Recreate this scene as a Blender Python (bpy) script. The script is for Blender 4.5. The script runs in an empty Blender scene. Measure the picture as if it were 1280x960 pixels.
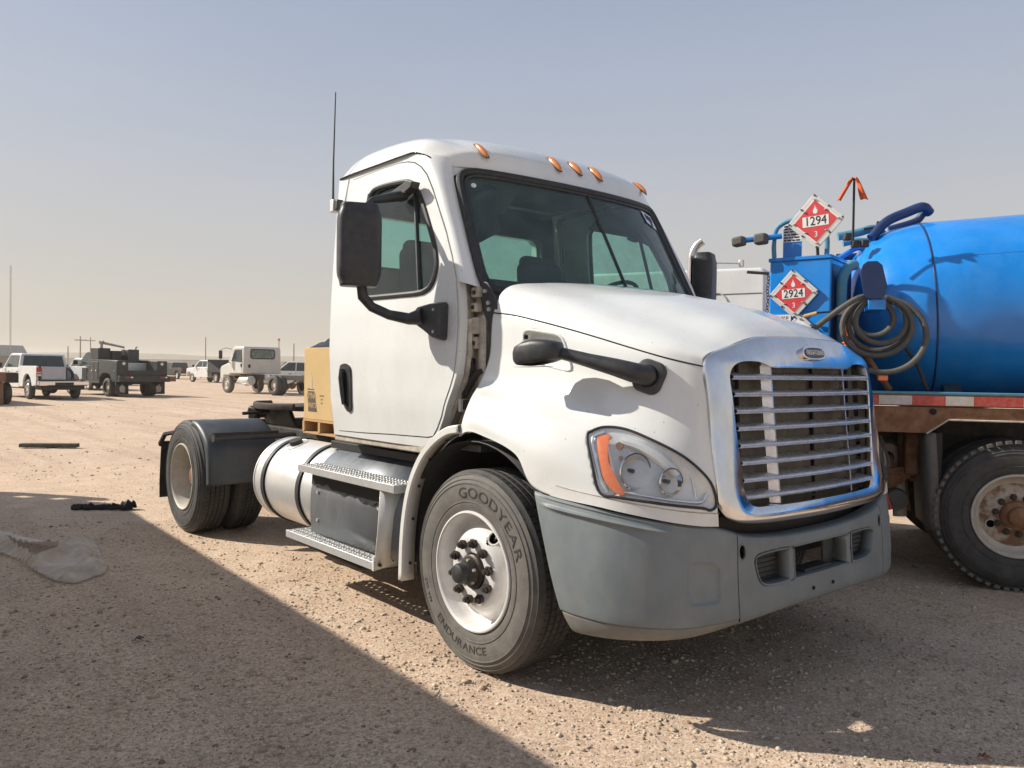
import bpy, bmesh, math, random
import numpy as np
from mathutils import Vector, Matrix

R = math.radians
random.seed(7)
rng = np.random.default_rng(11)
scene = bpy.context.scene
COL = scene.collection

# ------------------------------------------------------------------ camera
cam_data = bpy.data.cameras.new("camera")
cam_data.sensor_width = 36.0
cam_data.lens = 36.0 * 999.49 / 1280.0
cam_data.clip_start = 0.05
cam_data.clip_end = 9000.0
cam = bpy.data.objects.new("camera", cam_data)
COL.objects.link(cam)
_r = Vector((0.64455616, 0.76442389, 0.01426417))
_u = Vector((-0.0218885313, -0.00019932521, 0.999760398))
_f = Vector((-0.76424358, 0.64471395, -0.01660364))
cam.matrix_world = Matrix(((_r.x, _u.x, -_f.x, 3.17493), (_r.y, _u.y, -_f.y, -3.61138),
                           (_r.z, _u.z, -_f.z, 1.50388), (0, 0, 0, 1)))
scene.camera = cam

# ------------------------------------------------------------------ sun and sky
SUN_DIR = Vector((-1.09, -0.88, 1.0)).normalized()      # towards the sun
SUN_EL = math.asin(SUN_DIR.z)
SUN_ROT = math.atan2(SUN_DIR.x, SUN_DIR.y)
sun_data = bpy.data.lights.new("sun", 'SUN')
sun_data.energy = 5.0
sun_data.angle = R(0.6)
sun_data.color = (1.0, 0.93, 0.82)
sun = bpy.data.objects.new("sun", sun_data)
sun.rotation_euler = SUN_DIR.to_track_quat('Z', 'Y').to_euler()
COL.objects.link(sun)

world = bpy.data.worlds.new("World")
scene.world = world
world.use_nodes = True
wn, wl = world.node_tree.nodes, world.node_tree.links
wn.clear()
sky = wn.new('ShaderNodeTexSky')
sky.sky_type = 'NISHITA'
sky.sun_disc = False
sky.sun_elevation = SUN_EL
sky.sun_rotation = SUN_ROT
sky.altitude = 800.0
sky.air_density = 1.0
sky.dust_density = 6.0
sky.ozone_density = 1.5
tc = wn.new('ShaderNodeTexCoord')
sep = wn.new('ShaderNodeSeparateXYZ')
wl.new(tc.outputs['Generated'], sep.inputs[0])
ramp = wn.new('ShaderNodeValToRGB')          # dust veil: strong at the horizon, thin overhead
ramp.color_ramp.interpolation = 'B_SPLINE'
els = ramp.color_ramp.elements
els[0].position = 0.0
els[0].color = (.575, .515, .435, 1)
els[1].position = 1.0
els[1].color = (.20, .235, .30, 1)
for p_, c_ in ((0.12, (.545, .525, .490, 1)), (0.26, (.455, .485, .545, 1)), (0.45, (.330, .400, .545, 1))):
    e_ = els.new(p_)
    e_.color = c_
wl.new(sep.outputs['Z'], ramp.inputs[0])
mixw = wn.new('ShaderNodeMixRGB')
mixw.blend_type = 'MIX'
mixw.inputs[0].default_value = 0.85
wl.new(sky.outputs[0], mixw.inputs[1])
gain = wn.new('ShaderNodeVectorMath')
gain.operation = 'SCALE'
gain.inputs['Scale'].default_value = 11.0
wl.new(ramp.outputs[0], gain.inputs[0])
wnz = wn.new('ShaderNodeTexNoise')               # uneven dust in the air
wnz.inputs['Scale'].default_value = 1.6
wnz.inputs['Detail'].default_value = 3.0
wmp = wn.new('ShaderNodeMapping')
wmp.inputs['Scale'].default_value = (1.0, 1.0, 4.0)
wl.new(tc.outputs['Generated'], wmp.inputs[0])
wl.new(wmp.outputs[0], wnz.inputs['Vector'])
wmr = wn.new('ShaderNodeMapRange')
wmr.inputs['To Min'].default_value = 10.2
wmr.inputs['To Max'].default_value = 11.9
wl.new(wnz.outputs['Fac'], wmr.inputs['Value'])
wl.new(wmr.outputs[0], gain.inputs['Scale'])
wl.new(gain.outputs[0], mixw.inputs[2])
bg = wn.new('ShaderNodeBackground')
bg.inputs['Strength'].default_value = 0.085
wl.new(mixw.outputs[0], bg.inputs['Color'])
wo = wn.new('ShaderNodeOutputWorld')
wl.new(bg.outputs[0], wo.inputs['Surface'])

scene.view_settings.view_transform = 'Standard'
scene.view_settings.look = 'None'
scene.view_settings.exposure = 0.29
scene.view_settings.gamma = 1.0
scene.render.engine = 'CYCLES'
scene.cycles.max_bounces = 8
scene.cycles.transparent_max_bounces = 16
scene.cycles.caustics_reflective = False
scene.cycles.caustics_refractive = False
scene.cycles.use_denoising = True
scene.cycles.sample_clamp_indirect = 6.0


# ------------------------------------------------------------------ materials
def _new(name):
    m = bpy.data.materials.new(name)
    m.use_nodes = True
    n, l = m.node_tree.nodes, m.node_tree.links
    return m, n, l, n['Principled BSDF']


def noise(n, l, scale, detail=4.0, rough=0.55, coord='Object', vec_scale=None):
    t = n.new('ShaderNodeTexCoord')
    x = n.new('ShaderNodeTexNoise')
    x.inputs['Scale'].default_value = scale
    x.inputs['Detail'].default_value = detail
    x.inputs['Roughness'].default_value = rough
    if vec_scale:
        mp = n.new('ShaderNodeMapping')
        mp.inputs['Scale'].default_value = vec_scale
        l.new(t.outputs[coord], mp.inputs[0])
        l.new(mp.outputs[0], x.inputs['Vector'])
    else:
        l.new(t.outputs[coord], x.inputs['Vector'])
    return x


def cramp(n, l, src, a, b, ca=(0, 0, 0, 1), cb=(1, 1, 1, 1)):
    r = n.new('ShaderNodeValToRGB')
    r.color_ramp.elements[0].position = a
    r.color_ramp.elements[1].position = b
    r.color_ramp.elements[0].color = ca
    r.color_ramp.elements[1].color = cb
    l.new(src, r.inputs[0])
    return r


def mixc(n, l, fac, a, b, mode='MIX'):
    m = n.new('ShaderNodeMixRGB')
    m.blend_type = mode
    for i, s in ((0, fac), (1, a), (2, b)):
        if hasattr(s, 'links'):
            l.new(s, m.inputs[i])
        elif i == 0:
            m.inputs[0].default_value = s
        else:
            m.inputs[i].default_value = (*s[:3], 1)
    return m.outputs[0]


def surf(name, col, rough=0.5, metal=0.0, dirt=0.0, dirt_col=(0.33, 0.25, 0.18), dscale=3.0, var=0.08,
         bump=0.0, bscale=60.0, coat=0.0, spec=0.5, streak=None, rdirt=0.75, thr=(0.42, 0.75), low=None):
    """painted / plastic / metal surface with tone variation, dust patches, optional dirt near the ground and relief"""
    m, n, l, b = _new(name)
    nz = noise(n, l, dscale, 6.0, 0.6)
    v = cramp(n, l, nz.outputs['Fac'], 0.3, 0.7, tuple(c * (1 - var) for c in col) + (1,),
              tuple(min(1, c * (1 + var)) for c in col) + (1,))
    colr = v.outputs[0]
    b.inputs['Roughness'].default_value = rough
    if dirt > 0:
        n2 = noise(n, l, dscale * 2.3, 9.0, 0.68, vec_scale=streak)
        f = cramp(n, l, n2.outputs['Fac'], thr[0], thr[1])
        fm = n.new('ShaderNodeMath')
        fm.operation = 'MULTIPLY'
        fm.inputs[1].default_value = dirt
        l.new(f.outputs[0], fm.inputs[0])
        fac = fm.outputs[0]
        if low:
            geo = n.new('ShaderNodeNewGeometry')
            sp = n.new('ShaderNodeSeparateXYZ')
            l.new(geo.outputs['Position'], sp.inputs[0])
            mr = n.new('ShaderNodeMapRange')
            mr.inputs['From Min'].default_value = low[0]
            mr.inputs['From Max'].default_value = low[1]
            mr.inputs['To Min'].default_value = low[2]
            mr.inputs['To Max'].default_value = 0.0
            l.new(sp.outputs['Z'], mr.inputs['Value'])
            ad = n.new('ShaderNodeMath')
            ad.operation = 'ADD'
            ad.use_clamp = True
            l.new(fac, ad.inputs[0])
            l.new(mr.outputs[0], ad.inputs[1])
            fac = ad.outputs[0]
        colr = mixc(n, l, fac, colr, dirt_col)
        rr = n.new('ShaderNodeMapRange')
        rr.inputs['To Min'].default_value = rough
        rr.inputs['To Max'].default_value = rdirt
        l.new(fac, rr.inputs['Value'])
        l.new(rr.outputs[0], b.inputs['Roughness'])
    l.new(colr, b.inputs['Base Color'])
    b.inputs['Metallic'].default_value = metal
    b.inputs['Specular IOR Level'].default_value = spec
    if coat:
        b.inputs['Coat Weight'].default_value = coat
        b.inputs['Coat Roughness'].default_value = 0.08
    if bump:
        n3 = noise(n, l, bscale, 5.0, 0.6)
        bp = n.new('ShaderNodeBump')
        bp.inputs['Strength'].default_value = bump
        bp.inputs['Distance'].default_value = 0.01
        l.new(n3.outputs['Fac'], bp.inputs['Height'])
        l.new(bp.outputs[0], b.inputs['Normal'])
    return m


def glass(name, tint, film=(0.2, 0.25, 0.24), film_amt=0.12, rough=0.02):
    """tinted pane with a film of dust"""
    m, n, l, b = _new(name)
    n.remove(b)
    out = n['Material Output']
    tr = n.new('ShaderNodeBsdfTransparent')
    tr.inputs[0].default_value = (*tint, 1)
    gl = n.new('ShaderNodeBsdfGlossy')
    gl.inputs['Roughness'].default_value = rough
    lw = n.new('ShaderNodeLayerWeight')
    lw.inputs[0].default_value = 0.5
    pw = n.new('ShaderNodeMath')
    pw.operation = 'POWER'
    pw.inputs[1].default_value = 4.5
    l.new(lw.outputs['Facing'], pw.inputs[0])
    fr = n.new('ShaderNodeMath')
    fr.operation = 'MULTIPLY_ADD'
    fr.inputs[1].default_value = 0.85
    fr.inputs[2].default_value = 0.045
    l.new(pw.outputs[0], fr.inputs[0])
    mx = n.new('ShaderNodeMixShader')
    l.new(fr.outputs[0], mx.inputs[0])
    l.new(tr.outputs[0], mx.inputs[1])
    l.new(gl.outputs[0], mx.inputs[2])
    df = n.new('ShaderNodeBsdfDiffuse')
    df.inputs[0].default_value = (*film, 1)
    nz = noise(n, l, 7.0, 8.0, 0.65)
    f = cramp(n, l, nz.outputs['Fac'], 0.3, 0.8, (film_amt * .5,) * 3 + (1,), (film_amt * 1.6,) * 3 + (1,))
    mx2 = n.new('ShaderNodeMixShader')
    l.new(f.outputs[0], mx2.inputs[0])
    l.new(mx.outputs[0], mx2.inputs[1])
    l.new(df.outputs[0], mx2.inputs[2])
    l.new(mx2.outputs[0], out.inputs['Surface'])
    return m


M = {}
M['white'] = surf('white_paint', (0.78, 0.79, 0.77), 0.24, dirt=0.26, dirt_col=(0.52, 0.475, 0.405), dscale=1.5, var=0.03, coat=0.6, thr=(0.46, 0.74), rdirt=0.55, streak=(1, 1, .55))


def add_specks(m, scale=55.0, col=(0.16, 0.13, 0.10)):
    """sparse chips and bug marks on paint"""
    n, l = m.node_tree.nodes, m.node_tree.links
    b = n['Principled BSDF']
    src = b.inputs['Base Color'].links[0].from_socket
    t = n.new('ShaderNodeTexCoord')
    v = n.new('ShaderNodeTexVoronoi')
    v.inputs['Scale'].default_value = scale
    l.new(t.outputs['Object'], v.inputs['Vector'])
    d = cramp(n, l, v.outputs['Distance'], 0.10, 0.16, (1, 1, 1, 1), (0, 0, 0, 1))
    sp = n.new('ShaderNodeSeparateColor')
    l.new(v.outputs['Color'], sp.inputs[0])
    pick = cramp(n, l, sp.outputs[0], 0.955, 0.96)
    mu = n.new('ShaderNodeMath')
    mu.operation = 'MULTIPLY'
    l.new(d.outputs[0], mu.inputs[0])
    l.new(pick.outputs[0], mu.inputs[1])
    l.new(mixc(n, l, mu.outputs[0], src, col), b.inputs['Base Color'])


add_specks(M['white'])
M['white_low'] = surf('dusty_white_paint', (0.74, 0.74, 0.71), 0.3, dirt=0.35, dirt_col=(0.52, 0.45, 0.36), dscale=3.0, var=0.03, coat=0.2, thr=(0.4, 0.75))
M['jamb'] = surf('grimy_beige_jamb', (0.55, 0.50, 0.42), 0.6, dirt=0.65, dirt_col=(0.20, 0.16, 0.12), dscale=6.0, thr=(0.4, 0.65))
M['grey_plastic'] = surf('faded_grey_bumper_plastic', (0.178, 0.208, 0.222), 0.48, dirt=0.34, dirt_col=(0.33, 0.31, 0.27), dscale=3.5, var=0.16, bump=0.16, bscale=260, streak=(1, 1, .5))
M['lip_plastic'] = surf('dusty_bumper_lip_plastic', (0.17, 0.175, 0.17), 0.6, dirt=0.5, dirt_col=(0.34, 0.28, 0.21), dscale=4.0)
M['black_plastic'] = surf('black_plastic', (0.028, 0.030, 0.034), 0.42, dirt=0.25, dirt_col=(0.16, 0.14, 0.12), dscale=8.0, bump=0.12, bscale=300)
M['black'] = surf('flat_black', (0.012, 0.012, 0.012), 0.6, dirt=0.3, dirt_col=(0.08, 0.065, 0.05), dscale=7.0)
M['void'] = surf('dark_cavity', (0.006, 0.006, 0.006), 0.9)
M['rubber_seal'] = surf('rubber_seal', (0.022, 0.022, 0.024), 0.55, dirt=0.35, dirt_col=(0.12, 0.11, 0.10), dscale=12)
M['tyre'] = surf('dusty_tyre_sidewall', (0.105, 0.102, 0.095), 0.75, dirt=0.65, dirt_col=(0.215, 0.19, 0.16), dscale=5.0, bump=0.25, bscale=120, thr=(0.35, 0.75))
M['tyre_dark'] = surf('dark_tyre', (0.035, 0.036, 0.038), 0.7, dirt=0.6, dirt_col=(0.14, 0.125, 0.105), dscale=4.0, bump=0.3, bscale=90, thr=(0.35, 0.8))
M['tyre_letter'] = surf('tyre_lettering', (0.035, 0.034, 0.032), 0.6, dirt=0.3, dirt_col=(0.14, 0.12, 0.10), dscale=10)
M['rim'] = surf('white_steel_rim', (0.72, 0.71, 0.69), 0.3, dirt=0.4, dirt_col=(0.42, 0.35, 0.27), dscale=5.0, coat=0.2, thr=(0.42, 0.75))
M['rim_dusty'] = surf('dusty_beige_rim', (0.56, 0.52, 0.45), 0.5, dirt=0.55, dirt_col=(0.36, 0.28, 0.19), dscale=6.0)
M['rust'] = surf('rusty_steel', (0.20, 0.085, 0.04), 0.8, dirt=0.85, dirt_col=(0.30, 0.17, 0.09), dscale=5.0, bump=0.4, bscale=70, thr=(0.4, 0.6))
M['nut'] = surf('greasy_rusty_nut', (0.055, 0.046, 0.040), 0.6, metal=0.4, dirt=0.45, dirt_col=(0.12, 0.085, 0.06), dscale=30)
M['alu'] = surf('brushed_aluminium_tank', (0.86, 0.87, 0.87), 0.34, metal=0.65, dirt=0.35, dirt_col=(0.55, 0.47, 0.38), dscale=4.0, var=0.04)
M['alu_dull'] = surf('dull_aluminium_cover', (0.20, 0.22, 0.24), 0.42, metal=0.75, dirt=0.45, dirt_col=(0.20, 0.19, 0.18), dscale=5.0, streak=(1.5, 1.5, .25))
M['step'] = surf('step_tread_aluminium', (0.62, 0.63, 0.63), 0.42, metal=0.55, dirt=0.4, dirt_col=(0.42, 0.36, 0.28), dscale=9.0, bump=0.25, bscale=200)
M['chrome'] = surf('weathered_chrome', (0.76, 0.77, 0.80), 0.09, metal=1.0, dirt=0.40, dirt_col=(0.52, 0.48, 0.44), dscale=5.0, var=0.03, thr=(0.40, 0.72), rdirt=0.5, streak=(1, 1, .5))
M['chrome_clean'] = surf('chrome', (0.78, 0.78, 0.78), 0.1, metal=1.0)
M['chrome_slat'] = surf('dull_grille_slat', (0.78, 0.79, 0.84), 0.22, metal=0.75, dirt=0.5, dirt_col=(0.42, 0.39, 0.36), dscale=9.0, thr=(0.4, 0.8))
M['screen'] = surf('dusty_bug_screen', (0.215, 0.21, 0.18), 0.9, dirt=0.6, dirt_col=(0.10, 0.095, 0.08), dscale=9.0, bump=0.7, bscale=220, streak=(1, 1, .3))
M['grey_dark'] = surf('dark_grey_fender_plastic', (0.045, 0.055, 0.065), 0.45, dirt=0.35, dirt_col=(0.16, 0.15, 0.14), dscale=3.0)
M['frame'] = surf('dark_frame_steel', (0.03, 0.03, 0.03), 0.6, metal=0.2, dirt=0.6, dirt_col=(0.15, 0.12, 0.09), dscale=6.0, bump=0.3, bscale=80)
M['grease'] = surf('greasy_fifth_wheel', (0.035, 0.03, 0.025), 0.45, metal=0.4, dirt=0.5, dirt_col=(0.13, 0.10, 0.07), dscale=8.0)
M['interior'] = surf('dark_cab_trim', (0.10, 0.115, 0.12), 0.7)
M['seat'] = surf('grey_seat_fabric', (0.10, 0.115, 0.13), 0.85, bump=0.2, bscale=300)
M['glass'] = glass('tinted_windshield', (0.62, 0.86, 0.78), (0.17, 0.225, 0.23), 0.27)
M['glass_side'] = glass('tinted_side_glass', (0.58, 0.84, 0.77), (0.22, 0.26, 0.26), 0.10)
M['glass_rear'] = glass('tinted_rear_glass', (0.52, 0.80, 0.71), (0.2, 0.27, 0.25), 0.10)
M['glass_far'] = surf('dark_far_glass', (0.03, 0.045, 0.05), 0.12, dirt=0.2, dirt_col=(0.2, 0.19, 0.17), dscale=2)
M['lens'] = glass('clear_headlight_lens', (0.93, 0.95, 0.96), (0.6, 0.6, 0.58), 0.05)
M['amber'] = surf('amber_lens', (0.62, 0.20, 0.04), 0.2, dirt=0.3, dirt_col=(0.75, 0.36, 0.12), dscale=30, coat=0.6)
M['orange'] = surf('orange_reflector', (0.95, 0.20, 0.05), 0.25, dirt=0.5, dirt_col=(0.9, 0.32, 0.10), dscale=45, coat=0.6)
M['reflector'] = surf('headlight_reflector', (0.90, 0.91, 0.92), 0.16, metal=0.75, dirt=0.2, dscale=10)
M['reflector_dull'] = surf('headlight_bezel', (0.86, 0.86, 0.86), 0.22, metal=0.15, dirt=0.3, dirt_col=(0.6, 0.52, 0.44), dscale=9)
M['blue'] = surf('blue_tank_paint', (0.007, 0.225, 0.70), 0.20, dirt=0.22, dirt_col=(0.14, 0.38, 0.68), dscale=2.5, var=0.12, coat=0.25, thr=(0.42, 0.75), rdirt=0.5)
M['blue_light'] = surf('worn_light_blue_paint', (0.06, 0.26, 0.42), 0.45, dirt=0.5, dirt_col=(0.25, 0.30, 0.33), dscale=9)
M['blue_dark'] = surf('dark_blue_paint', (0.008, 0.035, 0.13), 0.4, dirt=0.3, dirt_col=(0.05, 0.07, 0.10), dscale=6)
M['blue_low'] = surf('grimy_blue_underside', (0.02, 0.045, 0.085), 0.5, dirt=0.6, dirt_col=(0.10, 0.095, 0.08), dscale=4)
M['sign_alu'] = surf('placard_frame', (0.62, 0.62, 0.60), 0.45, metal=0.2, dirt=0.4, dirt_col=(0.45, 0.42, 0.38), dscale=12)
M['sign_red'] = surf('placard_red', (0.62, 0.045, 0.055), 0.45, dirt=0.25, dirt_col=(0.5, 0.18, 0.16), dscale=14)
M['sign_white'] = surf('placard_white', (0.78, 0.78, 0.76), 0.5, dirt=0.2, dirt_col=(0.5, 0.45, 0.4), dscale=14)
M['sign_black'] = surf('placard_black', (0.012, 0.012, 0.014), 0.5)
M['red_tape'] = surf('faded_red_tape', (0.55, 0.06, 0.05), 0.45, dirt=0.5, dirt_col=(0.55, 0.35, 0.26), dscale=14)
M['white_tape'] = surf('faded_white_tape', (0.62, 0.60, 0.56), 0.45, dirt=0.5, dirt_col=(0.42, 0.26, 0.15), dscale=10)
M['hose'] = surf('dusty_grey_hose', (0.095, 0.093, 0.085), 0.75, dirt=0.5, dirt_col=(0.18, 0.165, 0.14), dscale=14, bump=0.3, bscale=150)
M['orange_cloth'] = surf('orange_flag_cloth', (0.72, 0.12, 0.03), 0.8)
M['cardboard'] = surf('cardboard', (0.58, 0.40, 0.18), 0.85, dirt=0.2, dirt_col=(0.42, 0.26, 0.11), dscale=3.0, bump=0.1, bscale=90)
M['wood'] = surf('pallet_wood', (0.50, 0.30, 0.13), 0.85, dirt=0.4, dirt_col=(0.33, 0.19, 0.09), dscale=8, streak=(1, 8, 8))
M['print'] = surf('dark_print', (0.09, 0.065, 0.05), 0.8)
M['cloth_dark'] = surf('navy_cloth', (0.022, 0.026, 0.05), 0.9)
M['badge'] = surf('dark_badge_enamel', (0.02, 0.025, 0.045), 0.3, coat=0.5)
M['far_white'] = surf('far_white_paint', (0.72, 0.73, 0.73), 0.3, dirt=0.25, dirt_col=(0.5, 0.46, 0.4), dscale=1.5, coat=0.3)
M['far_silver'] = surf('silver_paint', (0.46, 0.49, 0.53), 0.35, metal=0.3, dirt=0.3, dscale=1.5)
M['far_grey'] = surf('satin_grey_bed_paint', (0.035, 0.042, 0.045), 0.4, dirt=0.4, dirt_col=(0.16, 0.145, 0.125), dscale=2)
M['far_dark'] = surf('dark_truck_paint', (0.020, 0.023, 0.025), 0.42, dirt=0.35, dirt_col=(0.09, 0.08, 0.07), dscale=2.0)
M['far_tail'] = surf('red_tail_lamp', (0.42, 0.02, 0.02), 0.3)
M['far_bronze'] = surf('brown_steel', (0.22, 0.10, 0.06), 0.7, dirt=0.4, dscale=2)
M['cream'] = surf('cream_truck_paint', (0.62, 0.61, 0.56), 0.35, dirt=0.3, dirt_col=(0.5, 0.44, 0.36), dscale=2)
M['fence_mat'] = surf('pale_metal_fence', (0.42, 0.41, 0.37), 0.6, dirt=0.5, dirt_col=(0.24, 0.23, 0.20), dscale=0.15)
M['pole'] = surf('weathered_pole', (0.16, 0.13, 0.10), 0.85)
M['tent'] = surf('grey_roof_sheet', (0.23, 0.23, 0.22), 0.6)
M['berm'] = surf('distant_scrub_rise', (0.34, 0.30, 0.235), 0.95, dirt=0.5, dirt_col=(0.24, 0.23, 0.19), dscale=0.05)
M['rag'] = surf('black_rag', (0.012, 0.011, 0.012), 0.8, dirt=0.4, dirt_col=(0.07, 0.03, 0.03), dscale=20)
M['board'] = surf('weathered_dark_board', (0.055, 0.06, 0.05), 0.85, dirt=0.5, dirt_col=(0.2, 0.17, 0.13), dscale=6)
M['exhaust'] = surf('exhaust_chrome', (0.62, 0.60, 0.58), 0.25, metal=0.9, dirt=0.4, dirt_col=(0.25, 0.2, 0.17), dscale=9)


def plastic_film():
    m, n, l, b = _new('dusty_plastic_film')
    b.inputs['Base Color'].default_value = (0.64, 0.53, 0.42, 1)
    b.inputs['Roughness'].default_value = 0.42
    b.inputs['Transmission Weight'].default_value = 0.0
    nz = noise(n, l, 5.0, 6, 0.6)
    f = cramp(n, l, nz.outputs['Fac'], 0.3, 0.7, (0.40, 0.40, 0.40, 1), (0.85, 0.85, 0.85, 1))
    l.new(f.outputs[0], b.inputs['Alpha'])
    return m


M['film'] = plastic_film()
M['mesh_black'] = surf('black_intake_mesh', (0.05, 0.055, 0.055), 0.6, dirt=0.5, dirt_col=(0.15, 0.14, 0.12), dscale=20, bump=0.4, bscale=250)


def ground_mat():
    m, n, l, b = _new('caliche_gravel_ground')
    big = noise(n, l, 0.22, 5, 0.6)
    mid = noise(n, l, 2.2, 8, 0.68)
    fine = noise(n, l, 62.0, 8, 0.75)
    c = mixc(n, l, cramp(n, l, mid.outputs['Fac'], 0.32, 0.68).outputs[0], (0.55, 0.41, 0.295), (0.71, 0.56, 0.42))
    c = mixc(n, l, cramp(n, l, big.outputs['Fac'], 0.38, 0.62, (0, 0, 0, 1), (.55, .55, .55, 1)).outputs[0], c, (0.55, 0.415, 0.32))
    # packed wheel tracks running past the trucks, slightly pinker and smoother
    trk = noise(n, l, 1.0, 4, 0.55, vec_scale=(0.10, 1.5, 1.0))
    c = mixc(n, l, cramp(n, l, trk.outputs['Fac'], 0.50, 0.60, (0, 0, 0, 1), (.5, .5, .5, 1)).outputs[0], c, (0.47, 0.35, 0.265))
    trk2 = noise(n, l, 1.0, 5, 0.6, vec_scale=(0.35, 0.9, 1.0))
    c = mixc(n, l, cramp(n, l, trk2.outputs['Fac'], 0.55, 0.66, (0, 0, 0, 1), (.5, .5, .5, 1)).outputs[0], c, (0.68, 0.575, 0.45))
    stn = noise(n, l, 0.75, 7, 0.7)
    c = mixc(n, l, cramp(n, l, stn.outputs['Fac'], 0.60, 0.74, (0, 0, 0, 1), (.55, .55, .55, 1)).outputs[0], c, (0.36, 0.27, 0.205))
    g = n.new('ShaderNodeMixRGB')
    g.blend_type = 'MULTIPLY'
    g.inputs[0].default_value = 1.0
    l.new(c, g.inputs[1])
    l.new(cramp(n, l, fine.outputs['Fac'], 0.30, 0.70, (0.74, 0.72, 0.70, 1), (1.12, 1.11, 1.10, 1)).outputs[0], g.inputs[2])
    vor = n.new('ShaderNodeTexVoronoi')
    vor.inputs['Scale'].default_value = 85.0
    t = n.new('ShaderNodeTexCoord')
    l.new(t.outputs['Object'], vor.inputs['Vector'])
    vr = cramp(n, l, vor.outputs['Distance'], 0.0, 0.55, (1, 1, 1, 1), (0, 0, 0, 1))
    vbw = n.new('ShaderNodeRGBToBW')
    l.new(vor.outputs['Color'], vbw.inputs[0])
    stone = mixc(n, l, 0.6, g.outputs[0], vbw.outputs[0], 'SOFT_LIGHT')
    # far away a few dark grit specks so the plain keeps its grain
    sp = n.new('ShaderNodeTexVoronoi')
    sp.inputs['Scale'].default_value = 3.2
    sp.inputs['Randomness'].default_value = 1.0
    l.new(t.outputs['Object'], sp.inputs['Vector'])
    spm = cramp(n, l, sp.outputs['Distance'], 0.05, 0.12, (1, 1, 1, 1), (0, 0, 0, 1))
    fin = mixc(n, l, mixc(n, l, 0.55, (0, 0, 0), spm.outputs[0], 'MIX'), stone, (0.20, 0.15, 0.12))
    l.new(fin, b.inputs['Base Color'])
    b.inputs['Roughness'].default_value = 0.95
    b.inputs['Specular IOR Level'].default_value = 0.15
    hsum = n.new('ShaderNodeMath')
    hsum.operation = 'MULTIPLY_ADD'
    l.new(vr.outputs[0], hsum.inputs[0])
    hsum.inputs[1].default_value = 0.5
    l.new(fine.outputs['Fac'], hsum.inputs[2])
    h2 = n.new('ShaderNodeMath')
    h2.operation = 'MULTIPLY_ADD'
    l.new(mid.outputs['Fac'], h2.inputs[0])
    h2.inputs[1].default_value = 2.2
    l.new(hsum.outputs[0], h2.inputs[2])
    bp = n.new('ShaderNodeBump')
    bp.inputs['Strength'].default_value = 0.5
    bp.inputs['Distance'].default_value = 0.006
    l.new(h2.outputs[0], bp.inputs['Height'])
    l.new(bp.outputs[0], b.inputs['Normal'])
    return m


def stone_mat():
    m, n, l, b = _new('gravel_stones')
    oi = n.new('ShaderNodeNewGeometry')
    r = n.new('ShaderNodeValToRGB')
    r.color_ramp.interpolation = 'CONSTANT'
    e = r.color_ramp.elements
    e[0].color = (0.50, 0.405, 0.30, 1)
    e[1].position = 0.3
    e[1].color = (0.60, 0.50, 0.38, 1)
    for p, c in ((0.5, (0.42, 0.33, 0.25, 1)), (0.66, (0.62, 0.53, 0.42, 1)), (0.82, (0.27, 0.205, 0.16, 1)), (0.89, (0.50, 0.38, 0.27, 1)), (0.96, (0.66, 0.59, 0.49, 1))):
        x = e.new(p)
        x.color = c
    l.new(oi.outputs['Random Per Island'], r.inputs[0])
    nz = noise(n, l, 60.0, 4, 0.6)
    g = mixc(n, l, 1.0, r.outputs[0], cramp(n, l, nz.outputs['Fac'], 0.3, 0.7, (.75, .75, .75, 1), (1.1, 1.1, 1.1, 1)).outputs[0], 'MULTIPLY')
    l.new(g, b.inputs['Base Color'])
    b.inputs['Roughness'].default_value = 0.95
    b.inputs['Specular IOR Level'].default_value = 0.15
    return m


M['disc'] = surf('cream_disc_with_rust', (0.50, 0.44, 0.36), 0.7, dirt=0.95, dirt_col=(0.23, 0.115, 0.06), dscale=4.0, bump=0.3, bscale=70, thr=(0.44, 0.56))
M['ground'] = ground_mat()
M['stone'] = stone_mat()
M['far_rear_glass'] = surf('green_tinted_far_glass', (0.20, 0.30, 0.26), 0.15, dirt=0.6, dirt_col=(0.03, 0.05, 0.045), dscale=2.5, thr=(0.42, 0.52), rdirt=0.15)


def sheet_mat():
    m, n, l, b = _new('fence_mesh_sheet')
    b.inputs['Base Color'].default_value = (0.40, 0.38, 0.33, 1)
    b.inputs['Roughness'].default_value = 0.7
    b.inputs['Alpha'].default_value = 0.5
    return m


M['fence_sheet'] = sheet_mat()


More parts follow.
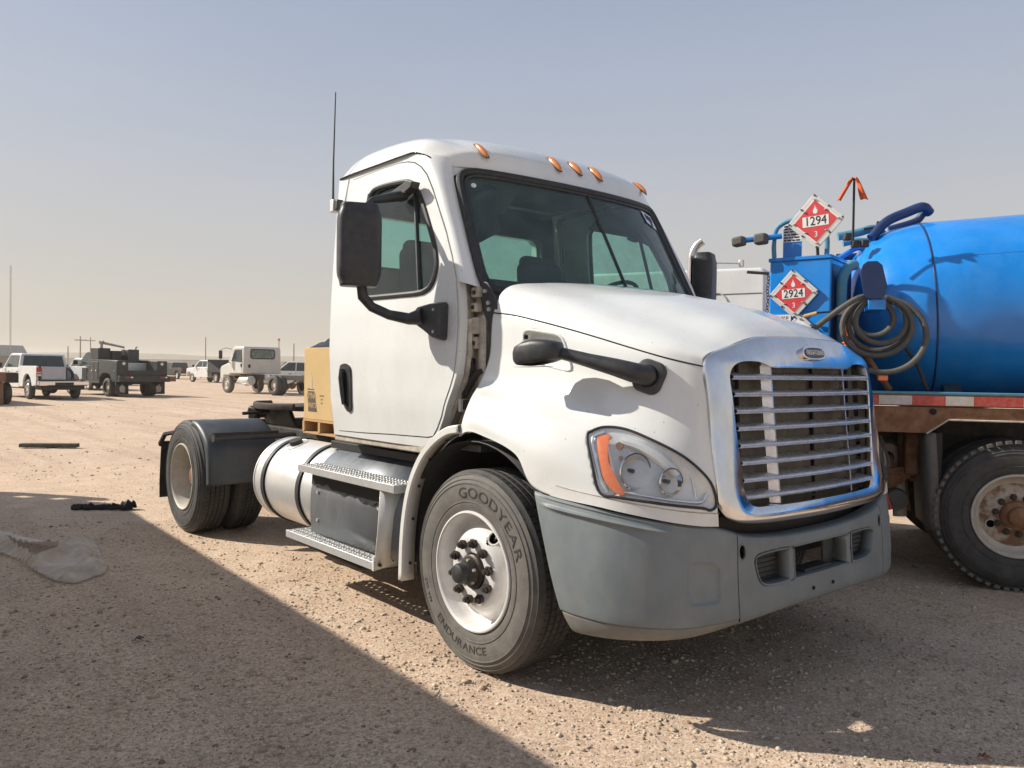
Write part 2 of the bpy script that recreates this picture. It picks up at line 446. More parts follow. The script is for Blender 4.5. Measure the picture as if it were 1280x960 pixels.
# ------------------------------------------------------------------ mesh helpers
class MB:
    """collects shapes into one mesh"""

    def __init__(s):
        s.v, s.f = [], []

    def add(s, vs, fs):
        o = len(s.v)
        s.v += [tuple(map(float, p)) for p in vs]
        s.f += [tuple(i + o for i in q) for q in fs]
        return s

    def box(s, c, d, rz=0.0, ry=0.0, rx=0.0, taper=(1, 1)):
        m = Matrix.Rotation(rz, 3, 'Z') @ Matrix.Rotation(ry, 3, 'Y') @ Matrix.Rotation(rx, 3, 'X')
        vs = []
        for z in (-.5, .5):
            t = (1, 1) if z < 0 else taper
            for x, y in ((-.5, -.5), (.5, -.5), (.5, .5), (-.5, .5)):
                vs.append(Vector(c) + m @ Vector((x * d[0] * t[0], y * d[1] * t[1], z * d[2])))
        return s.add(vs, [(3, 2, 1, 0), (4, 5, 6, 7), (0, 1, 5, 4), (1, 2, 6, 5), (2, 3, 7, 6), (3, 0, 4, 7)])

    def bb(s, a, b):
        return s.box([(a[i] + b[i]) / 2 for i in range(3)], [abs(b[i] - a[i]) for i in range(3)])

    def tube(s, pts, r, n=10, cap=True, flat=None):
        pts = [Vector(p) for p in pts]
        k = len(pts)
        rr = r if hasattr(r, '__len__') else [r] * k
        T = [(pts[min(i + 1, k - 1)] - pts[max(i - 1, 0)]).normalized() for i in range(k)]
        up = Vector((0, 0, 1)) if abs(T[0].z) < .9 else Vector((1, 0, 0))
        N = (up - T[0] * up.dot(T[0])).normalized()
        vs = []
        for i in range(k):
            N = (N - T[i] * N.dot(T[i])).normalized()
            B = T[i].cross(N)
            for j in range(n):
                a = 2 * math.pi * j / n
                fy = flat if flat else 1
                vs.append(pts[i] + (N * math.cos(a) + B * math.sin(a) * fy) * rr[i])
        fs = [(i * n + j, i * n + (j + 1) % n, (i + 1) * n + (j + 1) % n, (i + 1) * n + j) for i in range(k - 1) for j in range(n)]
        if cap:
            fs += [tuple(range(n))[::-1], tuple(range((k - 1) * n, k * n))]
        return s.add(vs, fs)

    def cyl(s, a, b, r, n=20, r2=None):
        return s.tube([a, b], [r, r if r2 is None else r2], n)

    def lathe(s, prof, c, axis='y', n=48, a0=0.0, a1=None, closed=False):
        """prof: (radius, offset along axis)"""
        full = a1 is None
        a1 = a0 + 2 * math.pi if full else a1
        m = n if full else n + 1
        vs = []
        for r, o in prof:
            for j in range(m):
                a = a0 + (a1 - a0) * j / n
                ca, sa = r * math.cos(a), r * math.sin(a)
                p = {'y': (ca, o, sa), 'x': (o, ca, sa), 'z': (ca, sa, o)}[axis]
                vs.append((c[0] + p[0], c[1] + p[1], c[2] + p[2]))
        k = len(prof)
        fs = []
        for i in range(k if closed else k - 1):
            i2 = (i + 1) % k
            for j in range(m if full else m - 1):
                j2 = (j + 1) % m
                fs.append((i * m + j, i * m + j2, i2 * m + j2, i2 * m + j))
        return s.add(vs, fs)

    def prism(s, poly, a, b, axis='y', fn=None):
        """polygon (p, q) swept between a and b; fn(point)->point reshapes"""
        def P(u, v, w):
            p = {'y': (u, w, v), 'x': (w, u, v), 'z': (u, v, w)}[axis]
            return fn(p) if fn else p
        k = len(poly)
        vs = [P(u, v, a) for u, v in poly] + [P(u, v, b) for u, v in poly]
        fs = [tuple(range(k)), tuple(range(2 * k - 1, k - 1, -1))]
        fs += [(i, i + k, (i + 1) % k + k, (i + 1) % k) for i in range(k)]
        return s.add(vs, fs)

    def grid(s, P, closed=False):
        """P[i][j] array of points"""
        P = np.asarray(P)
        h, w = P.shape[:2]
        fs = [(i * w + j, i * w + (j + 1) % w, (i + 1) * w + (j + 1) % w, (i + 1) * w + j)
              for i in range(h - 1) for j in range(w if closed else w - 1)]
        return s.add(P.reshape(-1, 3).tolist(), fs)

    def mesh(s, name, angle=35.0, recalc=True, weld=False):
        me = bpy.data.meshes.new(name)
        me.from_pydata(s.v, [], s.f)
        if recalc or weld:
            bm = bmesh.new()
            bm.from_mesh(me)
            if weld:
                bmesh.ops.remove_doubles(bm, verts=bm.verts, dist=1e-4)
            if recalc:
                bmesh.ops.recalc_face_normals(bm, faces=bm.faces)
            bm.to_mesh(me)
            bm.free()
        me.shade_smooth()
        me.set_sharp_from_angle(angle=R(angle))
        return me

    def build(s, name, mat, parent=None, bevel=0.0, angle=35.0, solid=0.0, recalc=True, seg=2, weld=False):
        me = s.mesh(name, angle, recalc, weld)
        return link(name, me, mat, parent, bevel, solid, seg)


def link(name, me, mat, parent=None, bevel=0.0, solid=0.0, seg=2):
    o = bpy.data.objects.new(name, me)
    if mat is not None and not me.materials:
        me.materials.append(M[mat] if isinstance(mat, str) else mat)
    COL.objects.link(o)
    if parent is not None:
        o.parent = parent
    if solid:
        md = o.modifiers.new('thickness', 'SOLIDIFY')
        md.thickness = abs(solid)
        md.offset = -1 if solid > 0 else 1
    if bevel:
        md = o.modifiers.new('bevel', 'BEVEL')
        md.width = bevel
        md.segments = seg
        md.limit_method = 'ANGLE'
        md.angle_limit = R(30)
    return o


def thing(name, label, cat, loc=(0, 0, 0), rz=0.0, group=None):
    o = bpy.data.objects.new(name, None)
    o.empty_display_size = 0.2
    COL.objects.link(o)
    o.location = loc
    o.rotation_euler = (0, 0, rz)
    return tag(o, label, cat, group)


def tag(o, label, cat, group=None, kind=None):
    o['label'] = label
    o['category'] = cat
    if group:
        o['group'] = group
    if kind:
        o['kind'] = kind
    return o


def copy_tree(o, parent=None):
    c = o.copy()
    COL.objects.link(c)
    if parent is not None:
        c.parent = parent
        c.matrix_parent_inverse = o.matrix_parent_inverse.copy()
    for ch in list(o.children):
        copy_tree(ch, c)
    return c


def dup(o, name=None, loc=None, rot=None):
    """another object on the same mesh"""
    c = o.copy()
    COL.objects.link(c)
    if loc is not None:
        c.location = loc
    if rot is not None:
        c.rotation_euler = rot
    return c


def cr(P, t):
    """Catmull-Rom through the rows of P"""
    n = len(P) - 1
    t = min(max(t, 0), n)
    i = min(int(t), n - 1)
    f = t - i
    p1, p2 = P[i], P[i + 1]
    p0 = P[i - 1] if i > 0 else 2 * p1 - p2
    p3 = P[i + 2] if i + 2 <= n else 2 * p2 - p1
    return .5 * ((2 * p1) + (-p0 + p2) * f + (2 * p0 - 5 * p1 + 4 * p2 - p3) * f * f + (-p0 + 3 * p1 - 3 * p2 + p3) * f ** 3)


def cspline(pts, k):
    P = np.array(pts, float)
    return [cr(P, t) for t in np.linspace(0, len(P) - 1, k)]


def tensor(A, h, w, v0=0, v1=None, u0=0, u1=None):
    """dense points over the table A[rows][cols][3]"""
    A = np.array(A, float)
    v1 = A.shape[0] - 1 if v1 is None else v1
    u1 = A.shape[1] - 1 if u1 is None else u1
    us = np.linspace(u0, u1, w)
    rows = np.array([[cr(A[k], u) for u in us] for k in range(A.shape[0])])
    return np.array([[cr(rows[:, j], v) for j in range(w)] for v in np.linspace(v0, v1, h)])


def mir(P):
    Q = np.array(P, float).copy()
    Q[..., 1] *= -1
    return Q


def pip(poly, x, y):
    c = False
    j = len(poly) - 1
    for i in range(len(poly)):
        if (poly[i][1] > y) != (poly[j][1] > y) and x < (poly[j][0] - poly[i][0]) * (y - poly[i][1]) / (poly[j][1] - poly[i][1]) + poly[i][0]:
            c = not c
        j = i
    return c


def panel(name, outline, holes, fn, mat, parent, thick=0.02, step=0.06, out=None):
    """sheet cut to a 2D outline with holes and laid on the surface fn(p, q)->(point, normal); its rims turn inwards"""
    bm = bmesh.new()
    edges = []
    for loop in [outline] + list(holes):
        vs = [bm.verts.new((p[0], p[1], 0)) for p in loop]
        edges += [bm.edges.new((vs[i], vs[(i + 1) % len(vs)])) for i in range(len(vs))]
    bmesh.ops.triangle_fill(bm, edges=edges, use_beauty=True, use_dissolve=False)
    xs = [p[0] for p in outline]
    ys_ = [p[1] for p in outline]
    for lo, hi, no in ((min(xs), max(xs), (1, 0, 0)), (min(ys_), max(ys_), (0, 1, 0))):
        q = lo + step
        while q < hi:
            co = (q, 0, 0) if no[0] else (0, q, 0)
            bmesh.ops.bisect_plane(bm, geom=bm.verts[:] + bm.edges[:] + bm.faces[:], plane_co=co, plane_no=no, dist=1e-5)
            q += step
    for f in bm.faces:
        if f.normal.z < 0:
            f.normal_flip()
    bm.verts.ensure_lookup_table()
    bm.verts.index_update()
    V, N = [], []
    for v in bm.verts:
        p, nn = fn(v.co.x, v.co.y)
        V.append(Vector(p))
        N.append(Vector(nn).normalized())
    F = [tuple(v.index for v in f.verts) for f in bm.faces]
    B = [(e.verts[0].index, e.verts[1].index) for e in bm.edges if len(e.link_faces) == 1]
    bm.free()
    # outward winding
    f0 = F[0]
    nrm = (V[f0[1]] - V[f0[0]]).cross(V[f0[2]] - V[f0[0]])
    if nrm.dot(N[f0[0]]) < 0:
        F = [tuple(reversed(f)) for f in F]
    base = len(V)
    VV, NN = list(V), list(N)
    for a, b in B:
        pa, pb = V[a], V[b]
        qa, qb = pa - N[a] * thick, pb - N[b] * thick
        k = len(VV)
        VV += [pa, pb, qb, qa]
        nf = -(pb - pa).cross(N[a]).normalized()
        NN += [nf] * 4
        F.append((k, k + 1, k + 2, k + 3))
    me = bpy.data.meshes.new(name)
    me.from_pydata([tuple(v) for v in VV], [], F)
    me.shade_smooth()
    me.normals_split_custom_set_from_vertices([tuple(n) for n in NN])
    return link(name, me, mat, parent)


def text_mesh(body, size, extrude=0.001, align='CENTER', space=1.0, sx=1.0):
    cu = bpy.data.curves.new('lettering', 'FONT')
    cu.body = body
    cu.size = size
    cu.extrude = extrude
    cu.align_x = align
    cu.align_y = 'CENTER'
    cu.space_character = space
    cu.resolution_u = 3
    ob = bpy.data.objects.new('lettering', cu)
    COL.objects.link(ob)
    bpy.context.view_layer.update()
    me = bpy.data.meshes.new_from_object(ob.evaluated_get(bpy.context.evaluated_depsgraph_get()))
    me.materials.clear()
    bpy.data.objects.remove(ob)
    if sx != 1:
        for v in me.vertices:
            v.co.x *= sx
    return me


def basis(o, x, y, z=None):
    x = Vector(x).normalized()
    y = Vector(y).normalized()
    z = x.cross(y).normalized()
    y = z.cross(x)
    return Matrix(((x.x, y.x, z.x, o[0]), (x.y, y.y, z.y, o[1]), (x.z, y.z, z.z, o[2]), (0, 0, 0, 1)))


def put_text(name, body, size, mat, parent, o, x, y, extrude=0.001, space=1.0, sx=1.0):
    """lettering with its origin at o, reading along x, up along y (parent space)"""
    me = text_mesh(body, size, extrude, space=space, sx=sx)
    me.transform(basis(o, x, y))
    return link(name, me, mat, parent)


def round_rect(x0, y0, x1, y1, r, k=5):
    pts = []
    for cx, cy, a in ((x1 - r, y1 - r, 0), (x0 + r, y1 - r, 90), (x0 + r, y0 + r, 180), (x1 - r, y0 + r, 270)):
        for i in range(k + 1):
            t = R(a + 90 * i / k)
            pts.append((cx + r * math.cos(t), cy + r * math.sin(t)))
    return pts


def smooth_loop(pts, k=4):
    P = np.array(pts, float)
    n = len(P)
    out = []
    for i in range(n):
        p0, p1, p2, p3 = P[i - 1], P[i], P[(i + 1) % n], P[(i + 2) % n]
        for j in range(k):
            f = j / k
            out.append(tuple(.5 * ((2 * p1) + (-p0 + p2) * f + (2 * p0 - 5 * p1 + 4 * p2 - p3) * f * f + (-p0 + 3 * p1 - 3 * p2 + p3) * f ** 3)))
    return out


# ================================================================== the white day-cab tractor
T = thing('semi_truck', 'large white day cab road tractor with chrome grille, nearest in the picture', 'truck')

# ---- hood and fenders: guide curves from the centre line (first) down to the wheel arch (last)
HG = [
 [(.03,0,2.005),(.15,0,1.985),(.3,0,1.958),(.48,0,1.922),(.65,0,1.878),(.8,0,1.83),(.93,0,1.78),(1.02,0,1.735),(1.085,0,1.69)],
 [(.0,-.4,2.0),(.13,-.4,1.975),(.3,-.4,1.94),(.48,-.4,1.9),(.65,-.39,1.852),(.8,-.385,1.8),(.93,-.38,1.755),(1.01,-.38,1.715),(1.075,-.38,1.675)],
 [(-.06,-.66,1.985),(.08,-.66,1.955),(.25,-.655,1.91),(.45,-.645,1.85),(.63,-.635,1.79),(.8,-.62,1.73),(.93,-.605,1.68),(1.0,-.595,1.65),(1.055,-.585,1.62)],
 [(-.12,-.87,1.95),(.03,-.865,1.91),(.22,-.855,1.86),(.42,-.84,1.8),(.6,-.82,1.74),(.78,-.79,1.68),(.91,-.765,1.635),(.99,-.735,1.605),(1.045,-.705,1.585)],
 [(-.14,-.95,1.81),(.02,-.95,1.79),(.2,-.945,1.755),(.4,-.93,1.71),(.58,-.91,1.665),(.76,-.875,1.615),(.9,-.83,1.575),(.99,-.775,1.55),(1.045,-.73,1.535)],
 [(-.15,-.965,1.58),(.02,-.965,1.56),(.2,-.96,1.54),(.4,-.955,1.51),(.58,-.94,1.48),(.77,-.91,1.45),(.92,-.86,1.42),(1.02,-.795,1.4),(1.075,-.738,1.39)],
 [(-.2,-.99,1.44),(.01,-.99,1.43),(.2,-.995,1.415),(.4,-1.0,1.39),(.58,-.995,1.36),(.78,-.965,1.325),(.95,-.895,1.29),(1.05,-.815,1.27),(1.095,-.742,1.26)],
 [(-.13,-1.1,1.36),(-.02,-1.12,1.36),(.17,-1.14,1.345),(.38,-1.14,1.31),(.58,-1.115,1.265),(.8,-1.05,1.215),(.985,-.94,1.175),(1.085,-.835,1.15),(1.12,-.748,1.14)],
 [(-.07,-1.19,1.27),(.03,-1.21,1.275),(.15,-1.215,1.25),(.37,-1.205,1.19),(.6,-1.175,1.12),(.84,-1.09,1.06),(1.02,-.965,1.04),(1.115,-.85,1.03),(1.145,-.753,1.02)],
 [(-.11,-1.19,1.165),(-.02,-1.21,1.195),(.1,-1.22,1.19),(.36,-1.215,1.12),(.5,-1.2,.97),(.84,-1.12,.925),(1.04,-.975,.885),(1.13,-.86,.865),(1.16,-.755,.855)]]
HGA = np.array(HG, float)


def hoodS(v, u, s=1):
    p = cr(np.array([cr(HGA[k], u) for k in range(10)]), v)
    return np.array([p[0], p[1] * s, p[2]])


def hoodN(v, u, s=1):
    a = hoodS(v, u + .02) - hoodS(v, u - .02) if .02 < u < 7.98 else (hoodS(v, u) - hoodS(v, u - .02) if u > 4 else hoodS(v, u + .02) - hoodS(v, u))
    b = hoodS(min(v + .02, 9), u) - hoodS(v - .02, u)
    n = np.cross(b, a)
    n /= np.linalg.norm(n)
    if n[1] > 0:
        n = -n
    return np.array([n[0], n[1] * s, n[2]])


HL = [(7.15, 4.558), (6.924, 4.624), (6.655, 4.858), (6.553, 5.271), (6.702, 5.816), (7.041, 6.621), (7.497, 7.231), (7.967, 7.763),
      (8.45, 7.93), (8.6, 7.6), (8.557, 7.14), (8.557, 5.776), (8.577, 5.179), (8.581, 4.907), (8.012, 4.712)]
VENT = round_rect(0, 0, 1, 1, .18, 3)
V3 = np.array([(4.93, 1.56), (4.99, 3.38), (4.2, 2.9), (4.28, 1.56)])     # (v,u) corners: low rear, low front, top front, top rear


def vent_uv(a, b):
    lo = V3[0] * (1 - a) + V3[1] * a
    hi = V3[3] * (1 - a) + V3[2] * a
    return tuple(lo * (1 - b) + hi * b)


HLs = smooth_loop(HL, 4)
VENTuv = [vent_uv(a, b) for a, b in VENT]

NU, NV = 150, 190
for s in (1,):
    P = tensor(HG, NV, NU)
vs_ = np.linspace(0, 9, NV)
us_ = np.linspace(0, 8, NU)


def skin(P, keep):
    h, w = P.shape[:2]
    fs = []
    for i in range(h - 1):
        for j in range(w - 1):
            if keep((vs_[i] + vs_[i + 1]) / 2, (us_[j] + us_[j + 1]) / 2):
                fs.append((i * w + j, i * w + j + 1, (i + 1) * w + j + 1, (i + 1) * w + j))
    return P.reshape(-1, 3).tolist(), fs


def keep_side(v, u):
    return not pip(HLs, v, u) and not pip(VENTuv, v, u)


top, side = MB(), MB()
for Q in (P, mir(P)):
    vv, ff = skin(Q, lambda v, u: v < 4.0)
    top.add(vv, ff)
    vv, ff = skin(Q, lambda v, u: v > 4.0 and keep_side(v, u))
    side.add(vv, ff)
hood_o = top.build('hood', 'white', T, recalc=True, weld=True, angle=60, solid=0.012)
for k, Q in enumerate((P, mir(P))):
    sd = MB()
    vv, ff = skin(Q, lambda v, u: v > 4.0 and keep_side(v, u))
    sd.add(vv, ff)
    fo = sd.build('fender', 'white', hood_o, angle=60, solid=0.012, weld=True)
for s in (1, -1):
    seam = MB().tube([hoodS(4.0, u, s) + hoodN(4.0, u, s) * .0005 for u in np.linspace(0, 8, 60)], .0032, 6)
    seam.build('seam', 'void', hood_o)
    # recessed side vent: dish, rim
    c = MB()
    ring0 = [Vector(hoodS(*vent_uv(a, b), s)) + Vector(hoodN(*vent_uv(a, b), s)) * .003 for a, b in VENT]
    ring1 = [Vector(hoodS(*vent_uv(.5 + (a - .5) * .9, .5 + (b - .5) * .86), s)) - Vector(hoodN(*vent_uv(a, b), s)) * .035 for a, b in VENT]
    n = len(ring0)
    c.add(ring0 + ring1, [(i, (i + 1) % n, n + (i + 1) % n, n + i) for i in range(n)] + [tuple(range(n, 2 * n))])
    vo = c.build('side_vent', 'white_low', hood_o)
    # tube round the vent mouth
    MB().tube(ring0 + [ring0[0], ring0[1]], .006, 6, cap=False).build('vent_rim', 'white', vo)
    if s == 1:
        for a, b in ((.04, .25), (.04, .75)):
            p = Vector(hoodS(*vent_uv(a, b))) - Vector((0, -.004, 0))
            MB().box(p, (.012, .02, .02)).build('vent_clip', 'void', vo)

for s in (1, -1):       # grimy lower flange of the fender above the bumper
    MB().grid(np.array([[hoodS(v, u, s) + hoodN(v, u, s) * .0025 for u in np.linspace(4.25, 8, 50)] for v in np.linspace(8.68, 9, 5)])).build('fender_flange', 'white_low', hood_o, angle=80)
    MB().tube([hoodS(8.68, u, s) + hoodN(8.68, u, s) * .002 for u in np.linspace(4.25, 8, 40)], .0025, 5).build('flange_seam', 'jamb', hood_o)
# headlights: gasket, reflector bowl, orange side marker, bulb bowls, clear lens
for s in (1, -1):
    hl = thing('headlight', '', '')
    del hl['label'], hl['category']
    hl.parent = T
    loop = [(Vector(hoodS(v, u, s)), Vector(hoodN(v, u, s))) for v, u in HLs]
    MB().tube([p + n_ * .003 for p, n_ in loop] + [loop[0][0] + loop[0][1] * .003, loop[1][0] + loop[1][1] * .003], .0062, 8, cap=False).build('gasket', 'rubber_seal', hl)
    vc, uc = 7.75, 6.1

    def at(v, u, d):
        return Vector(hoodS(v, u, s)) + Vector(hoodN(v, u, s)) * d

    def patch(name, mat, d_edge, d_mid, scale=1.0, poly=HLs, ctr=None, rings=10, bulge=None):
        cv, cu = ctr or (vc, uc)
        mb = MB()
        Pp = []
        for r_ in np.linspace(1, 0.02, rings):
            row = []
            for v, u in poly:
                f = r_ * scale
                d = d_edge + (d_mid - d_edge) * (1 - r_ ** 2.4)
                row.append(at(cv + (v - cv) * f, cu + (u - cu) * f, d))
            Pp.append(row)
        mb.grid(np.array([[tuple(p) for p in row] for row in Pp]), closed=True)
        return mb.build(name, mat, hl, angle=70)
    patch('reflector_bowl', 'reflector_dull', -.004, -.045, .985)
    # silver outer strip + orange marker along the outer rear edge
    AM = [(7.179, 4.76), (6.98, 4.83), (6.891, 5.0), (7.265, 4.98), (7.983, 5.08), (8.42, 5.30), (8.46, 5.15), (8.064, 4.88)]
    amo = patch('side_marker', 'orange', -.001, .005, 1.0, smooth_loop(AM, 4), (7.6, 4.97), 6)
    st = MB()
    E_ = [(6.8, 4.86), (7.15, 4.66), (8.0, 4.80), (8.5, 5.0)]
    st.tube([at(v, u, -.008) for v, u in cspline(E_, 14)], .010, 8)
    st.build('bezel_strip', 'reflector', hl)
    # curved eyebrow between the lamps
    mb = MB()
    eb = cspline([(6.92, 5.25), (6.98, 5.6), (7.22, 6.0), (7.5, 6.28), (7.72, 6.42)], 24)
    w_ = [.010 + .016 * math.sin(math.pi * min(1, i / 23 * .6 + .25)) for i in range(24)]
    mb.tube([at(v, u, -.018) for v, u in eb], w_, 10)
    mb.build('eyebrow', 'reflector_dull', hl)
    for (v, u, rad, dep) in ((7.74, 5.46, .074, .06), (7.93, 6.22, .056, .05)):
        cpos = at(v, u, -.012)
        ax = Vector((1.0, -.25 * s, 0.02)).normalized()
        rb = MB()
        prof = [(rad * 1.06, .006), (rad * 1.0, .010), (rad * .95, .0), (rad * .75, -dep * .55), (rad * .4, -dep * .85), (.010, -dep)]
        xa = ax.orthogonal().normalized()
        ya = ax.cross(xa)
        G_ = [[tuple(cpos + ax * o + (xa * math.cos(t) + ya * math.sin(t)) * r_) for t in np.linspace(0, 2 * math.pi, 29)[:-1]] for r_, o in prof]
        rb.grid(np.array(G_), closed=True)
        bo = rb.build('lamp_bowl', 'chrome_clean', hl, angle=60)
        MB().cyl(cpos - ax * dep, cpos - ax * .008, .009, 12).build('bulb', 'sign_black', bo)
        MB().tube([cpos + ax * .011 + (xa * math.cos(t) + ya * math.sin(t)) * rad * 1.04 for t in np.linspace(-.9, 1.6, 18)], .0025, 6).build('bowl_edge', 'black_plastic', bo)
    for (v, u, rad) in ((7.12, 5.20, .016), (7.45, 5.22, .009)):
        cp = at(v, u, -.012)
        MB().cyl(cp, cp + Vector(hoodN(v, u, s)) * .008, rad, 14).build('turn_bulb', 'rust', hl)
    for k in range(2):
        u0 = 6.9 + k * .35
        MB().tube([at(v, u0 + .25 * (v - 7.6), -.030 if k < 5 else -.018) for v in np.linspace(7.55, 8.35, 8)], .0035, 5).build('reflector_flute', 'reflector', hl)
    MB().tube([at(v, u, -.010) for v, u in cspline([(8.38, 5.25), (8.42, 5.8), (8.44, 6.5), (8.42, 7.2), (8.2, 7.55)], 24)], .007, 8).build('lower_bezel', 'reflector', hl)
    patch('lens', 'lens', .004, .016, .99)

# ---- chrome grille surround
outer = [(1.085,0,1.69),(1.08,-.2,1.685),(1.075,-.38,1.675),(1.055,-.585,1.622),(1.045,-.69,1.588),(1.045,-.73,1.535),(1.075,-.738,1.39),(1.095,-.742,1.26),(1.12,-.748,1.14),(1.145,-.753,1.02),(1.165,-.745,.93),(1.182,-.68,.872),(1.195,-.52,.848),(1.205,-.25,.838),(1.21,0,.835)]
inner = [(1.150,0,1.535),(1.146,-.2,1.535),(1.142,-.34,1.535),(1.128,-.44,1.56),(1.118,-.575,1.553),(1.110,-.625,1.50),(1.124,-.620,1.39),(1.138,-.612,1.26),(1.152,-.602,1.14),(1.165,-.592,1.02),(1.176,-.580,.965),(1.184,-.53,.925),(1.192,-.42,.918),(1.205,-.22,.915),(1.21,0,.915)]
o_ = np.array(outer)
i_ = np.array(inner)
nrow = 15
mid1 = o_ * .86 + i_ * .14 + np.array([.018, 0, 0]) + np.array([[0, 0, .008]] * 5 + [[0, -.006, 0]] * 5 + [[0, 0, -.004]] * 5)
mid2 = o_ * .5 + i_ * .5 + np.array([.024, 0, 0])
mid3 = o_ * .10 + i_ * .90 + np.array([.012, 0, 0])
back = i_ + np.array([-.055, 0, 0])
tab = [o_ + np.array([-.02, .0, 0]), o_, mid1, mid2, mid3, i_, back]
gs = MB()
PS = tensor([np.array(t) for t in tab], 34, 130)
full = np.concatenate([PS[:, ::-1], mir(PS)[:, 1:]], axis=1)
gs.grid(full)
gro = gs.build('grille_surround', 'chrome', T, angle=70, weld=True)

# slats and struts
for k in range(8):
    z = 1.491 - k * (1.491 - .9635) / 7
    f = (1.546 - z) / (1.546 - .93)
    hw = .622 - .04 * f
    gx = 1.103 + .064 * f
    pts = []
    for y in np.linspace(-hw, hw, 25):
        bow = .035 * (1 - (y / hw) ** 2)
        pts.append((gx + bow, y, z))
    sec = [(.016, -.006), (.020, .000), (.014, .007), (-.05, .020), (-.055, .015), (.008, -.012)]
    mb = MB()
    mb.grid(np.array([[(p[0] + a, p[1], p[2] + b) for a, b in sec] for p in pts]), closed=True)
    mb.build('grille_slat', 'chrome_slat', gro, angle=40)
for s in (1, -1):
    mb = MB()
    tz, bz_ = (1.108, 1.56), (1.175, .92)
    for x0, z0 in (tz, bz_):
        pass
    a = [(tz[0] + .018, -.335 * s, tz[1]), (bz_[0] + .018, -.335 * s, bz_[1])]
    b = [(tz[0] - .018, -.362 * s, tz[1]), (bz_[0] - .018, -.362 * s, bz_[1])]
    vs = [a[0], a[1], b[1], b[0]]
    vs2 = [(p[0], p[1] + .010 * s, p[2]) for p in vs]
    mb.add(vs + vs2, [(0, 1, 2, 3), (7, 6, 5, 4), (0, 4, 5, 1), (1, 5, 6, 2), (2, 6, 7, 3), (3, 7, 4, 0)])
    mb.build('grille_strut', 'chrome_slat', gro)
MB().grid(np.array([[(1.035 + .08 * (1.6 - z) - .9 * max(0, abs(y) - .60), y, z) for z in (.88, 1.2, 1.6)] for y in np.linspace(-.72, .72, 13)])).build('bug_screen', 'screen', gro)
for y in (-.5, .14, .5):
    MB().box((1.075, y, 1.24), (.012, .016, .66), ry=-.05).build('screen_bar', 'void', gro)
# oval name badge
bd = MB()
ov = []
for t in np.linspace(0, 2 * math.pi, 41)[:-1]:
    ov.append((.088 * math.copysign(abs(math.cos(t)) ** .6, math.cos(t)), .026 * math.copysign(abs(math.sin(t)) ** .8, math.sin(t))))
bc = Vector((1.148, 0, 1.607))
bx_, by_ = Vector((0, 1, 0)), Vector((-.28, 0, 1)).normalized()
bn = bx_.cross(by_)


def plate(name, poly, c, x, y, z0, z1, mat, parent, bevel=0.0):
    n = x.cross(y).normalized()
    k = len(poly)
    vs = [c + x * a + y * b + n * z0 for a, b in poly] + [c + x * a + y * b + n * z1 for a, b in poly]
    mb = MB().add(vs, [tuple(range(k)), tuple(range(2 * k - 1, k - 1, -1))] + [(i, i + k, (i + 1) % k + k, (i + 1) % k) for i in range(k)])
    return mb.build(name, mat, parent, bevel=bevel)


bo = plate('badge', [(a * 1.18, b * 1.35) for a, b in ov], bc, bx_, by_, -.03, .012, 'chrome_clean', gro, .003)
plate('badge_plate', ov, bc, bx_, by_, 0, .015, 'badge', bo)
put_text('badge_lettering', 'FREIGHTLINER', .034, 'sign_white', bo, bc + bn * .0155, bx_, by_, .0012, sx=.72)

# ---- bumper: three mouldings
BP = {  # plan curves from the wheel opening round to the centre line, one per height
 'top_in': [(.46,-1.14,.945),(.62,-1.13,.935),(.80,-1.08,.915),(.95,-.99,.885),(1.05,-.88,.865),(1.10,-.77,.85),(1.12,-.68,.835),(1.13,-.55,.80),(1.14,-.3,.775),(1.145,0,.77)],
 'top': [(.47,-1.185,.955),(.63,-1.175,.94),(.82,-1.12,.915),(.98,-1.02,.885),(1.085,-.90,.865),(1.14,-.78,.85),(1.168,-.68,.825),(1.18,-.56,.795),(1.193,-.3,.772),(1.20,0,.765)],
 'b': [(.50,-1.20,.90),(.65,-1.19,.885),(.84,-1.135,.865),(1.0,-1.035,.84),(1.10,-.915,.82),(1.155,-.79,.805),(1.182,-.69,.79),(1.197,-.56,.77),(1.21,-.3,.748),(1.216,0,.742)],
 'c': [(.555,-1.205,.75),(.68,-1.195,.74),(.86,-1.145,.73),(1.015,-1.045,.71),(1.115,-.925,.695),(1.165,-.80,.68),(1.192,-.70,.67),(1.205,-.56,.665),(1.215,-.3,.66),(1.222,0,.66)],
 'd': [(.61,-1.20,.58),(.72,-1.19,.57),(.88,-1.145,.56),(1.03,-1.045,.55),(1.125,-.925,.545),(1.175,-.80,.545),(1.2,-.70,.545),(1.212,-.56,.55),(1.222,-.3,.555),(1.228,0,.555)],
 'e': [(.655,-1.185,.45),(.75,-1.175,.445),(.90,-1.13,.44),(1.04,-1.035,.44),(1.13,-.915,.44),(1.18,-.79,.445),(1.203,-.69,.45),(1.213,-.56,.455),(1.222,-.3,.46),(1.226,0,.465)],
 'f': [(.685,-1.15,.368),(.77,-1.14,.368),(.90,-1.09,.372),(1.03,-.99,.38),(1.11,-.88,.39),(1.155,-.76,.405),(1.175,-.66,.415),(1.185,-.54,.422),(1.195,-.3,.43),(1.20,0,.43)],
 'g': [(.66,-1.10,.362),(.75,-1.09,.362),(.87,-1.04,.365),(.99,-.94,.372),(1.07,-.83,.38),(1.11,-.72,.39),(1.13,-.62,.40),(1.14,-.5,.41),(1.15,-.28,.42),(1.155,0,.42)]}
BPT = np.array([BP[k] for k in ('top_in', 'top', 'b', 'c', 'd', 'e', 'f', 'g')])
U_SEAM = 6.33


def bumS(v, u, s=1):
    p = cr(np.array([cr(BPT[k], u) for k in range(8)]), v)
    return np.array([p[0], p[1] * s, p[2]])


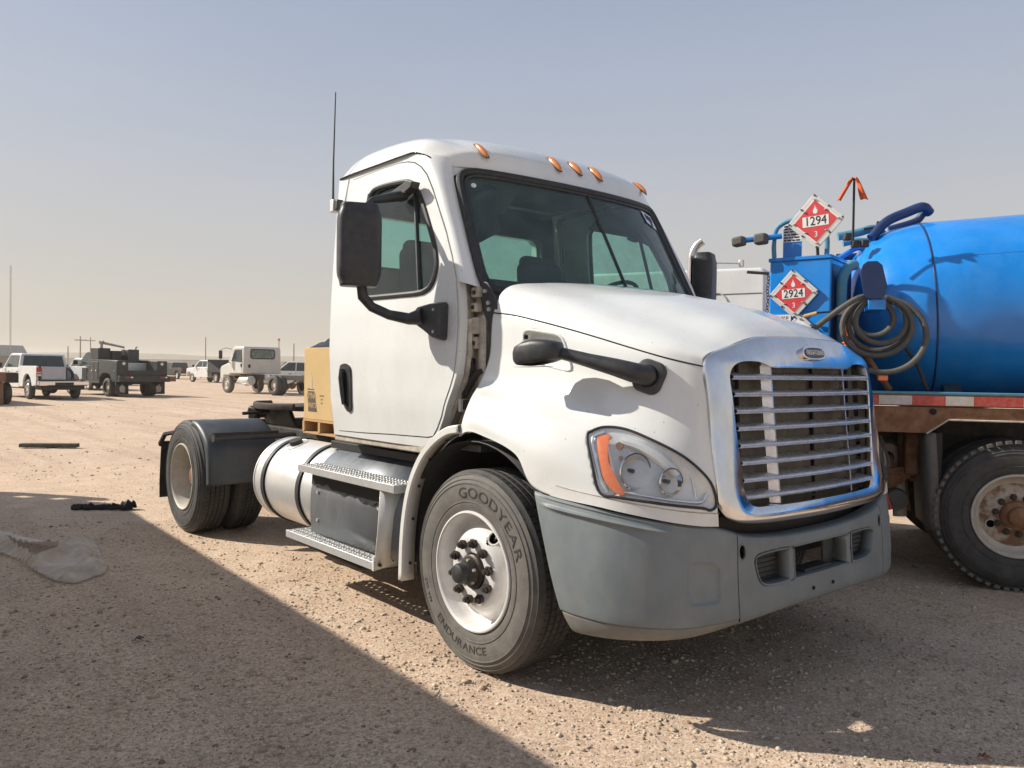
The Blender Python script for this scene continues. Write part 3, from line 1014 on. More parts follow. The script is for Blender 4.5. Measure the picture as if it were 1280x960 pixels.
def bumN(v, u, s=1):
    a = bumS(v, min(u + .02, 9)) - bumS(v, u - .02)
    b = bumS(v + .02, u) - bumS(v - .02, u)
    n = np.cross(a, b)
    n /= np.linalg.norm(n)
    if n[0] < 0:
        n = -n
    return np.array([n[0], n[1] * s, n[2]])


bum_t = thing('bumper', '', '')
del bum_t['label'], bum_t['category']
bum_t.parent = T
for s in (1, -1):
    # end cap with a pressed square fog-lamp blank
    vsb = np.linspace(0, 4.93, 100)
    usb = np.linspace(0, U_SEAM - .012, 120)
    Pc = np.array([[bumS(v, u, s) for u in usb] for v in vsb])
    sq = [bumS(3.0, 5.0), ]
    for i, v in enumerate(vsb):
        for j, u in enumerate(usb):
            # blank: recess centred (v 3.35, u 5.05)
            dv, du = abs(v - 3.45) / .62, abs(u - 4.72) / .62
            d = max(dv, du) if max(dv, du) > .8 else (dv ** 4 + du ** 4) ** .25
            dd = (dv ** 5 + du ** 5) ** .2
            k = -.010 * (1 - 1 / (1 + math.exp(-(dd - 1) * 26))) + .004 * math.exp(-((dd - 1.06) / .07) ** 2)
            # two raised character ribs along the upper flank
            k += .008 * math.exp(-((v - 1.32) / .07) ** 2) * (1 / (1 + math.exp((u - 4.0) * 4))) * (1 / (1 + math.exp(-(u - .4) * 9)))
            k += .016 * math.exp(-((v - 1.9) / .085) ** 2) * (1 / (1 + math.exp((u - 3.4) * 5))) * (1 / (1 + math.exp(-(u - .5) * 9)))
            if abs(k) > 1e-5:
                nn = bumN(max(v, .05), max(u, .05), s)
                Pc[i, j] += nn * k
    MB().grid(Pc).build('bumper_end', 'grey_plastic', bum_t, angle=60, solid=.01)
    Pl = np.array([[bumS(v, u, s) - bumN(v, max(u, .05), s) * .003 for u in np.linspace(.05, U_SEAM + .25, 60)] for v in np.linspace(4.96, 7, 20)])
    MB().grid(Pl).build('bumper_lip', 'lip_plastic', bum_t, angle=60, solid=.008)
# centre moulding with openings
vsb = np.linspace(0, 7, 150)
usb = np.linspace(U_SEAM + .012, 9, 90)
full_u = [(u, 1) for u in usb] + [(u, -1) for u in usb[::-1][1:]]
Pm = np.array([[bumS(v, u, s) for u, s in full_u] for v in vsb])
Ym = Pm[..., 1]
Zm = Pm[..., 2]
opn = [smooth_loop([(-.545, .69), (-.50, .715), (-.30, .718), (-.285, .70), (-.285, .575), (-.30, .565), (-.40, .562), (-.49, .575), (-.53, .62)], 4)]
opn.append([(-y, z) for y, z in opn[0]])
opn.append(smooth_loop([(-.245, .70), (-.23, .715), (.23, .715), (.245, .70), (.245, .575), (.235, .565), (-.235, .565), (-.245, .575)], 4))
for sg in (-1, 1):
    opn.append([(sg * .597 + .026 * math.cos(t), .778 - .06 + .034 * math.sin(t)) for t in np.linspace(0, 2 * math.pi, 18)[:-1]])
opn[3] = [(-.628 + .024 * math.cos(t), .735 + .034 * math.sin(t)) for t in np.linspace(0, 2 * math.pi, 18)[:-1]]
opn[4] = [(-y, z) for y, z in opn[3]]
# snap the dense grid onto every opening's edge
fm = []
h, w = Pm.shape[:2]
for i in range(h - 1):
    for j in range(w - 1):
        yc, zc = (Ym[i, j] + Ym[i + 1, j + 1]) / 2, (Zm[i, j] + Zm[i + 1, j + 1]) / 2
        if 1.2 < vsb[i] < 5.5 and any(pip(o, yc, zc) for o in opn):
            continue
        fm.append((i * w + j, i * w + j + 1, (i + 1) * w + j + 1, (i + 1) * w + j))
cm = MB().add(Pm.reshape(-1, 3).tolist(), fm).build('bumper_centre', 'grey_plastic', bum_t, angle=60, solid=.01)


def bum_x(y, z):
    i = np.argmin((Pm[..., 1] - y) ** 2 + (Pm[..., 2] - z) ** 2)
    return Pm.reshape(-1, 3)[i][0]


for q, o in enumerate(opn):
    pts = [Vector((bum_x(y, z), y, z)) for y, z in o]
    if q < 3:
        c0 = Vector((0, sum(p.y for p in pts) / len(pts), sum(p.z for p in pts) / len(pts)))
        rows = [[p + Vector((.004, 0, 0)) for p in pts], [p + Vector((.001, 0, 0)) + (c0 - p) * Vector((0, .03, .06)) for p in pts], [p - Vector((.06, 0, 0)) + Vector((0, (c0.y - p.y) * .06, (c0.z - p.z) * .1)) for p in pts]]
        MB().grid(np.array([[tuple(p) for p in (row + [row[0]])] for row in rows])).build('opening_rim', 'grey_plastic', cm, angle=50, solid=-.004)
    else:
        MB().tube(pts + [pts[0], pts[1]], .004, 6, cap=False).build('tow_hole_rim', 'grey_plastic', cm)
for s in (1, -1):
    MB().bb((1.14, s * .545, .56), (1.15, s * .29, .73)).build('mesh_insert', 'mesh_black', cm)
    for k in range(7):
        MB().bb((1.15, s * .54, .58 + k * .022), (1.156, s * .295, .583 + k * .022)).build('mesh_wire', 'black_plastic', cm)
    MB().bb((1.14, s * .24, .56), (1.15, s * .135, .73)).build('mesh_insert', 'mesh_black', cm)
    MB().bb((1.10, s * .68, .66), (1.12, s * .57, .80)).build('tow_hole_back', 'void', cm)
MB().bb((.95, -.24, .69), (1.15, .24, .75)).build('crossmember', 'black', cm)
MB().bb((1.20, -.12, .548), (1.13, .12, .585)).build('plate_bracket', 'black_plastic', cm)
for y in (-.09, .09):
    MB().cyl((bum_x(y, .50) - .01, y, .50), (bum_x(y, .50) + .006, y, .50), .009, 10).build('bolt', 'void', cm)
for s in (1, -1):
    MB().tube([bumS(v, U_SEAM, s) + bumN(max(v, .05), U_SEAM, s) * -.004 for v in np.linspace(.9, 5.2, 30)], .005, 6).build('joint', 'void', bum_t)
# black sheet standing in for the darkness of the gap between surround and bumper
gf = MB()
gf.grid(np.array([[(1.10 - .05 * (1 - t) + .02, y, z) for z in (.70, .80, .87)] for t, y in [(1 - abs(q) / .8, q) for q in np.linspace(-.78, .78, 21)]]))
gf.build('dark_gap_sheet', 'black', T)

# ---- cab -----------------------------------------------------------------
ZT = [1.0, 1.3, 1.6, 1.9, 2.2, 2.5, 2.8]
YT = [1.05, 1.085, 1.095, 1.075, 1.045, 1.01, .975]


def cabY(x, z):
    return float(np.interp(z, ZT, YT)) - .05 * max(0.0, x + .9)


def cab_fn(s, off=0.0):
    def f(x, z):
        y = cabY(x, z)
        dz = (cabY(x, z + .06) - cabY(x, z - .06)) / .12
        dx = (cabY(x + .01, z) - cabY(x - .01, z)) / .02
        n = Vector((-dx, -1, dz)).normalized()
        n = Vector((-dx, -1.0, -dz)).normalized()
        n = Vector((-dx, -1.0, 0)) + Vector((0, 0, -dz))
        p = Vector((x, -(y + off), z))
        # a soft shoulder runs down the door flank
        return Vector((p.x, p.y * s, p.z)), Vector((n.x, n.y * s, n.z)).normalized()
    return f


DOOR = [(-1.62,1.092),(-1.625,1.3),(-1.63,1.6),(-1.645,2.1),(-1.66,2.45),(-1.67,2.68),(-1.665,2.74),(-1.61,2.757),(-1.40,2.762),(-1.226,2.765),(-1.038,2.762),(-.95,2.752),(-.87,2.732),(-.80,2.695),(-.735,2.64),(-.66,2.54),(-.578,2.411),(-.487,2.268),(-.415,2.13),(-.362,2.006),(-.328,1.86),(-.314,1.73),(-.314,1.6),(-.335,1.485),(-.37,1.41),(-.410,1.34),(-.454,1.248),(-.50,1.18),(-.546,1.13),(-.60,1.122),(-.957,1.114),(-1.30,1.10)]
WINO = [(-1.355,2.585),(-1.34,2.62),(-1.30,2.642),(-1.22,2.648),(-1.10,2.645),(-.96,2.635),(-.90,2.622),(-.85,2.597),(-.784,2.535),(-.73,2.462),(-.678,2.38),(-.591,2.235),(-.555,2.15),(-.539,2.08),(-.548,2.02),(-.575,1.975),(-.62,1.953),(-.717,1.941),(-1.154,1.945),(-1.25,1.950),(-1.32,1.965),(-1.355,2.01),(-1.362,2.3)]


def scale_loop(L, d):
    """inset a loop by d"""
    out = []
    n = len(L)
    area = sum(L[i][0] * L[(i + 1) % n][1] - L[(i + 1) % n][0] * L[i][1] for i in range(n))
    sg = 1 if area > 0 else -1
    for i in range(n):
        a, b, c = Vector(L[i - 1]), Vector(L[i]), Vector(L[(i + 1) % n])
        t = ((b - a).normalized() + (c - b).normalized())
        if t.length < 1e-6:
            t = b - a
        t.normalize()
        nrm = Vector((-t.y, t.x)) * sg
        out.append(tuple(b + nrm * d))
    return out


def WS(y, z):
    """windshield surface"""
    return -.055 - (z - 2.0) * .552 - .205 * (abs(y) / .9) ** 2.2


for s in (1, -1):
    fn = cab_fn(s)
    so = panel('cab_side', [(-1.69,1.06),(-1.70,1.6),(-1.755,2.2),(-1.81,2.79),(-1.2,2.80),(-.93,2.80),(-.83,2.785),(-.765,2.73),(-.70,2.655),(-.635,2.56),(-.558,2.425),(-.468,2.28),(-.396,2.14),(-.340,2.01),(-.306,1.865),(-.291,1.73),(-.291,1.6),(-.311,1.48),(-.348,1.40),(-.39,1.33),(-.435,1.24),(-.482,1.17),(-.53,1.10),(-.56,1.06)],
               [scale_loop(DOOR, -.007)], fn, 'white', T, thick=.05, step=.08)
    do = panel('door', DOOR, [WINO], cab_fn(s, .004), 'white', T, thick=.035, step=.05)
    if s == 1:
        do['label'] = 'passenger side cab door with black mirror'
    # window frame and panes
    f5 = cab_fn(s, .008)
    ring = [f5(*p)[0] for p in smooth_loop(WINO, 2)]
    MB().tube([p - f5(-1, 2.3)[1] * .004 for p in ring] + [ring[0], ring[1]], .017, 8, cap=False).build('window_seal', 'rubber_seal', do)
    gi = scale_loop(WINO, .01)
    panel('window_pane', gi, [], cab_fn(s, -.012), 'glass_side', do, thick=.004, step=.1)
    pa, pb = f5(-.843, 2.575)[0], f5(-.692, 1.95)[0]
    inn = Vector((0, .012 * s, 0))
    MB().tube([pa + inn, (pa + pb) / 2 + inn, pb + inn], .013, 6).build('window_divider', 'black_plastic', do)
    # door handle
    HO = [(-1.545, 1.50), (-1.53, 1.525), (-1.47, 1.535), (-1.425, 1.52), (-1.405, 1.48), (-1.405, 1.30), (-1.415, 1.24), (-1.45, 1.222), (-1.49, 1.245), (-1.53, 1.31), (-1.55, 1.40)]
    ho = panel('handle_bezel', smooth_loop(HO, 3), [], cab_fn(s, .014), 'black_plastic', do, thick=.012, step=.2)
    hi = [(-1.473 + (x + 1.473) * .62, 1.375 + (z - 1.375) * .70 - .01) for x, z in HO]
    panel('handle_cup', smooth_loop(hi, 3), [], cab_fn(s, .016), 'void', do, thick=.004, step=.2)
    g = cab_fn(s, .03)
    MB().tube([g(-1.49, 1.50)[0], g(-1.488, 1.44)[0] - g(-1.488, 1.44)[1] * -.006, g(-1.482, 1.34)[0], g(-1.474, 1.27)[0]], [.014, .017, .016, .012], 10).build('handle', 'black_plastic', do)
    # the edge of the opening turns in as a grimy jamb
    fe = [(-.635, 2.56), (-.558, 2.425), (-.468, 2.28), (-.396, 2.14), (-.340, 2.01), (-.306, 1.865), (-.291, 1.73), (-.291, 1.6), (-.311, 1.48), (-.348, 1.40), (-.39, 1.33), (-.435, 1.24), (-.482, 1.17), (-.53, 1.10)]
    MB().grid(np.array([[(x - .002, -(cabY(x, z) - .004) * s, z), (x - .012, -.99 * s, z), (x - .02, -.91 * s, z)] for x, z in fe])).build('door_jamb', 'jamb', so, solid=.003)
    # inner door lining keeps daylight out below the glass
    panel('door_lining', [(-1.60, 1.12), (-1.60, 1.95), (-.62, 1.93), (-.40, 1.80), (-.36, 1.5), (-.56, 1.14)], [], cab_fn(s, -.07), 'interior', do, thick=.01, step=.2)
    # narrow frame band round the door opening (dark rubber)
    MB().tube([cab_fn(s, -.012)(*p)[0] for p in scale_loop(DOOR, -.003)] + [cab_fn(s, -.012)(*scale_loop(DOOR, -.003)[0])[0]], .007, 6, cap=False).build('door_seal', 'rubber_seal', so)
    # rounded rear corner post
    rows = []
    for z in np.linspace(1.06, 2.80, 30):
        xb = float(np.interp(z, [1.06, 1.6, 2.2, 2.8], [-1.69, -1.70, -1.755, -1.812]))
        y = cabY(-1.7, z)
        rows.append([(xb + .001, -y * s, z), (xb - .022, -(y - .006) * s, z), (xb - .044, -(y - .024) * s, z), (xb - .055, -(y - .055) * s, z), (xb - .057, -(y - .10) * s, z)])
    MB().grid(np.array(rows)).build('corner_post', 'white', T, angle=70)
    # A pillar between door line and windshield
    dl = cspline([(-.84, 2.778), (-.775, 2.722), (-.71, 2.65), (-.645, 2.555), (-.568, 2.42), (-.478, 2.275), (-.406, 2.135), (-.352, 2.0), (-.345, 1.985)], 40)
    rows = []
    for i, (x, z) in enumerate(dl):
        a = Vector(cab_fn(1)(x + .004, z)[0])
        t = i / 39
        zz = 2.74 - t * .79
        yy = -(.850 + .095 * t ** .45)
        b = Vector((WS(yy, zz) - .004, yy, zz))
        m_ = (a + b) / 2 + Vector((.028, -.028, 0))
        rows.append([(p.x, p.y * s, p.z) for p in (a, a * .6 + m_ * .4 + Vector((.006, -.008, 0)), m_, m_ * .4 + b * .6 + Vector((.006, -.004, 0)), b)])
    MB().grid(np.array(rows)).build('windshield_pillar', 'white', T, angle=80)

# roof cap
ROOF = [
 [(-.418,0,2.655),(-.440,-.35,2.66),(-.505,-.62,2.672),(-.570,-.76,2.685),(-.640,-.87,2.692),(-.700,-.945,2.70)],
 [(-.455,0,2.735),(-.475,-.35,2.74),(-.520,-.62,2.748),(-.585,-.76,2.75),(-.655,-.875,2.745),(-.735,-.958,2.745)],
 [(-.508,0,2.800),(-.520,-.35,2.805),(-.555,-.62,2.805),(-.615,-.76,2.80),(-.69,-.875,2.787),(-.80,-.968,2.775)],
 [(-.66,0,2.905),(-.67,-.35,2.902),(-.70,-.62,2.888),(-.75,-.76,2.868),(-.81,-.895,2.868),(-.88,-.978,2.80)],
 [(-.92,0,2.972),(-.92,-.35,2.968),(-.93,-.62,2.952),(-.95,-.76,2.935),(-.97,-.905,2.905),(-1.0,-.988,2.80)],
 [(-1.25,0,2.998),(-1.25,-.35,2.994),(-1.25,-.62,2.978),(-1.25,-.76,2.965),(-1.25,-.91,2.925),(-1.25,-.988,2.80)],
 [(-1.56,0,2.99),(-1.56,-.35,2.985),(-1.56,-.62,2.968),(-1.56,-.76,2.962),(-1.56,-.91,2.925),(-1.57,-.988,2.80)],
 [(-1.75,0,2.96),(-1.75,-.35,2.955),(-1.75,-.62,2.945),(-1.75,-.76,2.935),(-1.75,-.90,2.90),(-1.755,-.982,2.80)],
 [(-1.835,0,2.89),(-1.835,-.35,2.885),(-1.835,-.62,2.875),(-1.835,-.76,2.87),(-1.83,-.885,2.85),(-1.805,-.972,2.80)],
 [(-1.855,0,2.79),(-1.855,-.35,2.79),(-1.855,-.62,2.79),(-1.855,-.76,2.79),(-1.85,-.87,2.79),(-1.815,-.965,2.79)]]
PR = tensor(ROOF, 90, 50)
roof = MB().grid(np.concatenate([mir(PR)[:, ::-1], PR[:, 1:]], axis=1)).build('roof', 'white', T, angle=80, weld=True, solid=.012)
for s in (1, -1):
    gp = [(-1.815, -.968, 2.795)] + [tuple(p) for p in PR[45:85, -1][::-1]] + [tuple(p) for p in PR[:45, -1][::-1]]
    MB().tube([(p[0], (p[1] - .003) * s, p[2] - .003) for p in gp], .0055, 6).build('roof_seam', 'void', roof)
    MB().tube([(p[0] - .01 if p[0] < -1.7 else -1.60, (p[1] - .004) * s, p[2]) for p in [(-1.6, -.985, 2.80), (-1.6, -.88, 2.885), (-1.6, -.76, 2.935)]], .004, 5).build('roof_seam', 'rubber_seal', roof)


def roof_pt(y):
    row = PR[:, :, :]
    j = np.argmin(abs(PR[20, :, 1] + abs(y)))
    col = PR[:, j]
    i = np.argmin(abs(col[:, 2] - 2.80) + 10 * (col[:, 0] < -1.0))
    a, b = col[i - 1], col[i + 1]
    return Vector((col[i][0], math.copysign(abs(col[i][1]), y) if y else 0, col[i][2])), (Vector(b) - Vector(a)).normalized()


for y in (-.703, -.176, 0, .176, .703):
    p, t = roof_pt(y)
    t = Vector((t.x, 0, t.z)).normalized()
    sgn = 1 if y >= 0 else -1
    lat = Vector((-.12 * abs(y), sgn * 1.0 if y else 1.0, 0)).normalized()
    if abs(y) > .5:
        lat = Vector((-.42, sgn, 0)).normalized()
    n_ = t.cross(lat)
    if n_.x < 0:
        n_ = -n_
    ml = MB()
    rows = []
    for r_ in np.linspace(0, math.pi / 2, 8):
        rows.append([tuple(p + t * (.082 * math.cos(r_) * math.cos(a)) + lat * (.021 * math.cos(r_) * math.sin(a)) + n_ * (.030 * math.sin(r_) - .002)) for a in np.linspace(0, 2 * math.pi, 25)[:-1]])
    ml.grid(np.array(rows), closed=True)
    lo = ml.build('marker_light', 'amber', roof, angle=80)
    MB().tube([p + t * (.084 * math.cos(a)) + lat * (.023 * math.sin(a)) for a in np.linspace(0, 2 * math.pi, 25)], .0035, 6).build('marker_base', 'black_plastic', lo)
MB().cyl((-1.25, .0, 2.98), (-1.25, 0, 3.06), .006, 8).build('roof_stub', 'black_plastic', roof)

# windshield: two panes, centre strip, thick rubber surround
WSL = [(0, 1.93), (-.45, 1.93), (-.80, 1.925), (-.895, 1.94), (-.925, 1.985), (-.925, 2.08), (-.905, 2.30), (-.885, 2.50), (-.872, 2.58), (-.855, 2.625), (-.82, 2.65), (-.76, 2.66), (-.60, 2.652), (-.35, 2.64), (0, 2.635)]


def ws_fn(off=0.0):
    def f(y, z):
        n = Vector((1, (1 if y > 0 else -1) * .205 * 2.2 / .9 * (abs(y) / .9) ** 1.2, .552)).normalized()
        return Vector((WS(y, z), y, z)) + n * off, n
    return f


wf = ws_fn()
for s in (1, -1):
    lp = [(y * s, z) for y, z in WSL]
    panel('windshield_pane', lp if s == 1 else lp[::-1], [], ws_fn(-.004), 'glass', T, thick=.006, step=.07)
loopw = smooth_loop(WSL + [(-y, z) for y, z in WSL[::-1][1:-1]], 2)
ring = [wf(*p)[0] + wf(*p)[1] * .003 for p in loopw]
wso = MB().tube(ring + ring[:2], .024, 10, cap=False).build('windshield_seal', 'rubber_seal', T)
ring2 = [wf(p[0] * .972, 2.29 + (p[1] - 2.29) * .94)[0] for p in loopw]
MB().tube(ring2 + ring2[:2], .011, 8, cap=False).build('seal_lip', 'black_plastic', wso)
MB().tube([wf(0, z)[0] + wf(0, z)[1] * .003 for z in np.linspace(1.93, 2.64, 9)], .010, 8).build('windshield_divider', 'black_plastic', T)
for s in (1, -1):
    pc = [(-.60 * s, 2.672), (-.76 * s, 2.69), (-.90 * s, 2.70), (-.965 * s, 2.69), (-.955 * s, 2.50), (-.93 * s, 2.50), (-.905 * s, 2.58), (-.885 * s, 2.635), (-.84 * s, 2.668), (-.76 * s, 2.676)]
    panel('pillar_corner', pc, [], ws_fn(-.014), 'white', T, thick=.01, step=.2)
# little sticker, top driver corner, and registration dot
stk = MB()
sp_ = [wf(y, z)[0] + wf(y, z)[1] * .004 for y, z in ((.60, 2.615), (.755, 2.60), (.775, 2.50), (.62, 2.53))]
stk.add(sp_, [(0, 1, 2, 3)])
so_ = stk.build('windshield_sticker', 'sign_white', T)
for k, (yy, zz) in enumerate(((.645, 2.575), (.68, 2.57), (.715, 2.565), (.70, 2.535))):
    p, n_ = wf(yy, zz)
    MB().box(p + n_ * .0055, (.002, .018, .045), ry=-.5).build('sticker_print', 'blue_dark', so_)
p, n_ = wf(-.80, 2.57)
MB().cyl(p + n_ * .002, p + n_ * .005, .016, 14).build('inspection_dot', 'sign_white', T)
# cowl under the windshield
MB().grid(np.array([[(WS(y, 1.95) + .01 + t * .10, y, 1.935 - t * .05) for t in (0, .5, 1)] for y in np.linspace(-.93, .93, 17)])).build('cowl', 'black_plastic', T)

# back wall with two windows
BW = [(-1.0, 1.06), (1.0, 1.06), (.985, 1.6), (.93, 2.5), (.90, 2.80), (-.90, 2.80), (-.93, 2.5), (-.985, 1.6)]
rw = [round_rect(-.78, 2.20, -.10, 2.57, .06), round_rect(.10, 2.20, .78, 2.57, .06)]
bwo = panel('back_wall', BW, rw, lambda y, z: (Vector((-1.735 - .09 * max(0, (z - 1.5) / 1.3), y, z)), Vector((-1, 0, 0))), 'white', T, thick=.06, step=.5)
panel('back_lining', [(-.98, 1.08), (.98, 1.08), (.96, 1.6), (.91, 2.5), (.88, 2.78), (-.88, 2.78), (-.91, 2.5), (-.96, 1.6)], rw, lambda y, z: (Vector((-1.67, y, z)), Vector((1, 0, 0))), 'interior', bwo, thick=.03, step=.5)
for L in rw:
    panel('rear_window', scale_loop(L, -.01), [], lambda y, z: (Vector((-1.765, y, z)), Vector((-1, 0, 0))), 'glass_rear', bwo, thick=.004, step=.5)
    MB().tube([(-1.665, y, z) for y, z in L] + [(-1.665, L[0][0], L[0][1])], .012, 6, cap=False).build('window_seal', 'rubber_seal', bwo)
# inside: headliner, floor, dash, seats, wheel, visors
MB().grid(np.array([[(x, y, z) for x, z in ((-.62, 2.66), (-.9, 2.78), (-1.66, 2.80))] for y in (-.86, .86)])).build('headliner', 'interior', T)
MB().bb((-1.7, -1.0, 1.08), (-.25, 1.0, 1.14)).build('cab_floor', 'interior', T)
db = MB()
db.grid(np.array([[(-.42, y, 1.30), (-.50, y, 1.86), (-.36, y, 1.94), (WS(y, 1.95) - .03, y, 1.945)] for y in np.linspace(-.92, .92, 13)]))
db.build('dashboard', 'interior', T)
MB().box((-.42, .45, 1.98), (.16, .42, .08)).build('instrument_hood', 'interior', T, bevel=.03)
for s in (1, -1):
    st_ = thing('seat', '', '')
    del st_['label'], st_['category']
    st_.parent = T
    y0 = -.52 * s
    MB().box((-1.05, y0, 1.55), (.5, .5, .16)).build('cushion', 'seat', st_, bevel=.05, seg=3)
    MB().box((-1.36, y0, 1.98), (.16, .50, .72), ry=-.18, taper=(.8, .82)).build('backrest', 'seat', st_, bevel=.06, seg=3)
    MB().box((-1.43, y0, 2.295), (.11, .34, .17), ry=-.12).build('headrest', 'seat', st_, bevel=.045, seg=3)
    MB().box((-1.08, y0, 1.3), (.35, .35, .4)).build('seat_base', 'black', st_)
    vz = MB().box((-.68, -.62 * s, 2.56), (.02, .46, .22), ry=.9)
    vz.build('sun_visor', 'interior', T, bevel=.02)
sw = thing('steering_wheel', '', '')
del sw['label'], sw['category']
sw.parent = T
sc = Vector((-.66, .50, 1.98))
sa = Vector((-.62, 0, .78))
xa, ya = Vector((0, 1, 0)), Vector((.78, 0, .62))
MB().tube([sc + (xa * math.cos(t) + ya * math.sin(t)) * .22 for t in np.linspace(0, 2 * math.pi, 33)], .014, 8).build('steering_rim', 'black_plastic', sw)
for t in (.3, 2.84, 4.71):
    MB().tube([sc, sc + (xa * math.cos(t) + ya * math.sin(t)) * .22], .014, 8).build('spoke', 'black_plastic', sw)
MB().cyl(sc - sa * .35, sc + sa * .02, .04, 12).build('steering_column', 'black_plastic', sw)
# dark rounded oval inside, behind the passenger half of the windshield
MB().box((-.60, -.66, 2.43), (.05, .22, .30), ry=.3, rz=.25, rx=.5).build('dark_oval', 'black_plastic', T, bevel=.09, seg=5)

# lower sill, cowl side opening with hinges and wiring
for s in (1, -1):
    MB().bb((-1.72, s * .98, 1.02), (-.52, s * 1.045, 1.092)).build('rocker', 'jamb', T, bevel=.008)
    jo = panel('cowl_side', [(-.85, 1.06), (-.80, 1.3), (-.72, 1.6), (-.68, 1.85), (-.60, 2.05), (-.34, 2.03), (-.24, 1.95), (-.12, 1.78), (-.02, 1.6), (.02, 1.4), (.02, 1.1)], [], lambda x, z, s=s: (Vector((x, -(.925) * s, z)), Vector((0, -s, 0))), 'jamb', T, thick=.02, step=.3)
    # curved return of the door opening
    MB().tube([(-.30, -.985 * s, 1.78), (-.295, -.985 * s, 1.6), (-.33, -.985 * s, 1.45), (-.43, -.99 * s, 1.28), (-.53, -.99 * s, 1.10)], .018, 8).build('jamb_return', 'jamb', jo)
    if s == 1:
        MB().tube([(-.245, -.94, 1.80), (-.235, -.945, 1.6), (-.235, -.95, 1.40), (-.27, -.95, 1.25), (-.33, -.96, 1.12)], .030, 8, flat=.45).build('inner_rail', 'jamb', jo)
        # black bracket beside the hood edge
        bk = MB()
        bk.prism([(-.255, 1.99), (-.265, 1.90), (-.23, 1.80), (-.195, 1.765), (-.195, 1.45), (-.21, 1.37), (-.205, 1.30), (-.05, 1.32), (-.09, 1.78), (-.145, 1.90), (-.20, 1.975)], -.945, -.93, 'y')
        bko = bk.build('hood_bracket', 'black_plastic', jo, bevel=.004)
        for x, z in ((-.185, 1.865), (-.178, 1.83), (-.125, 1.74), (-.215, 1.93), (-.125, 1.62), (-.125, 1.52)):
            MB().cyl((x, -.944, z), (x, -.958, z), .011, 10).build('bolt', 'step', bko)
        for zc in (1.81, 1.40):
            hg = MB()
            if zc > 1.5:
                hg.bb((-.315, -.985, 1.70), (-.235, -.93, 1.79))
                hg.bb((-.31, -.975, 1.90), (-.245, -.93, 1.955))
                hg.bb((-.315, -.978, 1.82), (-.255, -.93, 1.87))
                hg.bb((-.30, -.975, 1.62), (-.255, -.93, 1.685))
                hg.build('hinge', 'jamb', jo, bevel=.008)
                for (x, z) in ((-.277, 1.925), (-.285, 1.845), (-.277, 1.65)):
                    MB().cyl((x, -.97, z), (x, -.985, z), .012, 8).build('bolt', 'nut', jo)
            else:
                hg.bb((-.36, -.985, 1.285), (-.22, -.93, 1.34))
                hg.build('hinge', 'black', jo, bevel=.006)
                MB().bb((-.375, -1.0, 1.275), (-.355, -.95, 1.345)).build('door_check', 'white_low', jo)
        MB().tube([(-.225, -.95, 1.50), (-.25, -.975, 1.485), (-.285, -.985, 1.43), (-.33, -.985, 1.38), (-.37, -.97, 1.37)], .017, 8).build('wiring_boot', 'black', jo)
        MB().tube([(-.295, -.975, 1.70), (-.30, -.98, 1.6), (-.285, -.97, 1.52), (-.30, -.975, 1.46)], .009, 6).build('cable', 'black', jo)
        for x, z in ((-.30, 1.30), (-.29, 1.22), (-.31, 1.55)):
            MB().box((x, -.96, z), (.03, .03, .035), rz=.3).build('latch_clip', 'black', jo, bevel=.004)
        MB().bb((-.42, -1.06, 1.075), (-.10, -.93, 1.115)).build('cowl_step', 'alu_dull', jo, bevel=.006)

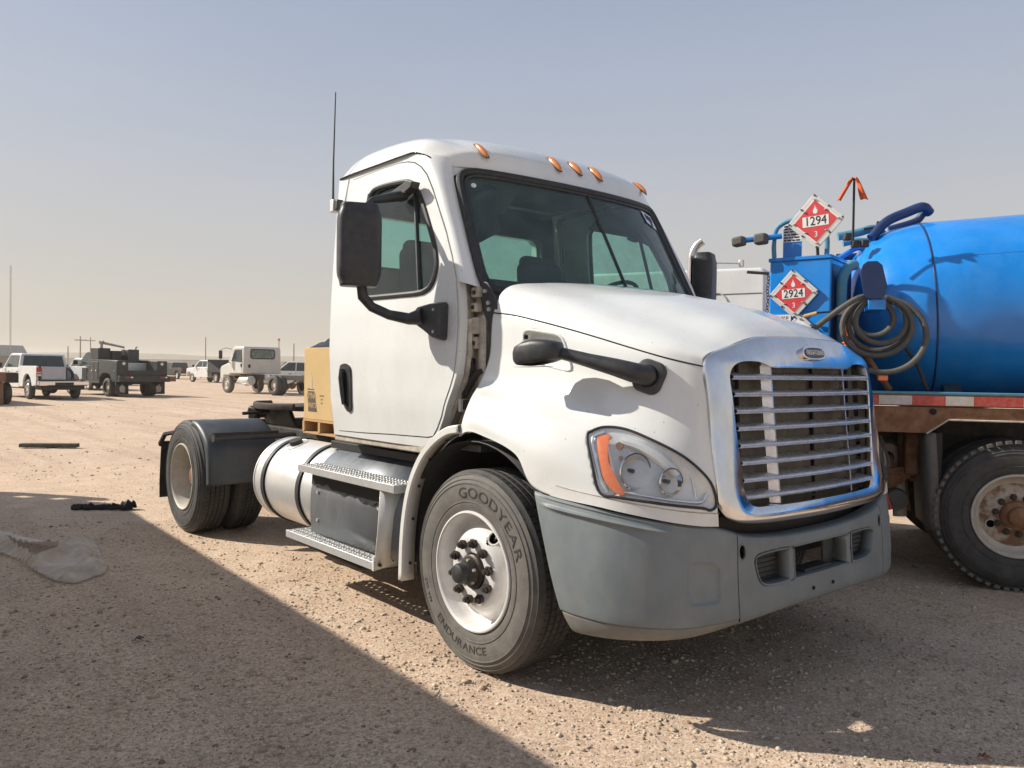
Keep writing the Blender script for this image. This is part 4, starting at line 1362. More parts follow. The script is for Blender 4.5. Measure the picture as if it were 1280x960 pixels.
# ---- door mirrors
def door_mirror(s):
    mo = thing('door_mirror', '', '')
    del mo['label'], mo['category']
    mo.parent = T
    # head: shell with softly rounded box section, glass at the back
    def P(x, y, z):
        return (x, y * s, z)
    c = Vector((-.77, -1.405, 2.185)) if s == 1 else Vector((-.60, -1.50, 2.20))
    hw, hd, hh = .120, .078, .228
    rows = []
    for t in np.linspace(-1, 1, 25):
        sc_ = (1 - abs(t) ** 9) ** .5 if abs(t) < .999 else 0.30
        sc_ = max(sc_, .86)
        row = []
        for a in np.linspace(0, 2 * math.pi, 29)[:-1]:
            ex = 2 / 4.5
            ca, sa_ = math.cos(a), math.sin(a)
            px = math.copysign(abs(ca) ** ex, ca) * hw * sc_
            py = math.copysign(abs(sa_) ** ex, sa_) * hd * sc_
            row.append((px, py, t * hh))
        rows.append(row)
    rows = np.array(rows)
    ang = R(68)
    m = Matrix.Rotation(ang, 3, 'Z')
    mb = MB()
    pts = [[P(*(c + m @ Vector(p))) for p in r_] for r_ in rows]
    mb.grid(np.array(pts), closed=True)
    n = len(pts[0])
    mb.f += [tuple(range(n)), tuple(range((len(pts) - 1) * n, len(pts) * n))]
    head = mb.build('mirror_head', 'black_plastic', mo, angle=50, bevel=.012)
    # glass faces rearwards
    g = Matrix.Rotation(ang, 3, 'Z')
    gv = [P(*(c + g @ Vector((x_, .081, z_)))) for x_, z_ in round_rect(-.10, -.21, .10, .21, .03)]
    MB().add(gv, [tuple(range(len(gv)))]).build('mirror_glass', 'chrome_clean', head)
    # arm from under the head down to the door
    MB().tube([P(c.x - .015, c.y + .025, 1.975), P(c.x - .015, c.y + .035, 1.905), P(-.77, -1.32, 1.850), P(-.71, -1.245, 1.808), P(-.63, -1.165, 1.786), P(-.55, -1.12, 1.80)], [.028, .030, .028, .028, .033, .05], 12).build('mirror_arm', 'black_plastic', mo)
    b = MB()
    prof = [(-.66, 1.865), (-.62, 1.90), (-.50, 1.915), (-.415, 1.912), (-.40, 1.895), (-.40, 1.71), (-.415, 1.695), (-.47, 1.70), (-.55, 1.745), (-.66, 1.80)]
    b.prism([(x * .985, z - .035) for x, z in prof], -1.06, -1.135, 'y', fn=lambda p: P(p[0] + (.012 if p[1] < -1.1 else 0), p[1], (p[2] - 1.77) * (.85 if p[1] < -1.1 else 1) + 1.77))
    bo = b.build('mirror_mount', 'black_plastic', mo, bevel=.016, seg=3)
    for z in (1.71, 1.83):
        MB().cyl(P(-.43, -1.13, z), P(-.43, -1.142, z), .008, 8).build('bolt', 'step', bo)
    # upper brace
    u = MB()
    u.prism([(-.99, 2.53), (-.96, 2.56), (-.78, 2.60), (-.73, 2.585), (-.75, 2.55), (-.93, 2.50)], -1.03, -1.09, 'y', fn=lambda p: P(*p))
    u.tube([P(-.80, -1.36, 2.40), P(-.83, -1.29, 2.46), P(-.86, -1.16, 2.50), P(-.86, -1.05, 2.53)], [.018, .022, .030, .034], 10)
    u.build('mirror_brace', 'black_plastic', mo, bevel=.006)
    return mo


door_mirror(1)
door_mirror(-1)

# hood mirrors: a stalk from a collar on the hood flank, head folded back
for s in (1, -1):
    hm = thing('hood_mirror', '', '')
    del hm['label'], hm['category']
    hm.parent = T
    cb = Vector((.868, -.872, 1.485))
    nb = Vector(hoodN(4.65, 5.65))
    ux = (Vector((1, 0, -.25)) - nb * Vector((1, 0, -.25)).dot(nb)).normalized()
    uy = nb.cross(ux)

    def P(p):
        return (p[0], p[1] * s, p[2])
    poly = round_rect(-.068, -.075, .068, .075, .045, 5)
    rows = []
    for d, sc_ in ((-.01, 1.0), (.010, 1.0), (.024, .90), (.028, .6)):
        rows.append([P(cb + nb * d + ux * a * sc_ + uy * b * sc_) for a, b in poly])
    mb = MB().grid(np.array(rows), closed=True)
    base = mb.build('mirror_collar', 'black_plastic', hm, angle=50)
    k = len(rows) - 1
    rows2 = [[P(cb + nb * .024 + (ux * math.cos(a) + uy * math.sin(a)) * .047) for a in np.linspace(0, 2 * math.pi, 21)]]
    MB().tube(rows2[0], .006, 6).build('collar_ring', 'void', base)
    MB().tube([P(p) for p in (cb + nb * -.005, cb + nb * .035, Vector((.84, -.955, 1.505)), Vector((.78, -.995, 1.525)), Vector((.66, -1.045, 1.555)), Vector((.55, -1.10, 1.585)))], [.045, .046, .045, .040, .032, .028], 16).build('mirror_stalk', 'black_plastic', hm, angle=80)
    hd = MB()
    # head: a rounded wedge, open downwards at the back
    c0 = Vector((.56, -1.12, 1.592))
    c1 = Vector((.315, -1.16, 1.585))
    ax = (c1 - c0).normalized()
    sd_ = Vector((0, 0, 1)).cross(ax).normalized()
    upv = ax.cross(sd_)
    rows = []
    for t, rw_, ru, rd in ((0, .025, .02, .02), (.06, .045, .045, .035), (.25, .062, .058, .046), (.5, .070, .064, .056), (.75, .070, .055, .060), (.92, .062, .036, .056), (1.0, .045, .012, .045)):
        p0 = c0.lerp(c1, t)
        row = []
        for a in np.linspace(0, 2 * math.pi, 25)[:-1]:
            ca, sa_ = math.cos(a), math.sin(a)
            e = .48
            yy = math.copysign(abs(ca) ** e, ca) * rw_
            zz = math.copysign(abs(sa_) ** e, sa_) * (ru if sa_ > 0 else rd)
            row.append(P(p0 + sd_ * yy + upv * zz))
        rows.append(row)
    hd.grid(np.array(rows), closed=True)
    n = 24
    hd.f += [tuple(range(n)), tuple(range(6 * n, 7 * n))]
    ho = hd.build('mirror_head', 'black_plastic', hm, angle=60)
    cmid = c0.lerp(c1, .62) - upv * .064
    q = [cmid + ax * a + sd_ * b for a, b in round_rect(-.11, -.058, .10, .058, .03, 4)]
    MB().add([P(p) for p in q], [tuple(range(len(q)))]).build('mirror_glass', 'void', ho)

# antenna on its bracket
MB().box((-1.76, -1.03, 2.60), (.05, .07, .085)).build('antenna_bracket', 'step', T, bevel=.006)
MB().box((-1.71, -1.035, 2.60), (.045, .05, .07)).build('antenna_clamp', 'black_plastic', T, bevel=.008)
MB().tube([(-1.765, -1.05, 2.64), (-1.765, -1.05, 2.90), (-1.745, -1.05, 3.36)], [.0085, .006, .004], 8).build('antenna', 'black_plastic', T)
MB().box((-1.80, -.98, 1.745), (.07, .05, .025)).build('work_lamp', 'black_plastic', T, bevel=.008)
MB().box((-1.79, -.96, 1.71), (.05, .04, .02)).build('work_lamp', 'black_plastic', T, bevel=.006)

# ---- wheels
TW = .27
OUT = -1.178          # y of the outer sidewall plane (passenger side)


def tyre_mesh(name, Rt=.508, wid=.275, dark=False, grooves=4):
    """lathe about y, outer sidewall at y = 0, tread towards +y"""
    prof = [(.286, .022), (.292, .006), (.305, .001), (.33, -.008), (.345, -.0075), (.347, -.0105), (.352, -.0105), (.354, -.007), (.375, -.010), (.415, -.011), (.437, -.008), (.439, -.011), (.443, -.011), (.445, -.006),
            (.458, -.001), (.460, -.004), (.464, -.003), (.466, .003), (.482, .012), (.484, .009), (.488, .011), (.490, .018), (.499, .028), (Rt - .001, .037)]
    y0, y1 = .037, wid - .037
    gw, gd = .010, .014
    for k in range(grooves):
        yc = y0 + (y1 - y0) * (k + 1) / (grooves + 1)
        prof += [(Rt, yc - gw / 2 - .002), (Rt - gd, yc - gw / 2), (Rt - gd, yc + gw / 2), (Rt, yc + gw / 2 + .002)]
    prof += [(Rt - .001, y1), (.499, wid - .028), (.46, wid), (.41, wid + .011), (.33, wid + .008), (.292, wid - .006), (.286, wid - .022)]
    mb = MB().lathe(prof, (0, 0, 0), 'y', 112)
    me = mb.mesh(name, 28)
    me.materials.append(M['tyre_dark' if dark else 'tyre'])
    me.materials.append(M['tyre_dark'])
    for p in me.polygons:
        c = p.center
        if math.hypot(c.x, c.z) > .487:
            p.material_index = 1
    # sag at the contact patch
    return me


tyre_me = tyre_mesh('tyre')
tyre_rear_me = tyre_mesh('tyre_rear', Rt=.512, dark=True)
sipe = MB()
for k in range(84):
    a = 2 * math.pi * k / 84
    for yc, dy in ((.052, .022), (.098, .02), (.138, .02), (.178, .02), (.224, .022)):
        c = Vector((math.cos(a + yc * 2) * .5065, yc, math.sin(a + yc * 2) * .5065))
        m = Matrix.Rotation(-(a + yc * 2), 3, 'Y')
        vs = [c + m @ Vector(q) for q in ((.0025, -dy / 2, -.0035), (.0025, dy / 2, -.0015), (.0025, dy / 2, .0035), (.0025, -dy / 2, .0015))]
        sipe.add(vs, [(0, 1, 2, 3)])
sipe_me = sipe.mesh('tread_sipes', recalc=False)
sipe_me.materials.append(M['void'])

nut = MB()
nut.cyl((0, .0, 0), (0, -.016, 0), .021, 6)
nut.cyl((0, -.014, 0), (0, -.022, 0), .024, 14)
nut.cyl((0, -.02, 0), (0, -.040, 0), .0165, 6)
nut.cyl((0, -.038, 0), (0, -.048, 0), .010, 8)
nut_me = nut.mesh('lug_nut', 30)
nut_me.materials.append(M['nut'])


def arc_text(word, radius, a_mid, size, mat, parent, y, extrude, spread=1.12, flip=False):
    """raised letters round the sidewall; outer face looks towards -y"""
    ws = []
    for ch in word:
        me = text_mesh(ch, size, extrude)
        xs = [v.co.x for v in me.vertices] or [0, size * .5]
        ws.append((me, max(xs) - min(xs)))
    gap = size * .16
    tot = sum(w for _, w in ws) * spread + gap * (len(ws) - 1)
    pos = -tot / 2
    allm = MB()
    for me, w in ws:
        x = pos + w * spread / 2
        pos += w * spread + gap
        a = a_mid + (-x if not flip else x) / radius
        rad = Vector((math.cos(a), 0, math.sin(a)))
        tan = Vector((math.sin(a), 0, -math.cos(a)))
        if flip:
            X, Y = -tan, -rad
        else:
            X, Y = tan, rad
        o = Vector((0, y, 0)) + rad * radius
        mtx = basis(o, X, Y)
        me.transform(Matrix.Scale(spread, 4, (1, 0, 0)))
        me.transform(mtx)
        allm.add([tuple(v.co) for v in me.vertices], [tuple(p.vertices) for p in me.polygons])
        bpy.data.meshes.remove(me)
    return allm.build('tyre_lettering', mat, parent, recalc=False)


def disc_profile():
    return [(.298, .012), (.303, -.002), (.300, -.010), (.292, -.012), (.284, -.006), (.278, .012), (.272, .045), (.262, .072), (.252, .082), (.240, .080), (.222, .062), (.205, .040), (.188, .022), (.176, .012), (.168, .008), (.100, .008), (.092, .010), (.088, .022), (.088, .06)]


def front_wheel(s, y_out, steer=0.0):
    w = thing('front_wheel', '', '')
    del w['label'], w['category']
    w.parent = T
    w.location = (0, y_out * s, .495)
    w.rotation_euler = (0, 0, 0) if s == 1 else (0, 0, math.pi)
    ty = link('tyre', tyre_me, None, w)
    link('tread_sipes', sipe_me, None, w)['kind'] = 'stuff'
    if s == 1:
        ty['label'] = 'front tyre with raised maker lettering'
    # rim with hand holes
    mb = MB()
    prof = disc_profile()
    nseg = 120
    fine = []
    for i in range(len(prof) - 1):
        for k in range(4):
            t = k / 4
            fine.append((prof[i][0] * (1 - t) + prof[i + 1][0] * t, prof[i][1] * (1 - t) + prof[i + 1][1] * t))
    fine.append(prof[-1])
    mb.lathe(fine, (0, 0, 0), 'y', nseg)
    holes = [(R(57), .213), (R(237), .213)]
    vs = mb.v
    keep = []
    for f in mb.f:
        cx = sum(vs[i][0] for i in f) / len(f)
        cz = sum(vs[i][2] for i in f) / len(f)
        if any(math.hypot(cx - r_ * math.cos(a), cz - r_ * math.sin(a)) < .033 for a, r_ in holes) and .17 < math.hypot(cx, cz) < .26:
            continue
        keep.append(f)
    mb.f = keep
    rim = mb.build('rim', 'rim', w, angle=50)
    for a, r_ in holes:
        c = Vector((r_ * math.cos(a), .048, r_ * math.sin(a)))
        nrm = Vector((math.cos(a) * .62, -1, math.sin(a) * .62)).normalized()
        xa = nrm.orthogonal().normalized()
        ya = nrm.cross(xa)
        MB().tube([c + (xa * math.cos(t) + ya * math.sin(t)) * .034 for t in np.linspace(0, 2 * math.pi, 25)], .0055, 8).build('hand_hole_lip', 'rim', rim)
        MB().cyl(c - nrm * -.0 + Vector((0, .07, 0)), c + Vector((0, .072, 0)), .05, 16).build('hand_hole_back', 'void', rim)
        MB().tube([c + Vector((-.02, .02, -.01)), c + Vector((.015, .01, .015))], .006, 8).build('valve_stem', 'step', rim)
    MB().cyl((0, .11, 0), (0, .10, 0), .26, 40).build('brake_drum', 'frame', w)
    # hub
    hb = MB()
    hb.lathe([(.088, .03), (.086, -.004), (.080, -.010), (.070, -.012), (.066, -.03), (.056, -.048), (.052, -.06), (.050, -.062)], (0, 0, 0), 'y', 40)
    hub = hb.build('hub', 'grease', w, angle=40)
    hc = MB().lathe([(.050, -.055), (.052, -.062), (.051, -.080), (.046, -.094), (.034, -.100), (.0, -.102)], (0, 0, 0), 'y', 32)
    hc.build('hub_cap', 'black_plastic', hub, angle=40)
    for k in range(6):
        a = R(60 * k + 20)
        MB().cyl((math.cos(a) * .064, -.028, math.sin(a) * .064), (math.cos(a) * .064, -.042, math.sin(a) * .064), .008, 6).build('hub_bolt', 'step', hub)
    for k in range(10):
        a = R(36 * k + 12)
        o = link('lug_nut', nut_me, None, w)
        o.location = (math.cos(a) * .1425, .008, math.sin(a) * .1425)
        o.rotation_euler = (0, a, 0)
    if s == 1:
        arc_text('GOODYEAR', .392, R(62), .072, 'tyre_letter', w, -.0105, .0022, 1.45)
        arc_text('ENDURANCE', .390, R(258), .055, 'tyre_letter', w, -.0105, .0018, 1.3, flip=True)
        arc_text('RSA ULT', .405, R(205), .026, 'tyre_letter', w, -.0115, .001, 1.1, flip=False)
    return w


front_wheel(1, OUT)
front_wheel(-1, OUT)


def rear_wheel(s):
    w = thing('rear_dual_wheel', '', '')
    del w['label'], w['category']
    w.parent = T
    w.location = (-4.2976, -1.215 * s, .5)
    w.rotation_euler = (0, 0, 0) if s == 1 else (0, 0, math.pi)
    link('tyre', tyre_rear_me, None, w)
    o = link('tyre', tyre_rear_me, None, w)
    o.location = (0, .33, 0)
    for yy in (0, .33):
        o = link('tread_sipes', sipe_me, None, w)
        o['kind'] = 'stuff'
        o.location = (0, yy, 0)
        o.scale = (1.012, 1, 1.012)
    rm = MB().lathe([(.298, .012), (.303, -.002), (.300, -.010), (.292, -.012), (.284, -.006), (.280, .012), (.270, .05), (.262, .12), (.252, .150), (.20, .165), (.165, .160), (.12, .150), (.10, .150), (.10, .19)], (0, 0, 0), 'y', 72)
    rm.build('rim', 'rim_dusty', w, angle=45)
    for k in range(10):
        a = R(36 * k + 5)
        o = link('lug_nut', nut_me, None, w)
        o.location = (math.cos(a) * .1425, .158, math.sin(a) * .1425)
    MB().lathe([(.085, .16), (.085, .10), (.075, .085), (0, .08)], (0, 0, 0), 'y', 24).build('hub', 'rust', w)
    MB().cyl((0, .60, 0), (0, .57, 0), .27, 32).build('brake_drum', 'rust', w)
    return w


rear_wheel(1)
rear_wheel(-1)

# ---- chassis
for y in (-.43, .43):
    MB().bb((-5.15, y - .04, .68), (.9, y + .04, .95)).build('frame_rail', 'frame', T, bevel=.006)
for x in (-4.95, -3.4, -2.6, -1.9, .6):
    MB().bb((x - .06, -.39, .76), (x + .06, .39, .96)).build('crossmember', 'frame', T, bevel=.01)
MB().cyl((-4.2976, -.95, .5), (-4.2976, .95, .5), .075, 16).build('drive_axle', 'frame', T)
MB().lathe([(0, -.26), (.12, -.22), (.20, -.08), (.22, 0), (.20, .08), (.12, .22), (0, .26)], (-4.2976, 0, .5), 'x', 24).build('differential', 'grease', T, angle=60)
MB().cyl((0, -.85, .45), (0, .85, .45), .06, 12).build('front_axle', 'frame', T)
MB().tube([(-4.1, 0, .55), (-1.5, 0, .68)], .055, 12).build('drive_shaft', 'frame', T)
MB().bb((-1.4, -.35, .6), (.8, .35, 1.25)).build('engine', 'black', T, bevel=.05)
for s in (1, -1):
    MB().tube([(-4.85, -.55 * s, .62), (-4.3, -.55 * s, .60), (-3.6, -.52 * s, .78)], .05, 8).build('suspension_arm', 'frame', T)
    MB().lathe([(.12, -.10), (.14, -.06), (.13, 0), (.14, .06), (.12, .10)], (-4.75, -.55 * s, .76), 'z', 20).build('air_spring', 'black', T)
    MB().tube([(-.75, -.52 * s, .62), (0, -.52 * s, .54), (.75, -.52 * s, .66)], .045, 6, flat=.5).build('leaf_spring', 'frame', T)
# inner wheel-well liner of the front arch
for s in (1, -1):
    rows = []
    for a in np.linspace(R(-8), R(190), 30):
        r_ = .63
        rows.append([(.0 + r_ * math.cos(a) * 1.0, -1.17 * s, .52 + r_ * math.sin(a)), (r_ * math.cos(a) * .98, -.5 * s, .52 + .62 * math.sin(a))])
    MB().grid(np.array(rows)).build('wheel_well_liner', 'black', T, solid=.008)
    MB().bb((-.66, -.5 * s, .5), (.66, -.47 * s, 1.15)).build('wheel_well_wall', 'black', T)
# cluttered hoses, valves and brackets on the open frame
ct = random.Random(5)
for k in range(26):
    x0 = -3.5 + 2.7 * ct.random()
    y0 = -.62 + 1.0 * ct.random()
    z0 = .96 + .04 * ct.random()
    p = [(x0, y0, z0)]
    for j in range(4):
        p.append((p[-1][0] + .12 + .14 * ct.random(), p[-1][1] + .10 * (ct.random() - .5), (.955 if p[-1][0] < -2.3 else 1.0) + (.03 if p[-1][0] < -2.3 else .075) * ct.random()))
    MB().tube([tuple(q) for q in cspline(p, 16)], .008 + .009 * ct.random(), 6).build('air_hose', ct.choice(['black', 'frame', 'hose', 'black_plastic']), T)
for k in range(18):
    x0 = -2.1 + 1.3 * ct.random()
    MB().box((x0, -.62 + .9 * ct.random(), 1.02), (.05 + .09 * ct.random(), .05 + .06 * ct.random(), .05 + .05 * ct.random()), rz=ct.random()).build('valve_block', ct.choice(['frame', 'black', 'alu_dull', 'grease']), T, bevel=.008)
MB().bb((-2.05, -.9, .93), (-.75, -.42, .985)).build('deck_plate', 'black', T, bevel=.006)
for k in range(6):
    MB().tube([(-.78 - k * .13, -.86, .99), (-.72 - k * .13, -.65, 1.03), (-.8 - k * .13, -.45, 1.02)], .014, 6).build('pipe', ct.choice(['step', 'black', 'frame']), T)
# fifth wheel: horseshoe plate on its pivot
fw_ = MB()
hs = []
for t in np.linspace(R(35), R(325), 28):
    hs.append((-4.15 + .60 * math.cos(t) * 1.05, .50 * math.sin(t)))
hs += [(-4.15 + .42, -.10), (-4.15 - .02, -.06), (-4.15 - .02, .06), (-4.15 + .42, .10)]
for t in [0]:
    pass
fw_.prism([(x, y) for x, y in hs], 1.10, 1.155, 'z', fn=lambda p: (p[0], p[1], p[2] + (-.10 * max(0, (-4.15 - .2) - p[0]))))
fwo = fw_.build('fifth_wheel', 'grease', T, bevel=.012)
for q in (-.34, .34):
    MB().prism([(-4.35, 1.11), (-3.95, 1.11), (-3.8, .95), (-4.5, .95)], q - .02, q + .02, 'y').build('fifth_wheel_bracket', 'grease', fwo, bevel=.01)
MB().tube([(-4.3, -.66, 1.06), (-4.3, -.40, 1.07)], .016, 8).build('release_handle', 'grease', fwo)
for (x, y, z, d) in ((-4.62, -.36, 1.05, .10), (-4.55, -.44, 1.07, .09), (-4.48, -.47, 1.02, .08), (-4.66, -.24, 1.02, .10)):
    MB().box((x, y, z), (d * 1.3, d, d * .9), rz=.5, ry=.3).build('ramp_lug', 'grease', fwo, bevel=.02)
MB().tube([tuple(p) for p in cspline([(-4.7, -.2, 1.13), (-4.62, -.40, 1.13), (-4.3, -.50, 1.13), (-3.95, -.50, 1.135), (-3.7, -.42, 1.14)], 24)], .035, 8, flat=.6).build('plate_rib', 'grease', fwo)

# quarter fender in front of the drive tyres, with its mount and the rear flap
for s in (1, -1):
    prof = [(-4.02, 1.03), (-3.93, 1.02), (-3.83, .985), (-3.73, .93), (-3.655, .86), (-3.61, .78), (-3.585, .70), (-3.575, .60), (-3.57, .50)]
    pp = cspline(prof, 40)
    ys_ = [-1.235, -1.225, -1.205, -.95, -.63, -.605, -.595]
    dz = [-.05, -.015, 0, .0, 0, -.015, -.05]
    rows = []
    for i, p in enumerate(pp):
        a = pp[min(i + 1, 39)] - pp[max(i - 1, 0)]
        nx, nz = -a[1], a[0]
        L = math.hypot(nx, nz)
        nx, nz = nx / L, nz / L
        rows.append([(p[0] + nx * d * -1 * -1, y * s, p[1] + nz * d) for y, d in zip(ys_, dz)])
    qf = MB().grid(np.array(rows)).build('quarter_fender', 'grey_dark', T, angle=60, solid=.008)
    MB().tube([(-3.57, -1.19 * s, .90), (-3.57, -.42 * s, .90)], .026, 10).build('fender_arm', 'black_plastic', qf)
    MB().cyl((-3.57, -1.20 * s, .90), (-3.57, -1.185 * s, .90), .036, 14).build('arm_cap', 'black_plastic', qf)
    MB().bb((-3.585, -1.20 * s, .92), (-3.565, -.62 * s, .945)).build('arm_bar', 'black', qf)
    mf = MB().grid(np.array([[(-4.96 - .03 * math.sin(z * 5), y * s, z) for y in (-1.21, -.9, -.62)] for z in np.linspace(.22, .74, 9)])).build('mud_flap', 'black', T, solid=.01)
    MB().bb((-4.99, -1.22 * s, .72), (-4.95, -.45 * s, .77)).build('flap_hanger', 'black', mf, bevel=.006)
    MB().tube([(-4.97, -1.21 * s, .745), (-4.82, -1.21 * s, .85), (-4.72, -1.15 * s, .87)], .022, 6).build('flap_brace', 'black', mf)

# ---- fuel tank, straps, wrap-over cover and the two steps
for s in (1, -1):
    yc, zc, Rt_ = -.77, .61, .325
    tk = thing('fuel_tank', '', '')
    del tk['label'], tk['category']
    tk.parent = T

    def Y(p):
        return (p[0], p[1] * s, p[2])
    x0, x1 = -3.0, -.85
    MB().lathe([(0, x0 + .03), (.22, x0 + .008), (.285, x0 + .004), (.315, x0 + .02), (Rt_, x0 + .05), (Rt_, x1 - .03), (.30, x1), (0, x1)], (0, yc * s, zc), 'x', 72).build('tank_shell', 'alu', tk, angle=45)
    MB().lathe([(Rt_ + .001, x0 + .035), (Rt_ + .006, x0 + .04), (Rt_ + .006, x0 + .055), (Rt_ + .001, x0 + .06)], (0, yc * s, zc), 'x', 72).build('tank_weld', 'alu', tk)
    for xs in (-2.78, -2.17):
        so2 = MB().lathe([(Rt_ + .004, xs - .027), (Rt_ + .012, xs - .025), (Rt_ + .012, xs + .025), (Rt_ + .004, xs + .027)], (0, yc * s, zc), 'x', 72)
        so3 = so2.build('tank_strap', 'black_plastic', tk)
        for dx in (-.029, .029):
            MB().lathe([(Rt_ + .002, xs + dx - .003), (Rt_ + .010, xs + dx), (Rt_ + .002, xs + dx + .003)], (0, yc * s, zc), 'x', 72).build('strap_liner', 'void', so3)
    a_cap = R(118)
    cd = Vector((0, math.cos(a_cap) * -1 * -1, math.sin(a_cap)))
    cpt = Vector((-2.62, yc + Rt_ * math.cos(R(112)), zc + Rt_ * math.sin(R(112))))
    cdir = Vector((0, math.cos(R(112)), math.sin(R(112))))
    MB().cyl(Y(cpt - cdir * .01), Y(cpt + cdir * .035), .05, 20).build('filler_cap', 'grease', tk)
    MB().tube([Y(cpt + cdir * .004 + Vector((.075 * math.cos(t), .075 * math.sin(t), .028 * math.sin(t) - .0))) for t in np.linspace(0, 2 * math.pi, 25)], .004, 6).build('filler_weld', 'alu', tk)
    # cover: half wrap over the top, then flat plate down the side
    angs = np.linspace(R(70), R(176), 22)
    rows = []
    for x in (-1.93, -.72):
        row = [(x, (yc + .338 * math.cos(a)) * s, zc + .338 * math.sin(a)) for a in angs]
        row += [(x, (yc - .339) * s, .55), (x, (yc - .338) * s, .48), (x, (yc - .33) * s, .375)]
        rows.append(row)
    cvo = MB().grid(np.array(rows)).build('tank_cover', 'alu_dull', T, angle=50, solid=-.004)
    for x in (-1.82, -1.02):
        for z in (.66, .47):
            MB().cyl((x, (yc - .338) * s, z), (x, (yc - .350) * s, z), .011, 10).build('bolt', 'step', cvo)
    # black strip with an uneven lower edge beneath the upper step
    tb = MB()
    top_, bot_ = [], []
    for k, x in enumerate(np.linspace(-1.90, -.92, 26)):
        top_.append((x, (yc - .347) * s, .79))
        bot_.append((x, (yc - .349) * s, .72 - .010 * math.sin(k * 1.9) - .012 * math.sin(k * .7 + 1) - .05 * (k / 25)))
    tb.grid(np.array([top_, bot_]))
    tb.build('under_step_strip', 'black', cvo)
    for (xa, xb, zt, ya, yb, nm) in ((-1.94, -.70, .842, -1.205, -.985, 'upper_step'), (-2.12, -.93, .362, -1.205, -1.0, 'lower_step')):
        sp2 = thing(nm, '', '')
        del sp2['label'], sp2['category']
        sp2.parent = T
        nx, ny = 145, 17
        mb = MB()
        vs = [(xa + .01 + (xb - xa - .02) * i / (nx - 1), (ya + .008 + (yb - ya - .016) * j / (ny - 1)) * s, zt) for i in range(nx) for j in range(ny)]
        fs = [(i * ny + j, i * ny + j + 1, (i + 1) * ny + j + 1, (i + 1) * ny + j) for i in range(nx - 1) for j in range(ny - 1) if not (i % 4 in (1, 2) and j % 4 in (1, 2) and ((i // 4) + (j // 4)) % 2 == 0)]
        mb.add(vs, fs)
        mb.build('step_tread', 'step', sp2, solid=.004)
        teeth = MB()
        for i in range(3, nx - 3, 4):
            for j in (3.5, 7.5, 11.5):
                x = xa + .01 + (xb - xa - .02) * (i + (2 if 5 < j < 9 else 0)) / (nx - 1)
                y = (ya + .008 + (yb - ya - .016) * j / (ny - 1)) * s
                teeth.lathe([(.010, zt), (.0075, zt + .006), (.005, zt + .006), (.004, zt + .001)], (x, y, 0), 'z', 6)
        to = teeth.build('tread_buttons', 'step', sp2)
        to['kind'] = 'stuff'
        MB().bb((xa, ya * s, zt - .045), (xb, (ya + .006) * s, zt + .004)).build('step_edge', 'step', sp2, bevel=.003)
        MB().bb((xa, (yb - .006) * s, zt - .045), (xb, yb * s, zt + .002)).build('step_edge', 'step', sp2, bevel=.003)
        MB().bb((xa, (ya + .006) * s, zt - .045), (xa + .005, (yb - .006) * s, zt + .002)).build('step_end', 'step', sp2)
        MB().bb((xb - .005, (ya + .006) * s, zt - .045), (xb, (yb - .006) * s, zt + .002)).build('step_end', 'step', sp2)
    # end plate between the steps
    ep = MB()
    vs = [(-.92, -1.20, .315), (-.90, -1.06, .345), (-.86, -1.075, .55), (-.82, -1.04, .795), (-.86, -1.20, .798), (-.885, -1.20, .55)]
    vs = [Y(v) for v in vs]
    ep.add(vs, [(0, 1, 2, 5), (5, 2, 3, 4)])
    epo = ep.build('step_end_plate', 'white_low', T, solid=.006)
    MB().bb((-.928, -1.207 * s, .315), (-.912, -1.201 * s, .40)).build('plate_flange', 'white_low', epo)
    for y, z in ((-1.175, .35), (-1.085, .37)):
        MB().cyl((-.905, y * s, z), (-.885, y * s, z), .010, 8).build('bolt', 'nut', epo)
    # arch trim strip behind the front wheel
    path = cspline([(-.085, 1.185), (-.19, 1.165), (-.30, 1.11), (-.41, 1.02), (-.50, .89), (-.555, .74), (-.585, .56), (-.595, .325)], 36)
    rows = []
    for i, p in enumerate(path):
        a = path[min(i + 1, 35)] - path[max(i - 1, 0)]
        L = math.hypot(*a)
        n_ = Vector((-a[1] / L, 0, a[0] / L))          # towards the wheel? flipped below
        if n_.x < 0 and i > 3:
            n_ = -n_
        q = Vector((p[0], 0, p[1]))
        e = [(0, -1.232), (.0, -1.236), (-.042, -1.236), (-.046, -1.225), (-.046, -1.06)]
        e = [(.0, -1.135), (.0, -1.205), (-.006, -1.212), (-.034, -1.212), (-.040, -1.205), (-.040, -1.135)]
        dirv = Vector((a[1] / L, 0, -a[0] / L))
        if dirv.x > 0:
            dirv = -dirv
        rows.append([(q.x + dirv.x * -d, y * s, q.z + dirv.z * -d) for d, y in e])
    tro = MB().grid(np.array(rows)).build('arch_trim', 'white_low', T, angle=40, solid=-.003)
    for i in (8, 15, 21, 27, 33):
        p = path[i]
        MB().cyl((p[0] - .004, -1.165 * s, p[1]), (p[0] + .012, -1.165 * s, p[1]), .009, 8).build('bolt', 'nut', tro)
    MB().grid(np.array([[(p[0] - .03, y * s, p[1]) for y in (-1.10, -.6)] for p in path])).build('splash_panel', 'black', tro, solid=.006)
MB().tube([(-2.05, -1.14, .30), (-1.2, -1.12, .27), (-.95, -.9, .3)], .022, 8).build('step_bracket', 'black', T)
MB().tube([(-1.9, 1.0, 1.0), (-1.9, 1.0, 1.6)], .09, 16).build('exhaust_can', 'exhaust', T)


# ================================================================== ground
_vt = {}


